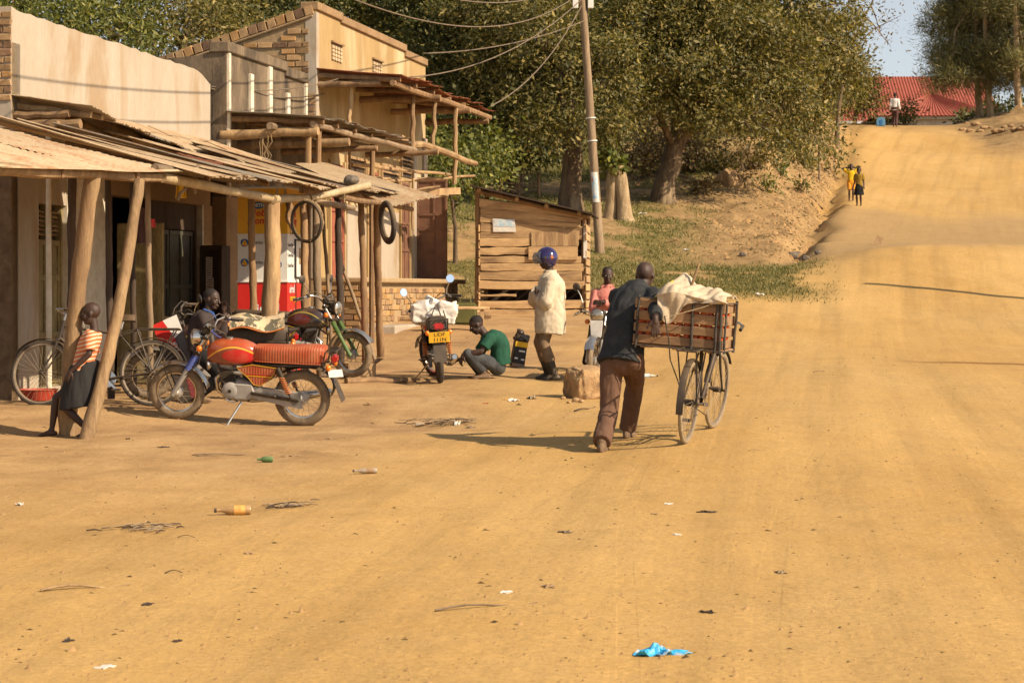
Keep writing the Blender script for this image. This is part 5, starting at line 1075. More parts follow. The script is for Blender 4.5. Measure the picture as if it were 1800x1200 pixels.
def loft(mb, rings):
    n = len(rings[0]); m = len(rings); vs_ = [p for r in rings for p in r]; fs_ = []
    for i in range(m - 1):
        for k in range(n): k2 = (k + 1) % n; fs_.append((i * n + k, i * n + k2, (i + 1) * n + k2, (i + 1) * n + k))
    fs_.append(tuple(range(n))[::-1]); fs_.append(tuple(range((m - 1) * n, m * n))); return mb.add(vs_, fs_)
def sup(x, w, zb, zt, n=24, p=2.6, yo=0, pb=None):
    out = []
    for k in range(n):
        a = 2 * math.pi * k / n; c, s = math.cos(a), math.sin(a); q = p if s > 0 else (pb or p)
        out.append(Vector((x, yo + math.copysign(abs(c) ** (2 / q), c) * w, (zb + zt) / 2 + math.copysign(abs(s) ** (2 / q), s) * (zt - zb) / 2)))
    return out
def wheel(par, c, R, tr, tyre_m, name='wheel', hub=.055, nsp=32, rim_m='chrome', steerM=None, ax=(0, 1, 0)):
    Wl = mkobj(name, None, None, par); c = Vector(c); X = (lambda v: steerM @ Vector(v)) if steerM else (lambda v: Vector(v))
    def fin(mb, nm, m_, sm=True):
        mb.v = [tuple(X(v)) for v in mb.v]; return mb.build(nm, MT[m_], Wl, sm)
    mb = MB(); prof = [(R - 2 * tr, -tr * .6), (R - 1.4 * tr, -tr * .95), (R - .6 * tr, -tr * .9), (R - .12 * tr, -tr * .5), (R, 0), (R - .12 * tr, tr * .5), (R - .6 * tr, tr * .9), (R - 1.4 * tr, tr * .95), (R - 2 * tr, tr * .6)]
    mb.lathe(prof, c, ax, 48, True); fin(mb, 'tyre', tyre_m)
    mb = MB(); n = 60
    for k in range(n):                       # tread blocks
        a = 2 * math.pi * k / n; d = Vector((math.cos(a), 0, math.sin(a)))
        for s in (-.42, 0, .42): mb.box(c + d * (R - .002) + Vector((0, s * tr, 0)) - d * (abs(s) * tr * .5), (.011 if R > .3 else .015, tr * .34, .010), Matrix((Vector((-d.z, 0, d.x)), Vector((0, 1, 0)), d)).transposed())
    fin(mb, 'tread', tyre_m, False)['kind'] = 'stuff'
    mb = MB(); Ri = R - 2 * tr; mb.lathe([(Ri + .004, -.017), (Ri - .012, -.012), (Ri - .012, .012), (Ri + .004, .017)], c, ax, 48, True); fin(mb, 'rim', rim_m)
    mb = MB(); mb.lathe([(.012, -.075), (hub * .5, -.06), (hub * .55, -.045), (hub, -.04), (hub, .03), (hub * .6, .04), (hub * .5, .06), (.012, .075)], c, ax, 20); fin(mb, 'hub', 'cast_alu' if R < .3 else 'steel_dark')
    mb = MB()
    for k in range(nsp):
        a = 2 * math.pi * k / nsp; b = a + (.5 if k % 2 else -.5); s = 1 if k % 4 < 2 else -1
        mb.tube([c + Vector((math.cos(b) * hub * .9, s * .035, math.sin(b) * hub * .9)), c + Vector((math.cos(a) * (Ri - .006), s * .004, math.sin(a) * (Ri - .006)))], .0018, 4, False)
    o = fin(mb, 'spokes', 'spoke_steel', False); o['kind'] = 'stuff'; return Wl
def motorcycle(label, loc, yaw, roll=0., steer=0., pitch=0., tank='tank_red', seat='seat_orange', side='seat_orange', tyre='tyre_dusty', boots='blue_rubber', spring='spring_orange', fork='grey_paint', plate=None, mirrors=(), front_plate=False, guard=False, group='parked motorcycles', case='grey_paint', screen=None, low=0.):
    M_ = thing('motorcycle', label, 'motorcycle', loc, 0, group, (roll, pitch, yaw)); M_.rotation_mode = 'XYZ'
    AXF, AXR, R = .66, -.66, .287; P0 = Vector((.30, 0, .84)); sax = Vector((.33, 0, -.57)).normalized()
    SM = Matrix.Translation(P0) @ Matrix.Rotation(-steer, 4, sax) @ Matrix.Translation(-P0)
    def part(mb, nm, m_, sm=True, bv=0, st=False, par=None, seg=1):
        if st and steer: mb.v = [tuple(SM @ Vector(v)) for v in mb.v]
        return mb.build(nm, MT[m_], par or M_, sm, bv, seg)
    wheel(M_, (AXF, 0, R), R, .040, tyre, 'front_wheel', .062, 32, steerM=SM if steer else None); wheel(M_, (AXR, 0, R), R + .004, .044, tyre, 'rear_wheel', .07, 32)
    fk = lambda t, y: Vector((AXF + .02, y, R + .0)) + Vector((-.345, 0, .59)) * t
    for y in (.085, -.085):
        mb = MB(); mb.tube([fk(-.03, y), fk(.0, y), fk(.46, y)], [.022, .027, .026], 12); part(mb, 'fork_slider', fork, st=True)
        mb = MB(); pts = [fk(.44 + .012 * k, y) for k in range(22)]; mb.tube(pts, [.034 if k % 2 else .027 for k in range(22)], 12); part(mb, 'fork_boot', boots, st=True)
        mb = MB(); mb.tube([fk(.68, y), fk(1.06, y)], .019, 10); part(mb, 'fork_tube', 'chrome', st=True)
    mb = MB(); mb.box(fk(1.0, 0) + Vector((0, 0, .01)), (.07, .23, .035)); part(mb, 'triple_clamp', 'black_paint', bv=.008, st=True); mb = MB(); mb.box(fk(.74, 0), (.07, .23, .04)); part(mb, 'triple_clamp', 'black_paint', bv=.008, st=True)
    mb = MB(); mb.shell(lambda u, v: Vector((AXF + (R + .045) * math.cos(math.radians(28 + 142 * u)), (v - .5) * .125, R + (R + .045 - .028 * (2 * v - 1) ** 2) * math.sin(math.radians(28 + 142 * u)))), 22, 8, .003); part(mb, 'front_fender', 'chrome', st=True)
    for y in (.072, -.072):
        mb = MB(); mb.tube([(AXF, y, R), (AXF - .10, y * .9, R + R * .98)], .007, 6); mb.tube([(AXF + .01, y, R), (AXF + .12, y * .9, R + R * .96)], .007, 6); part(mb, 'fender_stay', 'black_paint', st=True)
    HL = mkobj('headlight', None, None, M_)
    mb = MB(); mb.lathe([(.02, -.11), (.055, -.095), (.08, -.05), (.089, .0), (.094, .015), (.090, .026)], (.452, 0, .865), (1, 0, -.08), 28); part(mb, 'bowl', 'chrome' if tank == 'tank_red' else 'black_paint', st=True, par=HL)
    mb = MB(); mb.lathe([(.088, .0), (.08, .012), (.05, .026), (.0, .032)], (.475, 0, .863), (1, 0, -.08), 28); part(mb, 'lens', 'lens', st=True, par=HL)
    for y in (.15, -.15):
        I_ = mkobj('indicator', None, None, M_); mb = MB(); mb.tube([(.37, 0, .79), (.37, y * .85, .785)], .009, 8); part(mb, 'stalk', 'black_plastic', st=True, par=I_)
        mb = MB(); mb.ell((.385, y, .785), (.032, .034, .034), None, 14, 10); part(mb, 'bulb', 'lamp_amber', st=True, par=I_)
    mb = MB(); mb.box((.335, 0, .955 - low * .9), (.09, .19, .075), Matrix.Rotation(.75, 3, 'Y')); part(mb, 'speedometer', 'black_plastic', bv=.02, st=True, seg=2)
    mb = MB(); mb.lathe([(.045, 0), (.045, .012)], (.305, .05, .995 - low * .9), (-.68, 0, .73), 20); part(mb, 'dial', 'lens', st=True)
    hb = [(.10, .36, 1.0), (.13, .33, 1.005), (.22, .25, 1.035), (.27, .16, 1.02), (.29, .06, .95), (.29, -.06, .95), (.27, -.16, 1.02), (.22, -.25, 1.035), (.13, -.33, 1.005), (.10, -.36, 1.0)]
    hb = [(x, y, z - low) for x, y, z in hb]; mb = MB(); mb.tube(hb, .0115, 10); part(mb, 'handlebar', 'chrome', st=True)
    for s in (1, -1):
        mb = MB(); mb.tube([(.05, s * .385, .985 - low), (.16, s * .305, 1.012 - low)], .018, 10); part(mb, 'grip', 'black_plastic', st=True)
        mb = MB(); mb.tube([(.20, s * .27, 1.025 - low), (.215, s * .30, 1.0 - low), (.14, s * .385, .975 - low), (.10, s * .40, .965 - low)], .008, 8); part(mb, 'lever', boots if boots == 'blue_rubber' else 'chrome', st=True)
        mb = MB(); mb.box((.20, s * .265, 1.03 - low), (.05, .04, .045)); part(mb, 'switch_gear', 'black_plastic', bv=.008, st=True)
        mb = MB(); mb.tube([(.19, s * .27, 1.03), (.26, s * .2, 1.08 - low * 1.8), (.36, s * .1, 1.02 - low * 1.5), (.40, s * .05, .93)], .006, 6); part(mb, 'cable', 'black_plastic', st=True)
    for s, gm in mirrors:
        MR = mkobj('mirror', None, None, M_); mb = MB(); mb.tube([(.21, s * .25, 1.03), (.20, s * .28, 1.12), (.17, s * .33, 1.2)], .006, 8); part(mb, 'stem', 'chrome', st=True, par=MR)
        mb = MB(); mb.lathe([(.03, -.018), (.05, -.01), (.056, 0)], (.165, s * .345, 1.235), (-1, s * -.2, .1), 22); part(mb, 'shell', 'black_plastic', st=True, par=MR)
        mb = MB(); mb.lathe([(.054, 0.0), (.053, .002)], (.164, s * .345, 1.235), (-1, s * -.2, .1), 22); part(mb, 'glass', 'mirror_glass', st=True, par=MR)
    mb = MB(); loft(mb, [sup(.325, .03, .67, .75, p=3.2), sup(.315, .075, .635, .80, p=3.2), sup(.26, .112, .615, .845, p=3.2), sup(.16, .136, .605, .868, p=3.2), sup(.05, .142, .60, .872, p=3.2), sup(-.05, .134, .605, .862, p=3.2), sup(-.13, .112, .62, .838, p=3.2), sup(-.19, .085, .64, .80, p=3.2), sup(-.205, .05, .66, .77, p=3.2)]); part(mb, 'tank', tank)
    mb = MB(); mb.lathe([(.038, 0), (.038, .015), (.03, .02)], (.10, 0, .868), (0, 0, 1), 18); part(mb, 'fuel_cap', 'chrome')
    # seat with rounded shoulders
    mb = MB(); S = [(-.165, .075, .69, .80), (-.19, .10, .67, .825), (-.30, .118, .66, .828), (-.45, .125, .658, .83), (-.60, .128, .658, .838), (-.75, .128, .66, .848), (-.87, .122, .665, .85), (-.905, .10, .68, .84)]
    loft(mb, [sup(x, w, a, b, 28, 3.4, 0, 9) for x, w, a, b in S]); part(mb, 'seat', seat)
    mb = MB(); mb.tube([(x, .128 * (w / .128) + .002, .668) for x, w, a, b in S[1:]], .006, 6); mb.tube([(-.90, y, .835 - abs(y) ** 3 * 30) for y in np.linspace(-.09, .09, 9)], .006, 6); part(mb, 'seat_piping', seat)
    pol = [(-.01, .60), (-.17, .635), (-.43, .61), (-.40, .55), (-.33, .47), (-.255, .42), (-.19, .43), (-.13, .50)]
    for s in (1, -1):
        SP = mkobj('side_panel', None, None, M_); mb = MB(); mb.prism(pol, .0, .02, lambda u, v, t: (u, s * (.115 + t), v)); part(mb, 'cover', side, False, .006, par=SP)
        mb = MB(); cl = [(u, s * .137, v) for u, v in pol]; mb.tube(cl, .004, 5, False, True); part(mb, 'edge_line', 'plate_yellow', par=SP)
        for z_, m_ in ((.535, 'lamp_red'), (.522, 'plate_yellow')): mb = MB(); mb.bar((-.115, s * .1365, z_), (-.385, s * .1365, z_ - .006), .004, .010); part(mb, 'stripe', m_, False, par=SP)
    # engine
    mb = MB(); loft(mb, [sup(-.36, .07, .48, .60), sup(-.30, .095, .44, .62), sup(-.12, .10, .43, .63), sup(-.05, .07, .47, .62)]); part(mb, 'air_box', 'black_plastic')
    mb = MB(); mb.tube([(.16, .03, .60), (.20, .05, .55), (.02, .06, .53), (-.06, .05, .52)], .022, 10); part(mb, 'carburettor', 'cast_alu')
    mb = MB(); mb.tube([(.17, -.04, .52), (.26, -.05, .44), (.25, -.07, .32), (.16, -.10, .23)], .021, 10); part(mb, 'header_pipe', 'chrome')
    mb = MB(); mb.lathe([(.02, -.03), (.05, -.01), (.052, .012), (.03, .018)], (.31, .06, .60), (.9, .4, 0), 18); part(mb, 'horn', 'chrome')
    for k in range(4): mb = MB(); mb.tube([(.28, .05 - .02 * k, .90), (.24 - .01 * k, .09, .72 - .03 * k), (.20, .07, .58), (.12 - .05 * k, .06, .48)], .006, 6); part(mb, 'cable', 'black_plastic')
    mb = MB(); mb.tube([(AXF, .07, R), (AXF - .06, .10, R + .16), (.40, .11, .62), (.36, .10, .80), (.33, .06, .93)], .007, 6); part(mb, 'speedometer_cable', 'black_plastic', st=True)
    mb = MB(); mb.tube([(-.04, .17, .26), (.02, .18, .25), (.10, .19, .28)], .008, 6); mb.tube([(.09, .17, .28), (.09, .215, .28)], .011, 8); part(mb, 'gear_lever', 'chrome')
    for k in range(9): mb = MB(); mb.box((.085 + k * .004, 0, .43 + k * .017), (.17, .19, .008), Matrix.Rotation(-.2, 3, 'Y')); part(mb, 'cooling_fin', 'engine_black', False, .003)
    mb = MB(); mb.box((.10, 0, .50), (.10, .11, .2), Matrix.Rotation(-.2, 3, 'Y')); mb.box((.125, 0, .60), (.14, .13, .09), Matrix.Rotation(-.2, 3, 'Y')); part(mb, 'cylinder_head', 'cast_alu', False, .015)
    mb = MB(); loft(mb, [sup(.15, .06, .30, .42), sup(.12, .10, .26, .46), sup(0, .115, .24, .47), sup(-.15, .11, .24, .46), sup(-.22, .08, .28, .42)]); part(mb, 'crankcase', case)
    for s in (1, -1):
        mb = MB(); mb.lathe([(.085, 0), (.085, .028), (.07, .042), (.03, .048)], (.06, s * .105, .355), (0, s, 0), 28); part(mb, 'engine_cover', case); mb = MB(); mb.lathe([(.02, .045), (.018, .056)], (.06, s * .105, .355), (0, s, 0), 16); part(mb, 'cover_bolt', 'engine_black')
        mb = MB(); mb.prism([(.02, .43), (-.17, .43), (-.20, .33), (-.14, .27), (.02, .27)], .0, .03, lambda u, v, t: (u, s * (.11 + t), v)); part(mb, 'gear_cover', case, False, .01)
    ch = [(-.14, .41), (-.50, .375), (-.64, .365)] + [(-.66 + .088 * math.cos(a), R + .0 + .085 * math.sin(a)) for a in np.linspace(1.35, -1.7, 14)] + [(-.5, .225), (-.17, .285)]
    mb = MB(); mb.prism(ch, .085, .125, lambda u, v, t: (u, t, v)); part(mb, 'chain_case', case, False, .012)
    mb = MB(); mb.bar((-.16, .145, .345), (-.66, .14, .285), .022, .035); mb.bar((-.16, -.105, .345), (-.68, -.105, .285), .03, .04); part(mb, 'swing_arm', 'black_paint', False, .006)
    for s in (1, -1):
        SK = mkobj('shock_absorber', None, None, M_); a, b = Vector((-.44, s * .155, .62)), Vector((-.58, s * .15, .31)); mb = MB(); mb.tube([a, a.lerp(b, .45)], .027, 12); mb.tube([a.lerp(b, .4), b], .012, 10); part(mb, 'damper', 'black_paint', par=SK)
        mb = MB(); mb.tube([a.lerp(b, .3 + .55 * t / 90) + Vector((math.cos(t * .56) * .028, math.sin(t * .56) * .028, 0)) for t in range(91)], .0055, 6); part(mb, 'spring', spring, par=SK)
    mb = MB(); mb.tube([(.29, 0, .80), (.20, 0, .55), (.16, 0, .30), (.10, 0, .22)], .02, 10); mb.tube([(.28, 0, .72), (.0, 0, .64), (-.4, .0, .63), (-.9, 0, .65)], .02, 8)
    for s in (1, -1): mb.tube([(-.15, s * .09, .63), (-.5, s * .12, .635), (-.92, s * .11, .655)], .013, 8); mb.tube([(-.14, s * .09, .6), (-.18, s * .10, .4), (-.12, s * .1, .25)], .013, 8)
    part(mb, 'frame', 'black_paint')
    mb = MB(); mb.shell(lambda u, v: Vector((AXR + (R + .05) * math.cos(math.radians(38 + 170 * u - (0))), (v - .5) * .15, R + .01 + (R + .05 - .02 * (2 * v - 1) ** 2) * math.sin(math.radians(38 + 138 * u)))), 20, 6, .003); part(mb, 'rear_fender', 'black_plastic')
    mb = MB(); mb.shell(lambda u, v: Vector((-.93 - .16 * u ** .8, (v - .5) * .16, .60 - .32 * u)), 8, 4, .004); part(mb, 'mud_flap', 'black_plastic')
    mb = MB(); mb.tube([(-.90, .12, .66), (-.93, .13, .80), (-1.03, .12, .80), (-1.03, -.12, .80), (-.93, -.13, .80), (-.90, -.12, .66)], .009, 8)
    for y in (-.06, 0, .06): mb.tube([(-.92, y, .80), (-1.03, y, .80)], .006, 6)
    part(mb, 'rear_rack', 'steel_dark'); mb = MB(); mb.box((-1.0, 0, .715), (.06, .13, .085)); part(mb, 'tail_light', 'lamp_red', False, .018, seg=2)
    for s in (1, -1):
        I_ = mkobj('indicator', None, None, M_); mb = MB(); mb.tube([(-.95, 0, .65), (-.95, s * .12, .645)], .009, 8); part(mb, 'stalk', 'black_plastic', par=I_); mb = MB(); mb.ell((-.965, s * .14, .64), (.03, .03, .034), None, 14, 10); part(mb, 'bulb', 'lamp_amber', par=I_)
    mb = MB(); mb.tube([(.18, -.05, .45), (.24, -.08, .36), (.16, -.13, .22), (-.1, -.15, .2), (-.3, -.165, .22)], .02, 10); mb.tube([(-.3, -.165, .22), (-.36, -.17, .23), (-.9, -.18, .32), (-.93, -.18, .325)], [.022, .042, .045, .03], 12); part(mb, 'exhaust', 'chrome')
    mb = MB(); mb.bar((-.03, .20, .27), (-.03, -.20, .27), .03, .02); part(mb, 'foot_peg', 'black_plastic', False, .006); mb = MB(); mb.bar((-.42, .2, .33), (-.42, -.2, .33), .025, .02); part(mb, 'foot_peg', 'black_plastic', False, .006)
    mb = MB(); gl = -.0; mb.tube([(-.05, .09, .24), (.06, .30, .012 if roll else .03)], .011, 8); mb.tube([(.06, .28, .015), (.08, .33, .008)], .014, 8); part(mb, 'side_stand', 'chrome')
    if plate:
        kind, lines, pm = plate; PL = mkobj('number_plate', None, None, M_); w, h = (.26, .13); tl = Matrix.Translation((-1.045 if kind == 'flat' else -1.06, .0, .585)) @ Matrix.Rotation(-.10, 4, 'Y')
        if kind == 'askew': tl = Matrix.Translation((-1.03, .10, .58)) @ Matrix.Rotation(math.radians(90 + 30), 4, 'Z') @ Matrix.Rotation(math.radians(-40), 4, 'Y') @ Matrix.Rotation(0, 4, 'Z'); w, h = .15, .085
        mb = MB(); mb.box((0, 0, 0), (.004, w, h)); mb.v = [tuple(tl @ Vector(v)) for v in mb.v]; part(mb, 'plate', pm, False, par=PL)
        for i, t in enumerate(lines):
            n = len(lines); lettering(t, h * (.52 if n > 1 else .8) * .95, MT['ink_black'], PL, tl @ Matrix.Translation((-.0035, -.005, (.08 if i == 0 else -.40) * h * (1 if n > 1 else .0) - (.0 if n > 1 else h * .25))) @ Matrix.Rotation(-math.pi / 2, 4, 'Z') @ Matrix.Rotation(math.pi / 2, 4, 'X'), align='CENTER', sx=1.15)
    if guard: mb = MB(); mb.tube([(.2, 0, .62), (.26, .2, .55), (.24, .24, .4), (.15, .2, .27), (.1, 0, .25)], .012, 8); mb.tube([(.2, 0, .62), (.26, -.2, .55), (.24, -.24, .4), (.15, -.2, .27), (.1, 0, .25)], .012, 8); part(mb, 'crash_bar', 'black_paint')
    if front_plate: mb = MB(); mb.prism([(-.085, .0), (.085, .0), (.06, -.33), (-.06, -.33)], .0, .01, lambda u, v, t: (.50 + t - v * .1, u, .80 + v)); part(mb, 'leg_shield', 'plate_white', False, .003, st=True)
    return M_
def put(px, Y, dz=0): return G(px, Y, dz)
a, b = GP(309, 735), GP(533, 747); m = (a + b) / 2
d = (a - b); yaw = math.atan2(d.y, d.x); pitch = -math.asin(d.z / d.length)
m.y = 20.45; m.x = (421 - 900) / F * 20.45; m.z = (gz(a.x, a.y) + gz(b.x, b.y)) / 2
fx = Vector((math.cos(math.radians(172)), math.sin(math.radians(172)))); za, zb = gz(m.x + fx.x * .66, m.y + fx.y * .66), gz(m.x - fx.x * .66, m.y - fx.y * .66)
m.z = (za + zb) / 2
motorcycle('red motorcycle with ribbed orange seat parked on its side stand before the shops', m, math.radians(172), math.radians(-9), .06, -math.atan((za - zb) / 1.32), plate=('askew', ['UEA 81J'], 'plate_white'))
p = put(530, 25.1); motorcycle('motorcycle with green taped forks standing behind the orange-seated motorcycle', p, math.radians(-14), math.radians(-6), -.25, tank='tank_dark', seat='seat_black', side='black_plastic', boots='paint_green', fork='paint_green', guard=True, mirrors=((1, 0), (-1, 0)))  # dark tank colour stands in for the shelter's shade on it
p = put(366, 22.8); motorcycle('dark motorcycle with camouflage seat cover half hidden behind the red tank', p, math.radians(186), math.radians(-5), .3, tank='tank_dark', seat='seat_black', side='black_plastic', boots='black_plastic', mirrors=((1, 0),))
p = put(768, 25.7); motorcycle('black motorcycle seen from behind with yellow plate UDF 111N', p, math.radians(96), math.radians(-4), .42, tank='tank_dark', seat='seat_black', side='black_plastic', boots='black_plastic', tyre='tyre_black', plate=('flat', ['UDF', '111N'], 'plate_yellow'), mirrors=((1, 0), (-1, 0)), case='cast_alu')
p = put(1054, 26.2); motorcycle('white-fronted motorcycle facing the camera, sat on by the man in pink', p, math.radians(-100), math.radians(-3), -.10, tank='tank_dark', seat='seat_black', side='black_plastic', boots='black_plastic', mirrors=((-1, 0),), front_plate=True, low=.11)
# seat cover with camouflage patches on the hidden motorcycle is draped over it
mat('camo', (.55, .42, .26), .8, c2=(.10, .09, .06), s=7, lo=.48, hi=.52, fine=.05, c3=(.30, .24, .14), s3=5); q = put(428, 22.7)
mb = MB(); mb.shell(lambda u, v: Vector((-.16 + .62 * u, (v - .5) * .34, .95 + .03 * math.sin(u * 7) - .16 * (abs(2 * v - 1) ** 2.4) + .02 * math.sin(v * 9 + u * 4))), 14, 12, .012)
o = mb.build('seat_cover', MT['camo'], None, True, loc=q + Vector((0, 0, .02))); o.rotation_euler = (0, 0, math.radians(8)); tag(o, 'camouflage cloth with orange hem spread over the dark motorcycle seat', 'cloth')
mb = MB(); mb.tube([Vector((-.16 + .62 * u, -.172, .79 + .03 * math.sin(u * 7))) for u in np.linspace(0, 1, 10)], .018, 6, flat=.5); mb.build('hem', MT['spring_orange'], o, True)

# ------------------------------------------------------------------ bicycles
mat('bike_black', (.03, .03, .032), .45, .3, s=6, dust=.35); mat('bike_tyre', (.36, .28, .17), .9, c2=(.24, .18, .11), s=12, bump=.3, bs=80, bd=.005); mat('bike_tyre_shaded', (.08, .062, .045), .9, c2=(.05, .04, .03), s=12, bump=.3, bs=80, bd=.005); mat('leather', (.05, .032, .022), .6, s=8, dust=.3)  # second tyre colour is the first darkened, porch shade painted in
def bicycle(label, loc, yaw, roll=0., pitch=0., tyre='bike_tyre', steer=0., rack=True, handle=True, seat=True, crank=.8):
    B_ = thing('bicycle', label, 'bicycle', loc, 0, 'bicycles', (roll, pitch, yaw)); R = .352; fa, ra = Vector((.58, 0, R)), Vector((-.58, 0, R)); bb = Vector((-.10, 0, .29)); st = Vector((-.24, 0, .80)); hd0, hd1 = Vector((.36, 0, .88)), Vector((.405, 0, .72))
    sax = (hd0 - hd1).normalized(); SM = Matrix.Translation(hd0) @ Matrix.Rotation(steer, 4, sax) @ Matrix.Translation(-hd0); S = lambda v: tuple(SM @ Vector(v))
    def part(mb, nm, m_, sm=True, st_=False, par=None, bv=0):
        if st_: mb.v = [S(v) for v in mb.v]
        return mb.build(nm, MT[m_], par or B_, sm, bv)
    wheel(B_, fa, R, .019, tyre, 'front_wheel', .022, 32, 'spoke_steel', SM); wheel(B_, ra, R, .019, tyre, 'rear_wheel', .03, 36, 'spoke_steel')
    mb = MB(); mb.tube([bb, st + Vector((0, 0, .02))], .0165, 10); mb.tube([st - Vector((-.01, 0, .04)), hd0 - Vector((0, 0, .03))], .0155, 10); mb.tube([bb, hd1 + Vector((0, 0, .01))], .0165, 10); mb.tube([hd0 + Vector((-.01, 0, .03)), hd1 - Vector((-.005, 0, .02))], .02, 10)
    for s in (1, -1): mb.tube([bb + Vector((0, s * .03, 0)), ra + Vector((0, s * .055, 0))], .010, 8); mb.tube([st + Vector((0, s * .02, -.05)), ra + Vector((0, s * .055, 0))], .008, 8)
    part(mb, 'frame', 'bike_black')
    mb = MB()
    for s in (1, -1): mb.tube([hd1 + Vector((.0, s * .045, -.03)), hd1 + Vector((.03, s * .05, -.15)), fa + Vector((0, s * .05, 0))], [.013, .012, .008], 8)
    mb.tube([hd1 + Vector((0, .05, -.02)), hd1 + Vector((0, -.05, -.02))], .014, 8); part(mb, 'fork', 'bike_black', True, True)
    for c, sm_, a0, a1 in ((fa, True, 35, 165), (ra, False, 25, 190)):
        mb = MB(); mb.shell(lambda u, v: c + Vector(((R + .025) * math.cos(math.radians(a0 + (a1 - a0) * u)), (v - .5) * .06, (R + .025 - .010 * (2 * v - 1) ** 2) * math.sin(math.radians(a0 + (a1 - a0) * u)))), 20, 4, .002); part(mb, 'mudguard', 'bike_black', True, sm_)
    if handle:
        mb = MB(); mb.tube([hd0, hd0 + sax * .10], .012, 8); mb.tube([Vector((.14, .28, .96)), Vector((.24, .27, .985)), Vector((.36, .20, 1.0)), Vector((.385, .06, .99)), Vector((.385, -.06, .99)), Vector((.36, -.20, 1.0)), Vector((.24, -.27, .985)), Vector((.14, -.28, .96))], .011, 8); part(mb, 'handlebar', 'chrome', True, True)
        for s in (1, -1): mb = MB(); mb.tube([(.13, s * .281, .958), (.24, s * .271, .985)], .016, 8); part(mb, 'grip', 'black_plastic', True, True)
    if seat:
        mb = MB(); mb.tube([st, st + Vector((-.03, 0, .12))], .012, 8); part(mb, 'seat_post', 'chrome'); mb = MB(); q = st + Vector((-.03, 0, .13))
        loft(mb, [[q + Vector((x, y * w, z + (.012 if abs(y) < .6 else 0))) for y, z in ((-1, -.03), (-.7, 0.02), (-.3, .03), (.3, .03), (.7, .02), (1, -.03), (.6, -.035), (-.6, -.035))] for x, w in ((-.13, .07), (-.11, .10), (-.05, .10), (.03, .05), (.10, .03), (.15, .022))]); part(mb, 'saddle', 'leather')
    if rack:
        mb = MB()
        for s in (1, -1): mb.tube([(-.26, s * .07, .76), (-.42, s * .08, .815), (-.86, s * .08, .815)], .008, 8); mb.tube([(-.82, s * .08, .815), ra + Vector((-.01, s * .065, .01))], .007, 8); mb.tube([(-.42, s * .08, .815), ra + Vector((.01, s * .065, .01))], .007, 8)
        for x in (-.40, -.55, -.70, -.86): mb.tube([(x, .08, .815), (x, -.08, .815)], .008, 6)
        part(mb, 'carrier', 'bike_black')
    CK = mkobj('crankset', None, None, B_); mb = MB(); mb.lathe([(.085, 0), (.092, .002), (.092, .005), (.085, .007)], bb + Vector((0, -.055, 0)), (0, 1, 0), 32); mb.tube([bb + Vector((0, .075, 0)), bb - Vector((0, .075, 0))], .016, 8)
    d = Vector((math.cos(crank), 0, math.sin(crank))) * .17; mb.bar(bb + Vector((0, -.075, 0)), bb + d + Vector((0, -.08, 0)), .014, .022); mb.bar(bb + Vector((0, .075, 0)), bb - d + Vector((0, .08, 0)), .014, .022); part(mb, 'cranks', 'chrome', False, par=CK)
    for q in (bb + d + Vector((0, -.13, 0)), bb - d + Vector((0, .13, 0))):
        mb = MB(); mb.box(q, (.085, .095, .022)); part(mb, 'pedal', 'black_plastic', False, par=CK, bv=.005)
    mb = MB(); mb.tube([bb + Vector((0, -.052, .09)), ra + Vector((0, -.052, .035))], .005, 5); mb.tube([bb + Vector((0, -.052, -.09)), ra + Vector((0, -.052, -.035))], .005, 5); part(mb, 'chain', 'steel_dark'); return B_
p = G(170, 21.0); bicycle('black roadster bicycle leaning in the shade behind the child', p, math.radians(183), math.radians(6), 0, 'bike_tyre_shaded', -.25)
RW = Vector(((1206 - 900) / F * 17.0, 17.0, 0)); RW.z = gz(RW.x, RW.y); FW = Vector(((1254 - 900) / F * 18.1, 18.1, 0)); FW.z = gz(FW.x, FW.y); dd = FW - RW; BY = math.atan2(dd.y, dd.x); bc = (RW + FW) / 2
BK = bicycle('dusty cargo bicycle carrying the tomato crate up the road', bc, BY, math.radians(5), -math.asin(dd.z / dd.length), 'bike_tyre', -.08, True, True, True, 1.9)
BM = Matrix.Translation(bc) @ Matrix.Rotation(BY, 4, 'Z')

# ------------------------------------------------------------------ people: one continuous body each, clothes fitted over it
mat('skin', (.055, .027, .017), .6, c2=(.042, .020, .012), s=6, fine=.08, bump=.08, bs=120, spec=.5); mat('skin_dusty', (.09, .05, .03), .6, c2=(.055, .028, .018), s=9, fine=.15, spec=.4)
mat('hair', (.020, .014, .012), .8, s=60, bump=.6, bs=220, bd=.004); mat('eye_white', (.55, .5, .42), .3, s=3, fine=0); mat('eye_dark', (.01, .008, .006), .2, s=3, fine=0)
def cloth_mat(name, c, c2=None, r=.85, **k): return mat(name, c, r, c2=c2 or tuple(x * .78 for x in c), s=9, fine=.12, bump=.25, bs=90, bd=.004, spec=.2, **k)
cloth_mat('cloth_jacket', (.036, .037, .038), (.026, .027, .028), c3=(.055, .055, .054), s3=2.4); cloth_mat('cloth_brown', (.15, .082, .052)); cloth_mat('cloth_green', (.020, .085, .052)); cloth_mat('cloth_jeans', (.082, .085, .085), (.05, .052, .055)); cloth_mat('cloth_beige', (.60, .50, .36)); cloth_mat('cloth_khaki', (.24, .165, .10)); cloth_mat('cloth_pink', (.66, .24, .19))
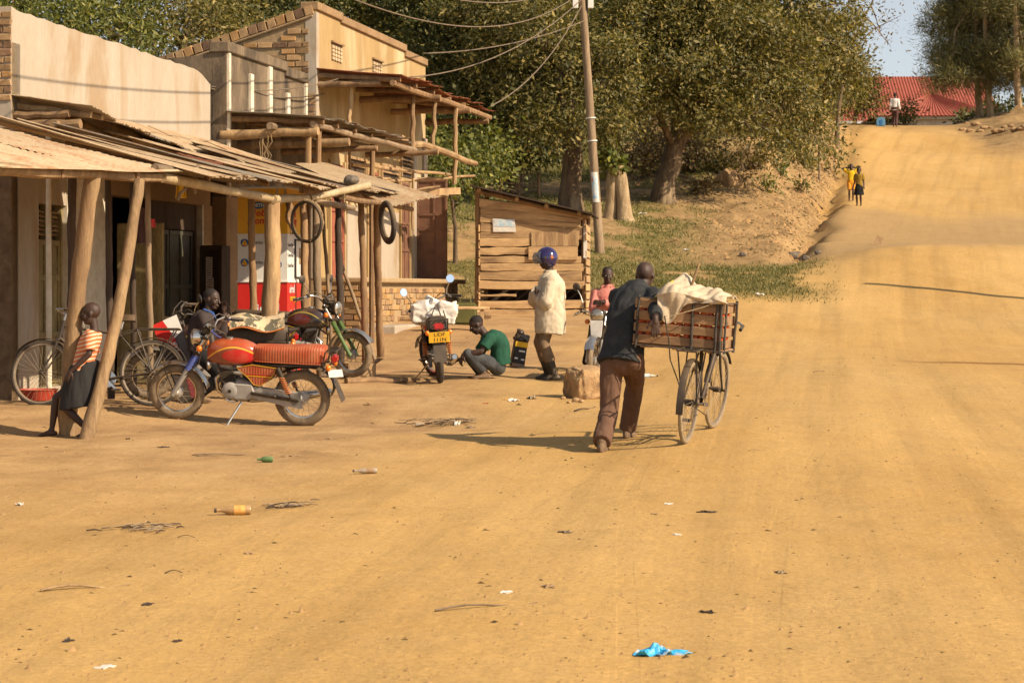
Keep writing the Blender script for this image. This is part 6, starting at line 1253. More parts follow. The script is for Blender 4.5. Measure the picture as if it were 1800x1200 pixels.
cloth_mat('cloth_black', (.016, .015, .015)); cloth_mat('cloth_skirt', (.033, .031, .030)); cloth_mat('cloth_shirt_dark', (.060, .045, .042)); cloth_mat('cloth_yellow', (.75, .48, .02)); cloth_mat('cloth_orange', (.75, .30, .03)); cloth_mat('cloth_white', (.72, .70, .66)); cloth_mat('cloth_blue', (.05, .12, .36)); cloth_mat('cloth_mustard', (.30, .19, .03)); cloth_mat('cloth_maroon', (.10, .05, .045))
mat('boot_rubber', (.022, .024, .022), .38, s=7, dust=.35); mat('sandal', (.16, .10, .06), .8, s=9, dust=.4); mat('sack_cream', (.58, .48, .34), .8, c2=(.46, .36, .24), s=5, bump=.4, bs=70, bd=.004); mat('sack_white', (.72, .69, .64), .6, c2=(.60, .52, .42), s=4, bump=.3, bs=60, bd=.004)
def stripe_material(name, c1, c2, pitch, slant=0.):
    M_, N, L, B = newmat(name); tc = N.new('ShaderNodeTexCoord'); sp = N.new('ShaderNodeSeparateXYZ'); L.new(tc.outputs['Object'], sp.inputs[0])
    z = mth(N, L, 'ADD', sp.outputs[2], mth(N, L, 'MULTIPLY', sp.outputs[0], slant)); z = mth(N, L, 'ADD', z, mth(N, L, 'MULTIPLY', tnoise(N, L, tc.outputs['Object'], 5, 2), .03))
    f = mth(N, L, 'FRACT', mth(N, L, 'DIVIDE', z, pitch)); col = mixc(N, L, ramp(N, L, f, [(.0, 0), (.04, 1), (.36, 1), (.42, 0)]), c1, c2); L.new(col, B.inputs['Base Color']); B.inputs['Roughness'].default_value = .85; return M_
stripe_material('cloth_stripes', (.62, .17, .055), (.66, .54, .38), .036, -.25)
PEND = []                                    # lumps to be fused into one surface at the end
def fuse(name, prims, m_, parent, voxel, smooth=3, wr=0., wfreq=(9, 9, 4), loc=None, seed=0):
    mb = MB()
    for f in prims: f(mb)
    o = mb.build(name, m_ if not isinstance(m_, str) else MT[m_], parent, loc=loc); PEND.append((o, voxel, smooth, wr, wfreq, seed)); return o
def cone(a, b, ra, rb, n=14, round_=True):
    a, b = Vector(a), Vector(b)
    def f(mb):
        mb.tube([a, a.lerp(b, .5), b], [ra, (ra + rb) / 2, rb], n)
        if round_: mb.ell(a, ra, None, 12, 8); mb.ell(b, rb, None, 12, 8)
    return f
def ball(c, r, R=None): return lambda mb: mb.ell(c, r, R, 16, 10)
def frame(f, u):
    f = Vector(f).normalized(); u = Vector(u); l = u.cross(f).normalized(); u = f.cross(l); return Matrix((f, l, u)).transposed()
def ik(a, c, l1, l2, pole):
    a, c = Vector(a), Vector(c); d = c - a; L = min(d.length, (l1 + l2) * .995); d.normalize(); x = (l1 * l1 - l2 * l2 + L * L) / (2 * L); h = math.sqrt(max(l1 * l1 - x * x, 1e-6))
    p = Vector(pole); p = p - d * p.dot(d); p.normalize(); return a + d * x + p * h
def head_prims(c, R, s):
    f = lambda x, y, z: Vector(c) + R @ Vector((x, y, z)) * s
    e = lambda x, y, z, r: ball(f(x, y, z), tuple(k * s for k in r), R)
    P = [e(-.008, 0, .030, (.098, .077, .090)), e(.024, 0, -.035, (.066, .060, .083)), e(.044, 0, -.088, (.040, .043, .027)), e(.078, 0, .024, (.017, .050, .012)), e(.088, 0, -.062, (.014, .027, .014)), e(.055, .042, -.03, (.03, .022, .03)), e(.055, -.042, -.03, (.03, .022, .03)),
         e(-.005, .078, -.006, (.020, .010, .031)), e(-.005, -.078, -.006, (.020, .010, .031)), cone(f(.088, 0, .012), f(.106, 0, -.026), .010 * s, .017 * s)]
    return P, f
def hand_prims(w, d, n, side, curl, s=1.0, spread=.0):
    w = Vector(w); d = Vector(d).normalized(); n = Vector(n); n = (n - d * n.dot(d)).normalized(); sd = d.cross(n) * side; P = []     # n: out of the back of the hand
    P.append(ball(w + d * .048 * s, (.056 * s, .040 * s, .016 * s), Matrix((d, sd, n)).transposed())); P.append(cone(w - d * .01, w + d * .03 * s, .026 * s, .028 * s))
    for k, (o, L) in enumerate(((-.030, .068), (-.010, .080), (.011, .074), (.030, .056))):
        p = w + (d * .088 + sd * o) * s; a = 0; dirn = (d + sd * o * (4 + spread)).normalized()
        for j, q in enumerate((.45, .32, .23)):
            a += curl * (.6 if j == 0 else 1.0); v = (dirn * math.cos(a) - n * math.sin(a)).normalized(); e = p + v * L * q * s; P.append(cone(p, e, (.0098 - j * .0009) * s, (.0090 - j * .0009) * s, 8)); p = e
    p = w + (d * .025 - sd * .034) * s; v = (d * .75 - sd * .6 - n * curl * .5).normalized(); e = p + v * .038 * s; P.append(cone(p, e, .013 * s, .0115 * s, 8)); v2 = (v + d * .4 - n * curl * .4).normalized(); P.append(cone(e, e + v2 * .032 * s, .0112 * s, .0095 * s, 8)); return P
def foot_prims(ank, d, s, r=1.0, toes=True):
    ank = Vector(ank); d = Vector(d).normalized(); up = Vector((0, 0, 1)); l = up.cross(Vector((d.x, d.y, 0))).normalized(); P = [cone(ank, ank + d * .02 - up * .03 * s, .038 * s * r, .036 * s * r), cone(ank - d * .045 * s - up * .048 * s, ank + d * .03 * s - up * .045 * s, .030 * s * r, .034 * s * r), cone(ank + d * .02 * s - up * .03 * s, ank + d * .13 * s - up * .062 * s, .036 * s * r, .024 * s * r)]
    P.append(ball(ank + d * .125 * s - up * .060 * s, (.042 * s * r, .042 * s * r, .020 * s * r)))
    if toes:
        for k, o in enumerate((-.030, -.013, .002, .016, .028)): P.append(cone(ank + d * (.14 - abs(o) * .2) * s + l * o * s - up * .066 * s, ank + d * (.175 - .01 * k) * s + l * o * s - up * .068 * s, .012 * s, .010 * s, 8))
    return P
def torso(J, s, inf=0., z0=0., z1=1., shp=None, flat_bottom=None):
    # rings from pelvis (0) to neck base (1)
    P, N_ = J['pel'], J['nek']; hl = (J['hL'] - J['hR']).normalized(); sl = (J['sL'] - J['sR']).normalized(); bend = J.get('bend', Vector((0, 0, 0)))
    prof = shp or ((-.10, .150, .105), (.0, .158, .115), (.18, .148, .108), (.40, .140, .102), (.62, .160, .112), (.80, .172, .110), (.92, .150, .090), (1.0, .085, .068), (1.06, .060, .058))
    def f(mb):
        rings = []
        for t, a, b in prof:
            if t < z0 - 1e-6 or t > z1 + 1e-6: continue
            c = P.lerp(N_, t) + bend * math.sin(max(0, min(1, t)) * math.pi); up = (N_ - P).normalized() + bend * math.cos(max(0, min(1, t)) * math.pi) * 2.2; up.normalize(); l = hl.lerp(sl, max(0, min(1, t))); l = (l - up * l.dot(up)).normalized(); fw = l.cross(up)
            rings.append([c + l * math.copysign(abs(math.cos(k)) ** .8, math.cos(k)) * (a * s + inf) + fw * math.copysign(abs(math.sin(k)) ** .85, math.sin(k)) * (b * s + inf) for k in np.linspace(0, 2 * math.pi, 25)[:-1]])
        loft(mb, rings)
    return f
def person(label, base, J, H=1.72, hands=None, face=True, bare_feet=False, skin='skin', voxel=.0075, hair=True, cat='person', group='people in the street'):
    """J: joints in world space; elbows and knees are solved from shoulder/wrist and hip/ankle."""
    T = thing('person', label, cat, base, 0, group); B = Vector(base); s = H / 1.72
    J = {k: (v - B if isinstance(v, Vector) and k not in ('hdir', 'bend', 'fL', 'fR', 'pkL', 'pkR', 'peL', 'peR', 'hup') else v) for k, v in J.items()}
    for sd in 'LR':
        if 'e' + sd not in J: J['e' + sd] = ik(J['s' + sd], J['w' + sd], .285 * s, .255 * s, J.get('pe' + sd, Vector((0, 0, -1))))
        if 'k' + sd not in J: J['k' + sd] = ik(J['h' + sd], J['a' + sd], .43 * s, .42 * s, J.get('pk' + sd, J['hdir']))
    R = frame(J['hdir'], J.get('hup', (0, 0, 1))); hp, hf = head_prims(J['hed'], R, s * J.get('hs', 1.0)); P = list(hp); P.append(cone(J['nek'] - Vector((0, 0, .03)), J['hed'] + R @ Vector((-.02, 0, -.06)) * s, .056 * s, .050 * s)); P.append(torso(J, s, -.012))
    for sd, sg in (('L', 1), ('R', -1)):
        S_, E_, W_ = J['s' + sd], J['e' + sd], J['w' + sd]; P += [cone(S_, E_, .047 * s, .037 * s), cone(E_, E_.lerp(W_, .35), .038 * s, .040 * s), cone(E_.lerp(W_, .35), W_, .040 * s, .026 * s)]
        hd = (hands or {}).get(sd); d = (W_ - E_).normalized(); hd = hd or (d, Vector((0, sg, 0)) if abs(d.y) < .8 else Vector((0, 0, 1)), .35)
        P += hand_prims(W_, hd[0], hd[1], sg, hd[2], s * .98)
        h_, k_, a_ = J['h' + sd], J['k' + sd], J['a' + sd]; bk = ((k_ - h_).normalized() - (a_ - k_).normalized()); bk = bk.normalized() if bk.length > .05 else -J['hdir']
        P += [cone(h_, k_, .078 * s, .053 * s), cone(k_, k_.lerp(a_, .3), .052 * s, .056 * s), cone(k_.lerp(a_, .3), a_, .055 * s, .034 * s)]; P += foot_prims(a_, J['f' + sd], s, .95 if not bare_feet else 1.0, bare_feet)
    fuse('body', P, skin, T, voxel * s, 3)
    if face:
        for y in (.030, -.030):
            ey = MB(); ey.ell(hf(.081, y, .004), (.011 * s, .013 * s, .0065 * s), R, 10, 8); e = ey.build('eye', MT['eye_white'], T, True); ip = MB(); ip.ell(hf(.0885, y, .004), (.005 * s, .0058 * s, .0058 * s), R, 8, 6); ip.build('pupil', MT['eye_dark'], e, True)
    if hair: fuse('hair', [ball(hf(-.017, 0, .043), tuple(k * s * J.get('hs', 1.0) for k in (.0955, .0785, .0825)), R)], 'hair', T, .010 * s, 2)
    return T, J, s, hf, R
def sleeves(J, s, r=1.0, upto='w', inf=.016, frac=1.0):
    P = []
    for sd in 'LR':
        S_, E_, W_ = J['s' + sd], J['e' + sd], J['w' + sd]; P.append(ball(S_, (.062 * s * r + inf * .5,) * 3))
        if upto == 'e': P.append(cone(S_, S_.lerp(E_, frac), .056 * s * r + inf, .052 * s * r + inf * 1.3, round_=False))
        else: P += [cone(S_, E_, .054 * s * r + inf, .046 * s * r + inf), cone(E_, E_.lerp(W_, frac), .046 * s * r + inf, .036 * s * r + inf, round_=False), ball(E_, (.046 * s * r + inf,) * 3)]
    return P
def trousers(J, s, inf=.018, hem=.94, flare=1.0, hip=1.0):
    P = [torso(J, s, inf * .8, -.2, .36, ((-.10, .150 * hip, .110 * hip), (.0, .158 * hip, .118 * hip), (.20, .150 * hip, .110 * hip)))]
    for sd in 'LR':
        h_, k_, a_ = J['h' + sd], J['k' + sd], J['a' + sd]; e = k_.lerp(a_, hem); P += [cone(h_, k_, .084 * s * hip + inf, .058 * s + inf), ball(k_, (.058 * s + inf,) * 3)] if hem > .3 else [cone(h_, h_.lerp(k_, .9), .084 * s * hip + inf, .072 * s + inf, round_=False), ball(h_, (.084 * s + inf,) * 3)]
        if hem > .3: P += [cone(k_, k_.lerp(a_, .5), .058 * s + inf, .055 * s + inf * flare, round_=False), cone(k_.lerp(a_, .5), e, .055 * s + inf * flare, .048 * s + inf * flare * 1.25, round_=False)]
    P.append(ball(J['hL'].lerp(J['hR'], .5) - Vector((0, 0, .02)), (.10 * s + inf, .10 * s + inf, .09 * s + inf))); return P
def shoes(T, J, s, m_='sandal', r=1.18):
    for sd in 'LR':
        a_ = J['a' + sd]; d_ = Vector((J['f' + sd].x, J['f' + sd].y, 0)).normalized(); l_ = Vector((-d_.y, d_.x, 0)); c_ = a_ + d_ * .045 * s - Vector((0, 0, .072 * s))
        fuse('shoe', foot_prims(a_ - Vector((0, 0, .004)), J['f' + sd], s, r, False) + [lambda mb, c_=c_, d_=d_, l_=l_: loft(mb, [[c_ + d_ * math.cos(k) * .135 * s + l_ * math.sin(k) * .048 * s * (1 + .12 * math.cos(k)) + Vector((0, 0, z)) for k in np.linspace(0, 6.2832, 25)[:-1]] for z in (-.014, .022)])], m_, T, .008, 1)
V = Vector
# -- man pushing the bicycle
def pusher():
    b = V(((1080 - 900) / F * 17.2, 17.2, 0)); b.z = gz(b.x, b.y); fw = V((.25, .97, 0))
    aL, aR = W(1058, 776, 16.9), W(1104, 764, 17.75); aL.z = gz(aL.x, aL.y) + .085; aR.z = gz(aR.x, aR.y) + .085
    J = dict(pel=W(1094, 622, 17.3), nek=W(1121, 507, 17.62), hL=W(1076, 634, 17.3), hR=W(1112, 634, 17.22), sL=W(1085, 522, 17.68), sR=W(1147, 519, 17.42), hed=W(1134, 484, 17.72), hdir=V((.35, .92, -.12)), bend=V((-.02, -.05, .03)), wR=W(1152, 560, 16.86), wL=W(1118, 560, 18.15), peR=V((1, -.2, .1)), peL=V((-1, 0, -.6)),
             aL=aL, aR=aR, pkL=V((.2, 1, 0)), pkR=V((.3, 1, .1)), fL=V((.15, .95, -.05)), fR=V((.35, .9, -.1)))
    T, J, s, hf, R = person('man in dark grey jacket and brown trousers pushing the loaded bicycle', b, J, 1.74, {'R': (V((.02, -.12, -1)), V((.1, -1, .12)), .22)}, True, False, hair=False)
    fuse('jacket', [torso(J, s, .016, -.3, 1.06, ((-.16, .190, .145), (-.05, .182, .140), (.12, .165, .128), (.32, .152, .120), (.55, .162, .122), (.78, .178, .12), (.92, .158, .10), (1.0, .10, .085), (1.05, .082, .078)))] + sleeves(J, s, 1.18, 'w', .018, .86) + [cone(J['nek'] - V((0, 0, .02)), J['nek'] + V((.012, .02, .045)), .082, .074, 16, False)], 'cloth_jacket', T, .011, 2, .024, (7, 7, 4), seed=1)
    fuse('trousers', trousers(J, s, .024, 1.03, 1.05, 1.0), 'cloth_brown', T, .010, 2, .016, (10, 10, 4), seed=2); shoes(T, J, s, 'sandal', 1.2)
pusher()
# -- child leaning between the shelter posts
def child():
    Y0 = 18.55; b = V(((125 - 900) / F * Y0, Y0, 0)); b.z = gz(b.x, b.y); gy = HZ + (CZ - b.z) * F / Y0; q = lambda px, py, dy=0.: W(px, py, Y0 + dy)
    s0 = 1.30
    J = dict(pel=q(146, 652), nek=q(167, 580), hL=q(141, 664, -.06), hR=q(145, 664, .07), sL=q(160, 590, -.13), sR=q(166, 590, .13), hed=q(160, 551), hdir=V((-1, -.06, -.06)), hs=1.22, wL=q(125, 652, -.17), eL=q(157, 622, -.17), wR=q(140, 650, .2), peR=V((1, 0, 0)),
             aL=q(155, 752, -.02), aR=q(91, 757, .10), pkL=V((-1, 0, 0)), pkR=V((-.6, 0, .6)), fL=V((-.55, -.75, 0)), fR=V((-1, -.1, -.05)), bend=V((-.02, 0, -.01)))
    for k in ('aL', 'aR'): J[k].z = gz(J[k].x, J[k].y) + .062
    T, J, s, hf, R = person('barefoot child in orange striped shirt and dark skirt leaning between two posts', b, J, 1.24, {'L': (V((-.5, 0, -.85)), V((-.3, -1, 0)), .3)}, True, True, 'skin', .0085, False)
    fuse('striped_shirt', [torso(J, s, .014, -.05, 1.0, ((-.02, .150, .125), (.18, .150, .120), (.40, .146, .115), (.62, .16, .118), (.80, .172, .114), (.92, .15, .094), (.985, .09, .08)))] + sleeves(J, s, 1.05, 'e', .017, .80), 'cloth_stripes', T, .010, 2, .008, (11, 11, 7), seed=3)
    def sk(mb):
        rings = []
        for px, py, ax, ay in ((152, 634, .115, .115), (148, 646, .135, .125), (143, 668, .158, .14), (140, 690, .172, .15), (138, 706, .180, .155), (138, 716, .182, .157)):
            c = q(px, py) - b; rings.append([c + V((math.cos(k) * ax, math.sin(k) * ay, -.05 * math.cos(k) * (1 if py > 700 else 0) * -1 * .6)) for k in np.linspace(0, 2 * math.pi, 29)[:-1]])
        loft(mb, rings)
    fuse('skirt', [sk], 'cloth_skirt', T, .011, 2, .014, (9, 9, 2), seed=4)
child()
# -- mechanic squatting beside the motorcycle
def squat():
    Y0 = 25.8; b = V(((862 - 900) / F * Y0, Y0, 0)); b.z = gz(b.x, b.y); q = lambda px, py, dy=0.: W(px, py, Y0 + dy)
    J = dict(pel=q(877, 637), nek=q(854, 586), hL=q(874, 643, -.09), hR=q(874, 643, .09), sL=q(861, 595, -.18), sR=q(858, 594, .18), hed=q(838, 571), hdir=V((-.86, -.1, -.5)), bend=V((.09, 0, .05)), wL=q(814, 624, -.22), eL=q(846, 617, -.24), wR=q(806, 632, .1), peR=V((0, .3, -1)),
             aL=q(852, 653, -.12), aR=q(846, 654, .14), kL=q(823, 622, -.20), kR=q(822, 624, .18), fL=V((-.95, -.15, -.25)), fR=V((-.95, .1, -.25)))
    T, J, s, hf, R = person('man in green t-shirt and grey jeans squatting to repair the motorcycle', b, J, 1.70, {'L': (V((-.35, .1, -.95)), V((-.8, -.6, 0)), .5), 'R': (V((-.95, 0, -.25)), V((0, .3, 1)), .5)})
    fuse('green_shirt', [torso(J, s, .018, -.12, 1.02, ((-.10, .160, .125), (.05, .165, .130), (.18, .158, .120), (.40, .150, .115), (.62, .165, .12), (.80, .176, .116), (.92, .155, .097), (1.0, .085, .078)))] + sleeves(J, s, 1.08, 'e', .018, .72), 'cloth_green', T, .011, 2, .010, (9, 9, 6), seed=5)
    fuse('jeans', trousers(J, s, .016, .95, 1.2), 'cloth_jeans', T, .010, 2, .010, (10, 10, 6), seed=6); shoes(T, J, s, 'sandal', 1.15)
squat()
# -- rider in helmet, long pale coat and rubber boots
def rider():
    Y0 = 26.3; b = V(((967 - 900) / F * Y0, Y0, 0)); b.z = gz(b.x, b.y); q = lambda px, py, dy=0.: W(px, py, Y0 + dy); dz = V((0, 0, b.z - W(967, 669, Y0).z))
    J = dict(pel=q(967, 541), nek=q(967, 486), hL=q(968, 547, -.09), hR=q(966, 547, .09), sL=q(969, 497, -.19), sR=q(966, 497, .19), hed=q(962, 458), hdir=V((-1, -.05, -.08)), wL=q(938, 519, .02), eL=q(960, 532, -.27), wR=q(944, 513, -.17), eR=q(941, 530, .20), aL=q(975, 659, -.10), aR=q(964, 656, .13), fL=V((-1, -.1, 0)), fR=V((-1, .12, 0)), bend=V((.02, 0, 0)))
    for k, v in list(J.items()):
        if isinstance(v, Vector) and k not in ('hdir', 'bend', 'fL', 'fR'): J[k] = v + dz
    for k in ('aL', 'aR'): J[k].z = gz(J[k].x, J[k].y) + .085
    T, J, s, hf, R = person('man in purple helmet, long pale coat and black rubber boots with folded arms', b, J, 1.76, {'L': (V((-.3, 1, .1)), V((-1, -.2, 0)), .4), 'R': (V((-.3, -1, .1)), V((-1, .2, 0)), .4)}, True, False, hair=False)
    fuse('coat', [torso(J, s, .030, -.9, 1.06, ((-.84, .215, .172), (-.45, .21, .170), (-.08, .20, .162), (.10, .192, .155), (.32, .185, .15), (.55, .188, .15), (.78, .195, .14), (.92, .17, .112), (1.0, .095, .088), (1.06, .085, .082)))] + sleeves(J, s, 1.38, 'w', .030, 1.0) + [cone(J['nek'] - V((0, 0, .02)), J['nek'] + V((-.005, 0, .075)), .092, .085, 16, False)], 'cloth_beige', T, .011, 2, .026, (8, 8, 5), seed=7)
    fuse('trousers', trousers(J, s, .016, .6, 1.0), 'cloth_khaki', T, .011, 2, .012, (9, 9, 6), seed=8)
    for sd in 'LR':
        a_, k_ = J['a' + sd], J['k' + sd]; fuse('rubber_boot', foot_prims(a_, J['f' + sd], s, 1.22, False) + [cone(a_ - V((0, 0, .02)), a_.lerp(k_, .62), .050, .068, 16, False)], 'boot_rubber', T, .009, 2)
    HM = mkobj('helmet', None, None, T); mat('helmet_purple', (.045, .03, .16), .12, .35, c2=(.02, .015, .05), s=5, fine=0, coat=1.0); mat('visor_clear', (.25, .27, .30), .06, 0, s=3, fine=0); MATS['visor_clear'].node_tree.nodes['Principled BSDF'].inputs['Alpha'].default_value = .38
    def shellf(u, v):                        # open-face shell: wraps the skull, cut away in front of the face
        th = -math.pi + 2 * math.pi * u; lo = -.62 - .10 * (1 - abs(math.cos(th / 2))) if True else 0
        cut = .52 * max(0, math.cos(th)) ** 1.0; z0 = -.85 + cut * 2.2 if math.cos(th) > 0 else -.85; ph = z0 + (math.pi / 2 - z0) * v
        return hf(*(V((.002 + .136 * math.cos(ph) * math.cos(th), .122 * math.cos(ph) * math.sin(th), .025 + .138 * math.sin(ph)))))
    mb = MB(); mb.shell(shellf, 40, 14, -.008); mb.build('shell', MT['helmet_purple'], HM, True)
    mb = MB(); mb.shell(lambda u, v: hf(.012 + (.150 + .03 * math.sin(v * 3.14)) * math.cos(-1.1 + 2.2 * u), (.134 + .012 * math.sin(v * 3.14)) * math.sin(-1.1 + 2.2 * u), .11 - .15 * v), 18, 8, .002); vis = mb.build('visor', MT['visor_clear'], HM, True)
    for y in (.127, -.127):
        mb = MB(); mb.lathe([(.018, 0), (.016, .008)], hf(.03, y, .03), R @ V((0, math.copysign(1, y), 0)), 14); mb.build('visor_pivot', MT['black_plastic'], HM); mb = MB(); mb.ell(hf(-.05, y * .93, .03), (.022, .006, .022), R @ Matrix.Rotation(.5, 3, 'Y'), 10, 6); mb.build('emblem', MT['lamp_amber'], HM)
rider()
# -- man in pink sitting on the white-fronted motorcycle
def pink():
    Y0 = 28.1; b = V(((1066 - 900) / F * Y0, Y0, 0)); b.z = gz(b.x, b.y); q = lambda px, py, dy=0.: W(px, py, Y0 + dy)
    J = dict(pel=q(1067, 566, .08), nek=q(1068, 506, .02), hL=q(1078, 572, .05), hR=q(1057, 572, .05), sL=q(1088, 517, .02), sR=q(1047, 517, .02), hed=q(1068, 484, -.02), hdir=V((.02, -1, -.12)), wL=q(1060, 531, -.24), eL=q(1091, 543, -.08), wR=q(1078, 534, -.22), eR=q(1043, 543, -.08), aL=q(1092, 636, -.1), aR=q(1033, 640, -.15), kL=q(1093, 590, -.32), kR=q(1042, 592, -.32), fL=V((.2, -1, 0)), fR=V((-.25, -1, 0)))
    for k in ('aL', 'aR'): J[k].z = gz(J[k].x, J[k].y) + .085
    T, J, s, hf, R = person('man in pink shirt with folded arms sitting astride the white-fronted motorcycle', b, J, 1.70, {'L': (V((-1, .1, .0)), V((0, -1, .3)), .4), 'R': (V((1, .1, 0)), V((0, -1, .3)), .4)})
    fuse('pink_shirt', [torso(J, s, .018, -.12, 1.02, ((-.10, .165, .128), (.05, .168, .130), (.18, .160, .120), (.40, .152, .115), (.62, .168, .12), (.80, .180, .116), (.92, .158, .097), (1.0, .085, .078)))] + sleeves(J, s, 1.12, 'w', .017, .97) + [cone(J['nek'] - V((0, 0, .02)), J['nek'] + V((0, 0, .05)), .076, .068, 16, False)], 'cloth_pink', T, .010, 2, .011, (10, 10, 6), seed=9)
    fuse('trousers', trousers(J, s, .020, .97, 1.5), 'cloth_black', T, .011, 2, .010, (9, 9, 6), seed=10); shoes(T, J, s, 'boot_rubber', 1.15)
    for y in (-.028, .028):                  # collar wings
        mb = MB(); c = J['nek'] + V((y * 1.5, -.078, .035)); mb.prism([(0, 0), (math.copysign(.05, y), .02), (math.copysign(.045, y), -.045)], 0, .006, lambda u, v, t: c + V((u, -t, v))); mb.build('collar', MT['cloth_pink'], T)
pink()
# -- youth busy behind the red motorcycle
def youth():
    Y0 = 21.9; b = V(((352 - 900) / F * Y0, Y0, 0)); b.z = gz(b.x, b.y); q = lambda px, py, dy=0.: W(px, py, Y0 + dy)
    J = dict(pel=q(350, 612), nek=q(364, 548), hL=q(350, 622, .09), hR=q(350, 622, -.09), sL=q(362, 558, .17), sR=q(356, 558, -.17), hed=q(372, 526), hdir=V((.93, -.3, -.15)), wR=q(388, 567, -.2), wL=q(393, 548, .05), peR=V((-.3, 0, -1)), peL=V((0, .3, -1)), aL=q(345, 690, .1), aR=q(348, 690, -.1), fL=V((1, 0, 0)), fR=V((1, 0, 0)), bend=V((-.05, 0, .02)), hs=1.1)
    for k in ('aL', 'aR'): J[k].z = gz(J[k].x, J[k].y) + .08
    T, J, s, hf, R = person('youth in dark shirt bending over behind the red motorcycle', b, J, 1.48)
    fuse('shirt', [torso(J, s, .018, -.12, 1.02, ((-.10, .165, .128), (.05, .168, .130), (.18, .160, .120), (.40, .152, .115), (.62, .168, .12), (.80, .180, .116), (.92, .158, .097), (1.0, .085, .078)))] + sleeves(J, s, 1.1, 'w', .017, .6), 'cloth_shirt_dark', T, .011, 2, .010, (9, 9, 6), seed=11); fuse('trousers', trousers(J, s), 'cloth_black', T, .012, 2, .008, seed=12); shoes(T, J, s)
    mb = MB(); n_ = J['nek']; mb.tube([n_ + V((-.03, .07, .03)), n_ + V((.05, .055, .0)), n_ + V((.09, 0, -.06)), n_ + V((.05, -.06, .0)), n_ + V((-.03, -.07, .03))], .010, 6); mb.build('lanyard', MT['cloth_blue'], T, True)
youth()
# -- far up the road
def far(label, px, py, Y, H, yaw, top, bottom, arms=None, skirt=False, long_=False, stride=0., bare=False):
    b = V(((px - 900) / F * Y, Y, 0)); b.z = gz(b.x, b.y); c, s_ = math.cos(yaw), math.sin(yaw); k = H / 1.72; L = lambda x, y, z: b + V((c * x - s_ * y, s_ * x + c * y, z)) * 1.0
    J = dict(pel=L(0, 0, .92 * k), nek=L(.0, 0, 1.46 * k), hL=L(0, .09 * k, .90 * k), hR=L(0, -.09 * k, .90 * k), sL=L(0, .165 * k, 1.39 * k), sR=L(0, -.165 * k, 1.39 * k), hed=L(.02, 0, 1.62 * k), hdir=V((c, s_, -.05)), aL=L(stride, .09 * k, .085 * k), aR=L(-stride, -.09 * k, .085 * k), fL=V((c, s_, 0)), fR=V((c, s_, 0)), wL=L(.06, .24 * k, .88 * k), wR=L(.06, -.24 * k, .88 * k), peL=V((-c, -s_, 0)), peR=V((-c, -s_, 0)), pkL=V((c, s_, 0)), pkR=V((c, s_, 0)))
    J['hs'] = 1.12 if H > 1.5 else 1.3
    if arms == 'up': J.update(wL=L(-.06, .14 * k, 1.60 * k), wR=L(-.06, -.14 * k, 1.60 * k), peL=V((-s_, c, .25)), peR=V((s_, -c, .25)))
    T, J, s, hf, R = person(label, b, J, H, None, True, bare, voxel=.012)
    fuse('shirt', [torso(J, s, .018, -.2, 1.02, ((-.14, .135, .11), (.05, .135, .11), (.40, .125, .10), (.80, .15, .105), (.92, .135, .09), (1.0, .07, .07)))] + sleeves(J, s, 1.1, 'w' if long_ else 'e', .017, .9 if long_ else .75), top, T, .015, 2, .008)
    if skirt: fuse('skirt', [lambda mb: loft(mb, [[J['pel'] + V((math.cos(a) * r, math.sin(a) * r * .9, z)) for a in np.linspace(0, 6.2832, 21)[:-1]] for z, r in ((.08 * s, .15 * s), (-.1 * s, .19 * s), (-.42 * s, .235 * s))])], bottom, T, .015, 2, .008)
    else: fuse('trousers', trousers(J, s, .018, .95 if long_ else .18), bottom, T, .015, 2, .006)
    return T
far('child in yellow shirt and orange shorts with hands behind head beside the ditch', 1496, 352, 70.5, 1.27, math.radians(-95), 'cloth_yellow', 'cloth_orange', 'up', bare=True)
far('child in mustard top and dark skirt standing nearest the ditch', 1510, 367, 68.6, 1.30, math.radians(-110), 'cloth_mustard', 'cloth_black', None, True, bare=True)
far('man in white shirt and maroon trousers walking away at the hilltop', 1573, 222, 106, 1.78, math.radians(72), 'cloth_white', 'cloth_maroon', None, False, True, .16)

# ------------------------------------------------------------------ loads
mat('tomato', (.62, .055, .012), .3, c2=(.60, .12, .015), s=3, fine=0, orand=.2); mat('tomato_stem', (.08, .12, .03), .7, s=4)
cl, cr = W(1114, 603, 17.12), W(1268, 616, 16.90); cu = (cr - cl); CL = cu.length; cu.normalize(); cup = V((0, 0, 1)); cup = (cup - cu * cup.dot(cu)).normalized(); cv = cup.cross(cu)
CM = Matrix((cu, cv, cup)).transposed().to_4x4(); CM.translation = cl
CR = thing('tomato_crate', 'slatted wooden crate of tomatoes tied on the bicycle carrier', 'crate', (0, 0, 0)); CR.matrix_world = CM; CR.location = cl; CR.rotation_euler = CM.to_euler()
CD, CH = .47, .40
mat('crate_wood', (.42, .25, .125), .85, c2=(.26, .15, .075), s=6, st=(.2, 1, 1), bump=.5, bs=25, orand=.2, c3=(.12, .08, .05), s3=3); mat('crate_stick', (.085, .07, .055), .8, c2=(.04, .035, .03), s=9, bump=.4, bs=40)
def cslat(a, b, w, h):
    mb = MB(); mb.bar(a, b, w, h); return mb.build('slat', MT['crate_wood'], CR, bevel=.005)
for z, h in ((.045, .075), (.145, .075), (.245, .085), (.352, .085)):
    for v in (0, CD): cslat((-.01, v, z + ru(-.004, .004)), (CL + .01, v, z + ru(-.004, .004)), .014, h)
    for u in (0.012, CL - .012): cslat((u, .01, z), (u, CD - .01, z), .014, h)
for k in range(4): cslat((-.02, .06 + k * .118, -.004), (CL + .02, .06 + k * .118, -.004), .10, .014)
for k in range(3): cslat((.10 + k * .28, 0, -.02), (.10 + k * .28, CD, -.02), .09, .016)
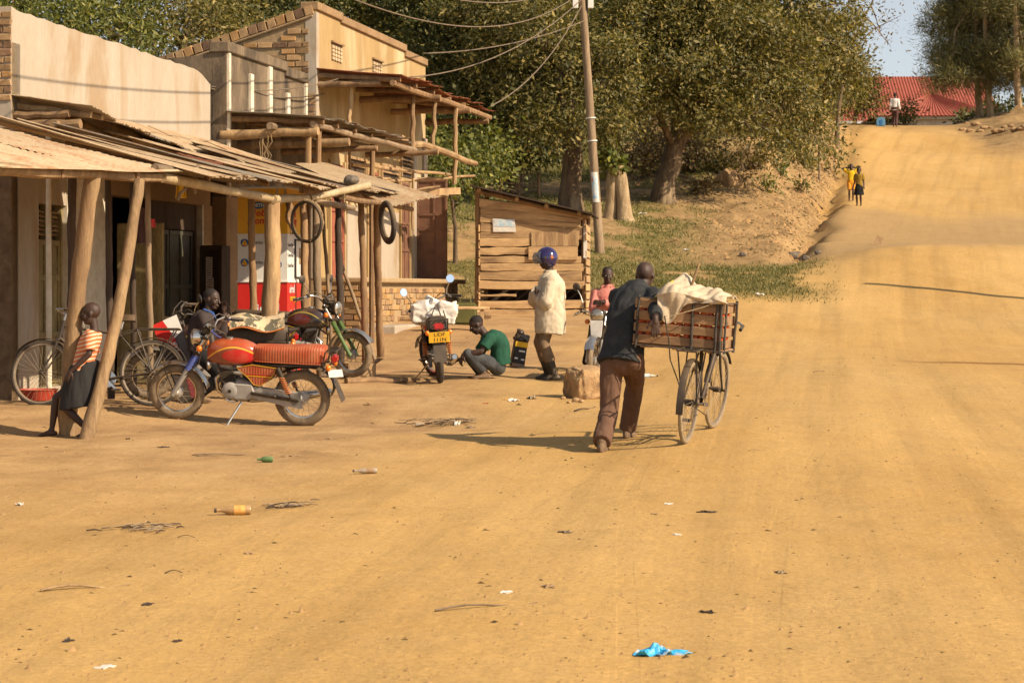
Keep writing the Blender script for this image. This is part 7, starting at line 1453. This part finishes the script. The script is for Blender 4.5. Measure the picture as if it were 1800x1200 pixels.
for u, v, r in ((.02, -.014, .012), (.50 * CL + .12, -.016, .013), (CL - .055, -.016, .014), (CL - .015, -.018, .012), (CL + .018, .03, .012), (CL + .02, CD - .02, .013), (.02, CD + .014, .012), (.5 * CL, CD + .014, .012)):
    mb = MB(); log(mb, (u, v, -.03), (u + ru(-.01, .01), v, CH + .02), r, r * .9, .004); mb.build('corner_stick', MT['crate_stick'], CR, True)
for z in (-.012, CH - .0): mb = MB(); mb.tube([(.02, -.022, z), (CL + .01, -.024, z), (CL + .026, CD, z)], .006, 6); mb.build('binding', MT['crate_stick'], CR, True)
tm = MB(); tm.ell((0, 0, 0), (.032, .032, .028), None, 14, 10); tme = tm.mesh('tomato', True); tme.materials.append(MT['tomato'])
for row, z in enumerate((.035, .092, .15, .19, .25, .30)):
    for k in range(11):
        for sd in (0, 1):
            if sd and k > 5: continue
            p = (.05 + k * .066 + ru(-.01, .01), .042 + ru(0, .01), z + ru(-.004, .004)) if not sd else (CL - .055, .05 + k * .07, z + ru(-.004, .004))
            if p[0] > CL - .03: continue
            o = mkobj('tomato', tme, None, None, CM @ V(p)); o.scale = [ru(.9, 1.1)] * 3; o.rotation_euler = (ru(0, 6), ru(0, 6), 0)
            tag(o, 'red tomato seen between the crate slats', 'tomato', 'tomatoes in the crate')
def cw(px, py, dy=0.): return W(px, py, 16.95 + dy)
def sackf(u, v):                             # sacking thrown over the crate: a heaped left part, a flat right part, a flap down the front
    x = -.0 + (CL + .03) * (.24 + .76 * u); k = .115 * math.exp(-((u - .24) / .24) ** 2) + .05 * math.exp(-((u - .72) / .3) ** 2)
    rid = .020 * abs(math.sin(u * 9 + v * 5 + 1)) + .016 * abs(math.sin(u * 21 - v * 9)) + .010 * math.sin(v * 17 + u * 6) + .05 * (mnoise.noise(V((u * 5, v * 4, 3.3))))
    hang = max(0., (.34 - v) / .34)
    if hang > 0:
        dp = (.20 * math.exp(-((u - .17) / .17) ** 2) + .02) * hang; y = -.035 - .03 * math.exp(-((u - .2) / .25) ** 2) * (1 - hang) - rid * .8; z = CH + k * .55 * (1 - hang) - dp + .01
    else:
        w_ = (v - .34) / .66; y = -.03 + (CD + .02) * w_; z = CH + .015 + k * (.55 + .9 * math.sin(w_ * 2.6)) + rid * (1 - w_ * .4)
    return CM @ V((x + .012 * math.sin(v * 13), y, z))
mb = MB(); mb.shell(sackf, 64, 40, .008); SK = mb.build('cargo_sack', MT['sack_cream'], None, True); tag(SK, 'cream woven sack folded over the top of the tomato crate', 'sack')
mat('cloth_print', (.62, .52, .10), .85, c2=(.40, .34, .08), s=18, lo=.45, hi=.55, fine=.05, c3=(.40, .08, .04), s3=20); mb = MB(); c = cw(1152, 524, .05)
def ylw(u, v): p = c + V((.0, .05, 0)) + (cw(1184, 492, .1) - cw(1152, 520, .05)) * u + V((.05 * v, .10 * v, -.06 * v)); return p + V((0, -.02 * math.sin(v * 12), .022 * math.sin(v * 15 + u * 2)))
mb.shell(ylw, 8, 20, .006); tag(mb.build('cloth_bundle', MT['cloth_print'], None, True), 'pleated yellow printed cloth tucked beside the sack', 'cloth')
mb = MB(); log(mb, cw(1212, 512, .15), cw(1229, 463, .2), .014, .011, .004); tag(mb.build('stick', MT['wood_bark'], None, True), 'bare stick poking up out of the cargo sack', 'stick')
for i, (a, b) in enumerate(((cw(1168, 555, -.05), cw(1178, 632, .05)), (cw(1178, 556, -.1), cw(1290, 520, -.02)), (cw(1178, 632, .05), cw(1200, 700, .1)))):
    mb = MB(); mb.tube([a, a.lerp(b, .5) + V((.01, -.01, -.01)), b], .006, 5); tag(mb.build('tie_rope', MT['crate_stick'] if i != 1 else MT['rope'], None, True), ['dark rubber strap hanging from the crate front', 'pale cord stretched along the crate rim', 'loose strap end beside the rear bicycle wheel'][i], 'strap')
q = lambda px, py, dy=0.: W(px, py, 25.3 + dy)
bx_ = lambda c, d, a: (lambda mb: mb.box(c, d, Matrix.Rotation(a, 3, 'Y') @ Matrix.Rotation(a * .7, 3, 'Z')))
SB = fuse('sack_bundle', [bx_(q(762, 553), (.52, .36, .22), .05), bx_(q(745, 548, .02), (.22, .40, .27), -.25), bx_(q(784, 549, .0), (.24, .36, .25), .2), bx_(q(764, 541, .02), (.24, .3, .20), .5), ball(q(760, 555), (.30, .22, .13)), cone(q(742, 540), q(734, 527), .04, .012), cone(q(758, 537), q(763, 523), .05, .012), cone(q(792, 540), q(802, 530), .05, .014)], 'sack_white', None, .012, 3, .032, (6, 6, 9), seed=14); tag(SB, 'bundle of white plastic sacks strapped behind the motorcycle seat', 'sack')
for i, (a, m_, b) in enumerate((((752, 572), (764, 540), (768, 536)), ((768, 536), (775, 555), (784, 572)), ((779, 545), (783, 558), (786, 572)))):
    mb = MB(); mb.tube([q(a[0], a[1], -.28), q(m_[0], m_[1], -.25), q(b[0], b[1], -.26 if i else -.2)], .008, 5); mb.build('strap', MT['rubber'], SB, True)

# ------------------------------------------------------------------ things on the ground and around the shops
p = GP(66, 704); BS = thing('plastic_basin', 'red plastic basin on the ground behind the leaning child', 'basin', p); mat('plastic_red', (.42, .045, .025), .5, s=5, dust=.3)
mb = MB(); mb.lathe([(.16, 0), (.17, .005), (.215, .11), (.225, .115), (.225, .122), (.21, .12), (.165, .015), (.01, .012)], (0, 0, 0), (0, 0, 1), 32); mb.build('bowl', MT['plastic_red'], BS, True)
SG = thing('sign_board', 'leaning painted signboard, red and white top over black, beside the bicycle', 'sign', (0, 0, 0)); a, b = W(268, 572, 22.4), W(318, 690, 21.6); b.z = gz(b.x, b.y)
ax = (b - a).normalized(); sw = V((.80, .12, .42)); sw = (sw - ax * sw.dot(ax)).normalized(); nn = sw.cross(ax).normalized(); nn = nn if nn.y < 0 else -nn; LL = (b - a).length; SF = lambda u, v, t=0.: a + ax * (u * LL) + sw * (v * .30) + nn * t
mat('sign_black', (.02, .02, .022), .5, s=4, dust=.2); mat('sign_maroon', (.20, .012, .03), .5, s=4, dust=.2); mat('sign_slate', (.13, .14, .145), .5, s=4, dust=.2)
mb = MB(); mb.prism([(0, 0), (1, 0), (1, 1), (0, 1)], -.012, 0, lambda u, v, t: SF(u, v, t)); mb.build('board', MT['sign_black'], SG)
for pl, m_ in (([(0, 0), (.22, 0), (.40, .62), (.26, .62), (0, .42)], 'booth_red'), ([(0, .42), (.26, .62), (.20, .98), (0, .98)], 'booth_white'), ([(.20, .98), (.27, .66), (1, .66), (1, .98)], 'sign_slate'), ([(.42, .60), (1, .42), (1, .64), (.42, .64)], 'sign_maroon')):
    mb = MB(); mb.prism(pl, .001, .003, lambda u, v, t: SF(u, v, t)); mb.build('painted_field', MT[m_], SG)
TM = Matrix((ax, sw, sw.cross(ax) * -1 if False else ax.cross(sw))).transposed().to_4x4()
zf = ax.cross(sw)
if zf.y > 0: TM = Matrix((ax, -sw, -zf)).transposed().to_4x4()
for t, u, v in (("KYA", .30, .30), ("'A BE", .56, .30)):
    TM.translation = SF(u, v + .12, .004); lettering(t, .085, MT['ink_white'], SG, TM, bold=.002)
p = GP(908, 645); BT = thing('tool_bag', 'torn black and yellow printed bag standing behind the squatting man', 'bag', p, .3, None, (.05, .16, .3)); mb = MB(); mb.box((0, 0, .20), (.20, .13, .40), None, .92); mb.build('bag_body', MT['ink_black'], BT, bevel=.012, seg=2)
mb = MB(); mb.box((.0, -.068, .335), (.185, .006, .075)); mb.build('yellow_band', MT['ink_yellow'], BT); mb = MB(); mb.box((0, -.068, .03), (.19, .006, .05)); mb.build('grey_band', MT['tin_grey'], BT)
for x, z, w in ((-.05, .13, .05), (.05, .12, .05), (.02, .24, .09)): mb = MB(); mb.box((x, -.069, z), (w, .005, .022)); mb.build('printed_label', MT['ink_white'], BT)
fuse('crumpled_plastic', [ball((0, 0, .42), (.12, .08, .07)), ball((-.03, 0, .49), (.06, .05, .07)), ball((.07, .0, .43), (.06, .05, .06))], 'black_paint', BT, .012, 1, .03, (12, 12, 12))
p = GP(1030, 700); bm = bmesh.new(); bmesh.ops.create_icosphere(bm, subdivisions=5, radius=1)
for v in bm.verts:                           # a squared block, worn at the corners, with a rough broken skin
    n_ = v.co.normalized(); q_ = [math.copysign(abs(c) ** .5, c) for c in n_]; k_ = 1 + .12 * mnoise.noise(n_ * 1.6 + Vector((5, 2, 1))) + .07 * mnoise.noise(n_ * 4.5) + .035 * abs(mnoise.noise(n_ * 11)) + .02 * mnoise.noise(n_ * 24)
    v.co = Vector((q_[0] * .24 * (1 - .16 * q_[2]), q_[1] * .20, q_[2] * .19 * (1 - .20 * q_[0]))) * k_
me = bpy.data.meshes.new('boulder'); bm.to_mesh(me); bm.free(); me.polygons.foreach_set('use_smooth', [True] * len(me.polygons))
o = mkobj('boulder', me, MT['stone_sand'], None, V((p.x + .02, p.y, p.z + .17)), (.1, -.18, .5)); tag(o, 'large squared boulder on the road edge behind the pushing man', 'boulder')
p = G(1279, 66); rock('boulder', 'rounded tan boulder under the trees on the bank', V((p.x, p.y, p.z + .22)), (.48, .4, .38), 'stone_sand', 4, 'boulder', sub=4, cuts=6)
for i, (px, py, r, lb) in enumerate(((1393, 455, .16, 'left one of the grey stones lying in the ditch mouth'), (1402, 452, .13, 'middle grey stone lying in the ditch mouth'), (1416, 458, .12, 'right one of the grey stones in the ditch mouth'), (1438, 447, .1, 'lone grey stone right of the ditch mouth'), (1306, 450, .09, 'small dark stone on the path before the grass'))):
    p = GP(px, py, 40); rock('stone', lb, V((p.x, p.y, p.z + r * .4)), (r, r * .8, r * .7), 'stone_grey', i + 20, 'stone', 'stones by the ditch', 2)
for i, (px, py, r) in enumerate(((1012, 706, .045), (1022, 708, .035), (990, 702, .03), (1000, 709, .025))):
    p = GP(px, py); rock('stone', ['largest pale chip beside the squared boulder', 'second pale chip at the foot of the boulder', 'small pale chip left of the boulder', 'smallest pale chip before the boulder'][i], V((p.x, p.y, p.z + r * .4)), (r, r * .8, r * .7), 'stone_sand', i + 40, 'stone', 'stone chips by the boulder', 2)
p = GP(1545, 430, 40); mb = MB(); mb.box((0, 0, .1), (.16, .05, .2), Matrix.Rotation(.4, 3, 'Y')); tag(mb.build('wood_chip', MT['wood_pale'], None, loc=p), 'pale upright scrap of wood on the far road', 'wood scrap')
a, b = W(608, 676, 24.6), W(730, 672, 25.2); a.z = gz(a.x, a.y) + .03; b.z = gz(b.x, b.y) + .03; mb = MB(); log(mb, a, b, .045, .035, .02); tag(mb.build('log', MT['wood_bark'], None, True), 'long dark log on the ground left of the yellow-plated motorcycle', 'log')
p = GP(632, 666); CX = thing('cardboard_box', 'flattened cardboard box at the foot of the shelter posts', 'box', p, .35); mat('cardboard', (.42, .27, .14), .9, s=6)
mb = MB(); mb.box((0, 0, .10), (.36, .26, .2)); mb.build('carton', MT['cardboard'], CX); mb = MB(); mb.box((-.22, 0, .19), (.14, .26, .006), Matrix.Rotation(.5, 3, 'Y')); mb.build('flap', MT['cardboard'], CX); mb = MB(); mb.box((.22, 0, .22), (.14, .26, .006), Matrix.Rotation(-.6, 3, 'Y')); mb.build('flap', MT['cardboard'], CX)
# brushwood heap behind the green motorcycle
p = G(470, 26.2)
BH = thing('brushwood_heap', 'heap of dry brushwood under the booth behind the motorcycles', 'brushwood', p)
for k in range(70):
    a = ru(0, 6.3); r = ru(0, .5); z = ru(.05, .62) * (1 - r * .8); c = V((math.cos(a) * r, math.sin(a) * r * .6 - .1, z)); d = V((ru(-1, 1), ru(-.6, .6), ru(-.3, .5))).normalized() * ru(.15, .4); mb = MB(); mb.tube([c - d, c + V((ru(-.03, .03), 0, ru(-.02, .04))), c + d], [.012, .010, .004], 5); mb.build('stick', MT['rope' if k % 2 else 'wood_grey'], BH)
# clothes and bags hung in the shop opening
for i, (px, py, w, h, m_, lb) in enumerate(((246, 385, .16, .42, 'cloth_maroon', 'dark purple garment hanging in the open shop doorway'), (266, 405, .08, .10, 'booth_red', 'red bag hanging beside the purple garment'), (318, 345, .10, .16, 'ink_yellow', 'small yellow packet hung above the green doors'))):
    c = W(px, py - 20, 23.6); mb = MB(); mb.shell(lambda u, v: c + V(((u - .5) * w * (1 + .3 * v), .03 * math.sin(u * 9), -h * v)), 10, 8, .01); tag(mb.build('hung_cloth', MT[m_], None, True), lb, 'cloth')
# litter
def bottle(label, p, rz, L, r, m_, lab=None, cap=None):
    T = thing('bottle', label, 'bottle', p, rz, 'discarded bottles'); mb = MB(); mb.lathe([(.001, 0), (r * .9, .002), (r, .01), (r, L * .55), (r * .75, L * .68), (r * .38, L * .80), (r * .36, L * .95), (r * .40, L)], (0, 0, r), (1, 0, 0), 18); mb.build('glass', MT[m_], T, True)
    if lab: mb = MB(); mb.lathe([(r * 1.01, L * .16), (r * 1.01, L * .46)], (0, 0, r), (1, 0, 0), 18); mb.build('label_band', MT[lab], T, True)
    mb = MB(); mb.lathe([(r * .44, L * .94), (r * .44, L * 1.01)], (0, 0, r), (1, 0, 0), 12); mb.build('cap', MT[cap or 'steel_dark'], T); return T
mat('glass_amber', (.40, .23, .09), .3, s=6, dust=.7, coat=.4); mat('glass_green', (.06, .20, .06), .35, s=6, dust=.55, coat=.4); mat('pet_clear', (.42, .36, .28), .25, s=6, dust=.5, coat=.3); mat('label_orange', (.62, .16, .04), .6, c2=(.55, .4, .1), s=25, fine=.1); mat('bag_blue', (.03, .36, .68), .45, c2=(.05, .45, .75), s=12, fine=.1, c3=(.55, .5, .45), s3=14)
bottle('amber glass bottle with orange label lying on the open dirt', GP(441, 905), math.radians(188), .235, .032, 'glass_amber', 'label_orange'); bottle('green plastic bottle lying in the yard', GP(480, 813), math.radians(185), .13, .026, 'glass_green', None, 'glass_green')
bottle('crushed clear bottle with pale wrapper lying in the middle yard', GP(663, 833), math.radians(190), .19, .022, 'pet_clear', 'cardboard'); bottle('clear bottle with red cap in the twig heap', GP(730, 751), math.radians(5), .12, .022, 'pet_clear', None, 'plastic_red'); bottle('clear plastic bottle lying by the bicycle track', GP(1128, 664), math.radians(10), .22, .028, 'pet_clear', 'poster_blue')
def scrap(label, px, py, w, h, m_, seed, cat='litter', rz=0., crumple=.35, name='paper_scrap', group='litter on the ground', near=7.):
    p = GP(px, py, near); r_ = random.Random(seed); mb = MB(); ph = [r_.uniform(0, 6) for _ in range(4)]
    def fn(u, v):
        x = (u - .5) * w; y = (v - .5) * w * .6; z = h * (.25 + crumple * (math.sin(u * 7 + ph[0]) * math.cos(v * 6 + ph[1]) + .6 * math.sin(u * 13 + v * 9 + ph[2]))) * (1 - .5 * abs(2 * u - 1)); return (x * (1 + .2 * math.sin(v * 7 + ph[3])), y * (1 + .25 * math.sin(u * 9 + ph[2])), max(z, .003))
    mb.shell(fn, 10, 8, .003); o = mb.build(name, MT[m_], None, False, loc=p); o.rotation_euler = (0, 0, rz); tag(o, label, cat, group); return o
scrap('crumpled bright blue plastic bag in the near foreground', 1150, 1153, .15, .075, 'bag_blue', 8, 'bag', .1, .34, 'plastic_bag'); scrap('torn blue strip trailing from the blue plastic bag', 1180, 1150, .14, .02, 'bag_blue', 4, 'litter', .2)
SCR = [(903, 705, .16, .05, 'paper', 'crumpled white paper before the boulder'), (935, 702, .13, .07, 'pet_clear', 'clear plastic scrap left of the boulder'), (854, 710, .08, .02, 'plastic_red', 'small red wrapper in the yard'), (887, 704, .05, .02, 'label_orange', 'tiny orange wrapper beside the white paper'), (802, 748, .11, .09, 'paper', 'folded white paper in the twig heap'), (828, 752, .1, .03, 'tin_grey', 'grey scrap at the right of the twig heap'), (645, 712, .07, .05, 'cardboard', 'brown crumpled paper near the motorcycle wheel'),
       (506, 803, .10, .02, 'wood_pale', 'pale peel beside the green bottle'), (523, 801, .06, .02, 'cardboard', 'brown scrap beside the green bottle'), (287, 786, .09, .02, 'steel_dark', 'black scrap on the ground right of the child'), (225, 772, .05, .02, 'steel_dark', 'small black scrap near the child'), (35, 888, .05, .04, 'paper', 'white cup scrap at the left edge'), (437, 974, .06, .02, 'cardboard', 'curled brown leaf in the left foreground'), (120, 1128, .05, .03, 'steel_dark', 'dark crumpled scrap at the lower left'), (312, 1128, .05, .015, 'wood_dark', 'dark chip in the lower left foreground'), (260, 1062, .07, .015, 'wood_dark', 'dark twisted leaf in the left foreground'), (185, 1174, .08, .008, 'paper', 'thin pale scrap at the bottom left'),
       (1243, 900, .11, .02, 'wood_dark', 'brown corn husk on the open road'), (1175, 886, .07, .012, 'paper', 'pale scrap on the road below the pushing man'), (994, 937, .10, .02, 'wood_grey', 'dry grass tuft in the middle foreground'), (965, 1033, .09, .025, 'wood_pale', 'curled dry leaf in the middle foreground'), (890, 1042, .07, .012, 'paper', 'pale flake in the middle foreground'), (1373, 1008, .07, .025, 'wood_grey', 'curled bark flake on the right road'), (1243, 1077, .07, .02, 'wood_dark', 'dark leaf on the road above the blue bag'), (1150, 904, .06, .012, 'wood_bark', 'brown chip on the road left of the husk'), (1190, 941, .06, .010, 'paper', 'pale fleck on the road below the husk'), (1128, 377, .28, .10, 'paper', 'white paper lying by the pale stump', ), (1205, 440, .22, .05, 'paper', 'white scrap on the path behind the crate'), (1335, 519, .2, .08, 'paper', 'white plastic at the right end of the grass'), (1184, 352, .25, .08, 'poster_blue', 'blue scrap at the roots of the leaning tree'), (1420, 400, .16, .05, 'paper', 'pale scrap in the ditch'), (580, 772, .09, .02, 'cardboard', 'brown scrap in the yard before the motorcycle')]
for i, (px, py, w, h, m_, lb) in enumerate(SCR): scrap(lb, px, py, w, h, m_, i + 50, 'litter', ru(0, 3), near=30 if py < 530 else 7.)
def twig(label, x0, y0, x1, y1, r, m_, cat='twig', bow=.03):
    a, b = GP(x0, y0), GP(x1, y1); pts = []
    for t in np.linspace(0, 1, 8):
        p = a.lerp(b, float(t)); p.x += bow * math.sin(t * 3.1) * .5; p.z = gz(p.x, p.y) + r * .7 + .012 * math.sin(t * 6); pts.append(p)
    mb = MB(); mb.tube(pts, [r * (1 - .5 * i / 7) for i in range(8)], 6, flat=.6); tag(mb.build('twig', MT[m_], None, True), label, cat, 'twigs on the ground')
twig('long pale split stick in the lower left foreground', 72, 1040, 228, 1028, .012, 'wood_pale', 'stick'); twig('thin curved stick in the lower middle foreground', 765, 1075, 944, 1060, .009, 'wood_grey'); twig('dark twig beside the walking man', 1010, 724, 1046, 716, .012, 'wood_dark'); twig('bundle of dry stalks behind the green bottle', 338, 801, 480, 799, .010, 'wood_grey', 'stalks', .06); twig('second stalk in the bundle behind the green bottle', 345, 803, 470, 796, .007, 'wood_grey', 'stalks', .1); twig('short dark twig in the left foreground', 290, 1008, 334, 1005, .005, 'wood_dark'); twig('pale straw right of the bicycle', 1315, 794, 1345, 792, .004, 'wood_pale', 'straw'); twig('thin straw in the left yard', 312, 946, 358, 945, .004, 'wood_dark', 'straw'); twig('thin stalk on the right road', 1430, 655, 1460, 652, .008, 'wood_bark')
for j, (px, py, n, w, lb) in enumerate(((785, 748, 60, .42, 'heap of dry twigs and rubbish in the middle yard'), (262, 928, 40, .20, 'patch of crushed dry stalks in the left foreground'), (512, 890, 36, .18, 'smear of dry grass above the amber bottle'))):
    p = GP(px, py); TH = thing('twig_heap', lb, 'twigs', p)
    for k in range(n):
        x = float(NR.normal(0, w * .45)); y = float(NR.normal(0, .10)); zz = gz(p.x + x, p.y + y) - p.z; a = ru(0, 3.14) * .35; L_ = ru(.03, .13) * (1 if j == 0 else .6); z_ = zz + .008 + (ru(0, .05) if j == 0 else ru(0, .006))
        mb = MB(); d = V((math.cos(a), math.sin(a), ru(-.15, .2) if j == 0 else 0)) * L_; mb.tube([V((x, y, z_)) - d, V((x, y, z_ + .006)), V((x, y, z_)) + d], [.004, .005, .002], 4); mb.build('stalk', MT[('wood_grey', 'wood_dark', 'rope')[k % 3]], TH)

# ------------------------------------------------------------------ hilltop: red-roofed house, blue stone, roots of the bank
mat('roof_red', (.29, .058, .038), .65, c2=(.25, .050, .033), s=1.2, fine=.06, dust=.12); mat('house_cream', (.5, .36, .25), .85, s=2); mat('fascia_white', (.72, .70, .66), .6, s=2, fine=.05)
HO = thing('red_roofed_house', 'house with large red ribbed metal roof beyond the hilltop', 'house', V((22.5, 126, gz(22.5, 126)))); hz0 = W(1600, 212, 126).z - HO.location.z; hz1 = W(1600, 120, 126).z - HO.location.z
X0, X1 = W(1440, 0, 126).x - 22.5, W(1760, 0, 126).x - 22.5
mb = MB(); mb.box(((X0 + X1) / 2, 5, hz0 / 2 - .1), (X1 - X0 - 1.2, 8, hz0)); mb.build('walls', MT['house_cream'], HO)
def roof(name, p00, p10, p01, p11, nrib):
    mb = MB(); corr(mb, p00, p10, p01, p11, (V(p10) - V(p00)).length / nrib, .025, 0, 2, .01, 0, 4); return mb.build(name, MT['roof_red'], HO)
roof('roof_slope', (X0 + .2, 5, hz1), (X1, 5, hz1), (X0 - .3, .3, hz0), (X1 + .3, .3, hz0), 60); roof('roof_slope', (X0 + .2, 5, hz1), (X1, 5, hz1), (X0 - .3, 9.7, hz0), (X1 + .3, 9.7, hz0), 60)
gx = W(1652, 0, 122).x - 22.5; gh = W(0, 158, 122).z - HO.location.z
roof('porch_roof', (gx, -1.6, gh), (gx, 4, gh), (gx - 4.0, -4.4, hz0 - .08), (gx - 4.0, 1.2, hz0 - .08), 26); roof('porch_roof', (gx, -1.6, gh), (gx, 4, gh), (gx + 4.0, -4.4, hz0 - .08), (gx + 4.0, 1.2, hz0 - .08), 26)
roof('porch_roof', (gx - .06, -1.6, gh), (gx + .06, -1.6, gh), (gx - 4.0, -4.4, hz0 - .08), (gx + 4.0, -4.4, hz0 - .08), 32); mb = MB(); mb.box((gx, -4.1, hz0 - .18), (8.0, .12, .16)); mb.build('fascia', MT['fascia_white'], HO); mb = MB(); mb.box(((X0 + X1) / 2, .2, hz0 - .1), (X1 - X0 + .6, .12, .16)); mb.build('fascia', MT['fascia_white'], HO)
mb = MB(); mb.box((gx, -2, (hz0 - .2) / 2), (5, 3.6, hz0 - .3)); mb.build('porch_wall', MT['fascia_white'], HO)
p = G(1548, 107); BL = thing('blue_marker', 'small blue arched marker stone at the road crest', 'marker', p); mat('paint_blue', (.10, .26, .42), .6, s=4); mb = MB(); mb.prism([(-.24, 0), (.24, 0), (.24, .32), (.17, .44), (0, .48), (-.17, .44), (-.24, .32)], -.06, .06, lambda u, v, t: (u, t, v)); mb.build('slab', MT['paint_blue'], BL, bevel=.02); mb = MB(); mb.prism([(-.08, .05), (.08, .05), (.08, .32), (-.08, .32)], -.07, -.061, lambda u, v, t: (u, t, v)); mb.build('panel', MT['ink_blue'], BL)
RUB = [a + ' rubble stone' + b for b in (' at the near foot', ' higher up') for a in ('leftmost', 'second', 'third', 'middle', 'fifth', 'sixth', 'rightmost')]
for i in range(14):
    px, py = 1690 + i * 8.5 + ru(-3, 3), 222 + ru(-4, 14); p = GP(px, py, 60); r = ru(.12, .3); rock('stone', RUB[i] + ' on the bank under the pines', V((p.x, p.y, p.z + r * .2)), (r, r * .8, r * .5), 'stone_sand', i + 60, 'stone', 'rubble under the pines', 2)
for i, (x, y, h) in enumerate(((14.4, 38.6, 6.2),)):
    T = thing('utility_pole', 'utility pole standing just right of the picture beside the road', 'pole', (x, y, gz(x, y) - .1)); mb = MB(); mb.tube([(0, 0, k) for k in np.linspace(0, h, 6)], [.13 - .03 * k / 5 for k in range(6)], 12); mb.build('shaft', MT['wood_grey'], T, True)

# ------------------------------------------------------------------ fuse the soft shapes into single surfaces
for o, vx, sm, wr, wf, sd in PEND:
    m = o.modifiers.new('r', 'REMESH'); m.mode = 'VOXEL'; m.voxel_size = vx; m.use_smooth_shade = True
    if sm: m2 = o.modifiers.new('s', 'SMOOTH'); m2.factor = .5; m2.iterations = sm
bpy.context.view_layer.update(); dg = bpy.context.evaluated_depsgraph_get()
for o, vx, sm, wr, wf, sd in PEND:
    me = bpy.data.meshes.new_from_object(o.evaluated_get(dg)); old = o.data; mats = list(old.materials); o.modifiers.clear(); o.data = me; me.name = o.name
    if not len(me.materials):
        for m_ in mats: me.materials.append(m_)
    n = len(me.vertices)
    if wr and n:
        co = np.empty(n * 3); me.vertices.foreach_get('co', co); co = co.reshape(-1, 3); nm = np.empty(n * 3); me.vertices.foreach_get('normal', nm); nm = nm.reshape(-1, 3); off = np.array([sd * 3.7, sd * 1.3, sd * 5.1])
        q3 = co * np.array(wf) + off; d = np.array([abs(mnoise.noise(p)) + .5 * abs(mnoise.noise(p * 2.1)) for p in map(Vector, q3)]); co = co + nm * ((d - .35) * wr)[:, None]; me.vertices.foreach_set('co', co.ravel())
    me.polygons.foreach_set('use_smooth', np.ones(len(me.polygons), bool)); me.update()
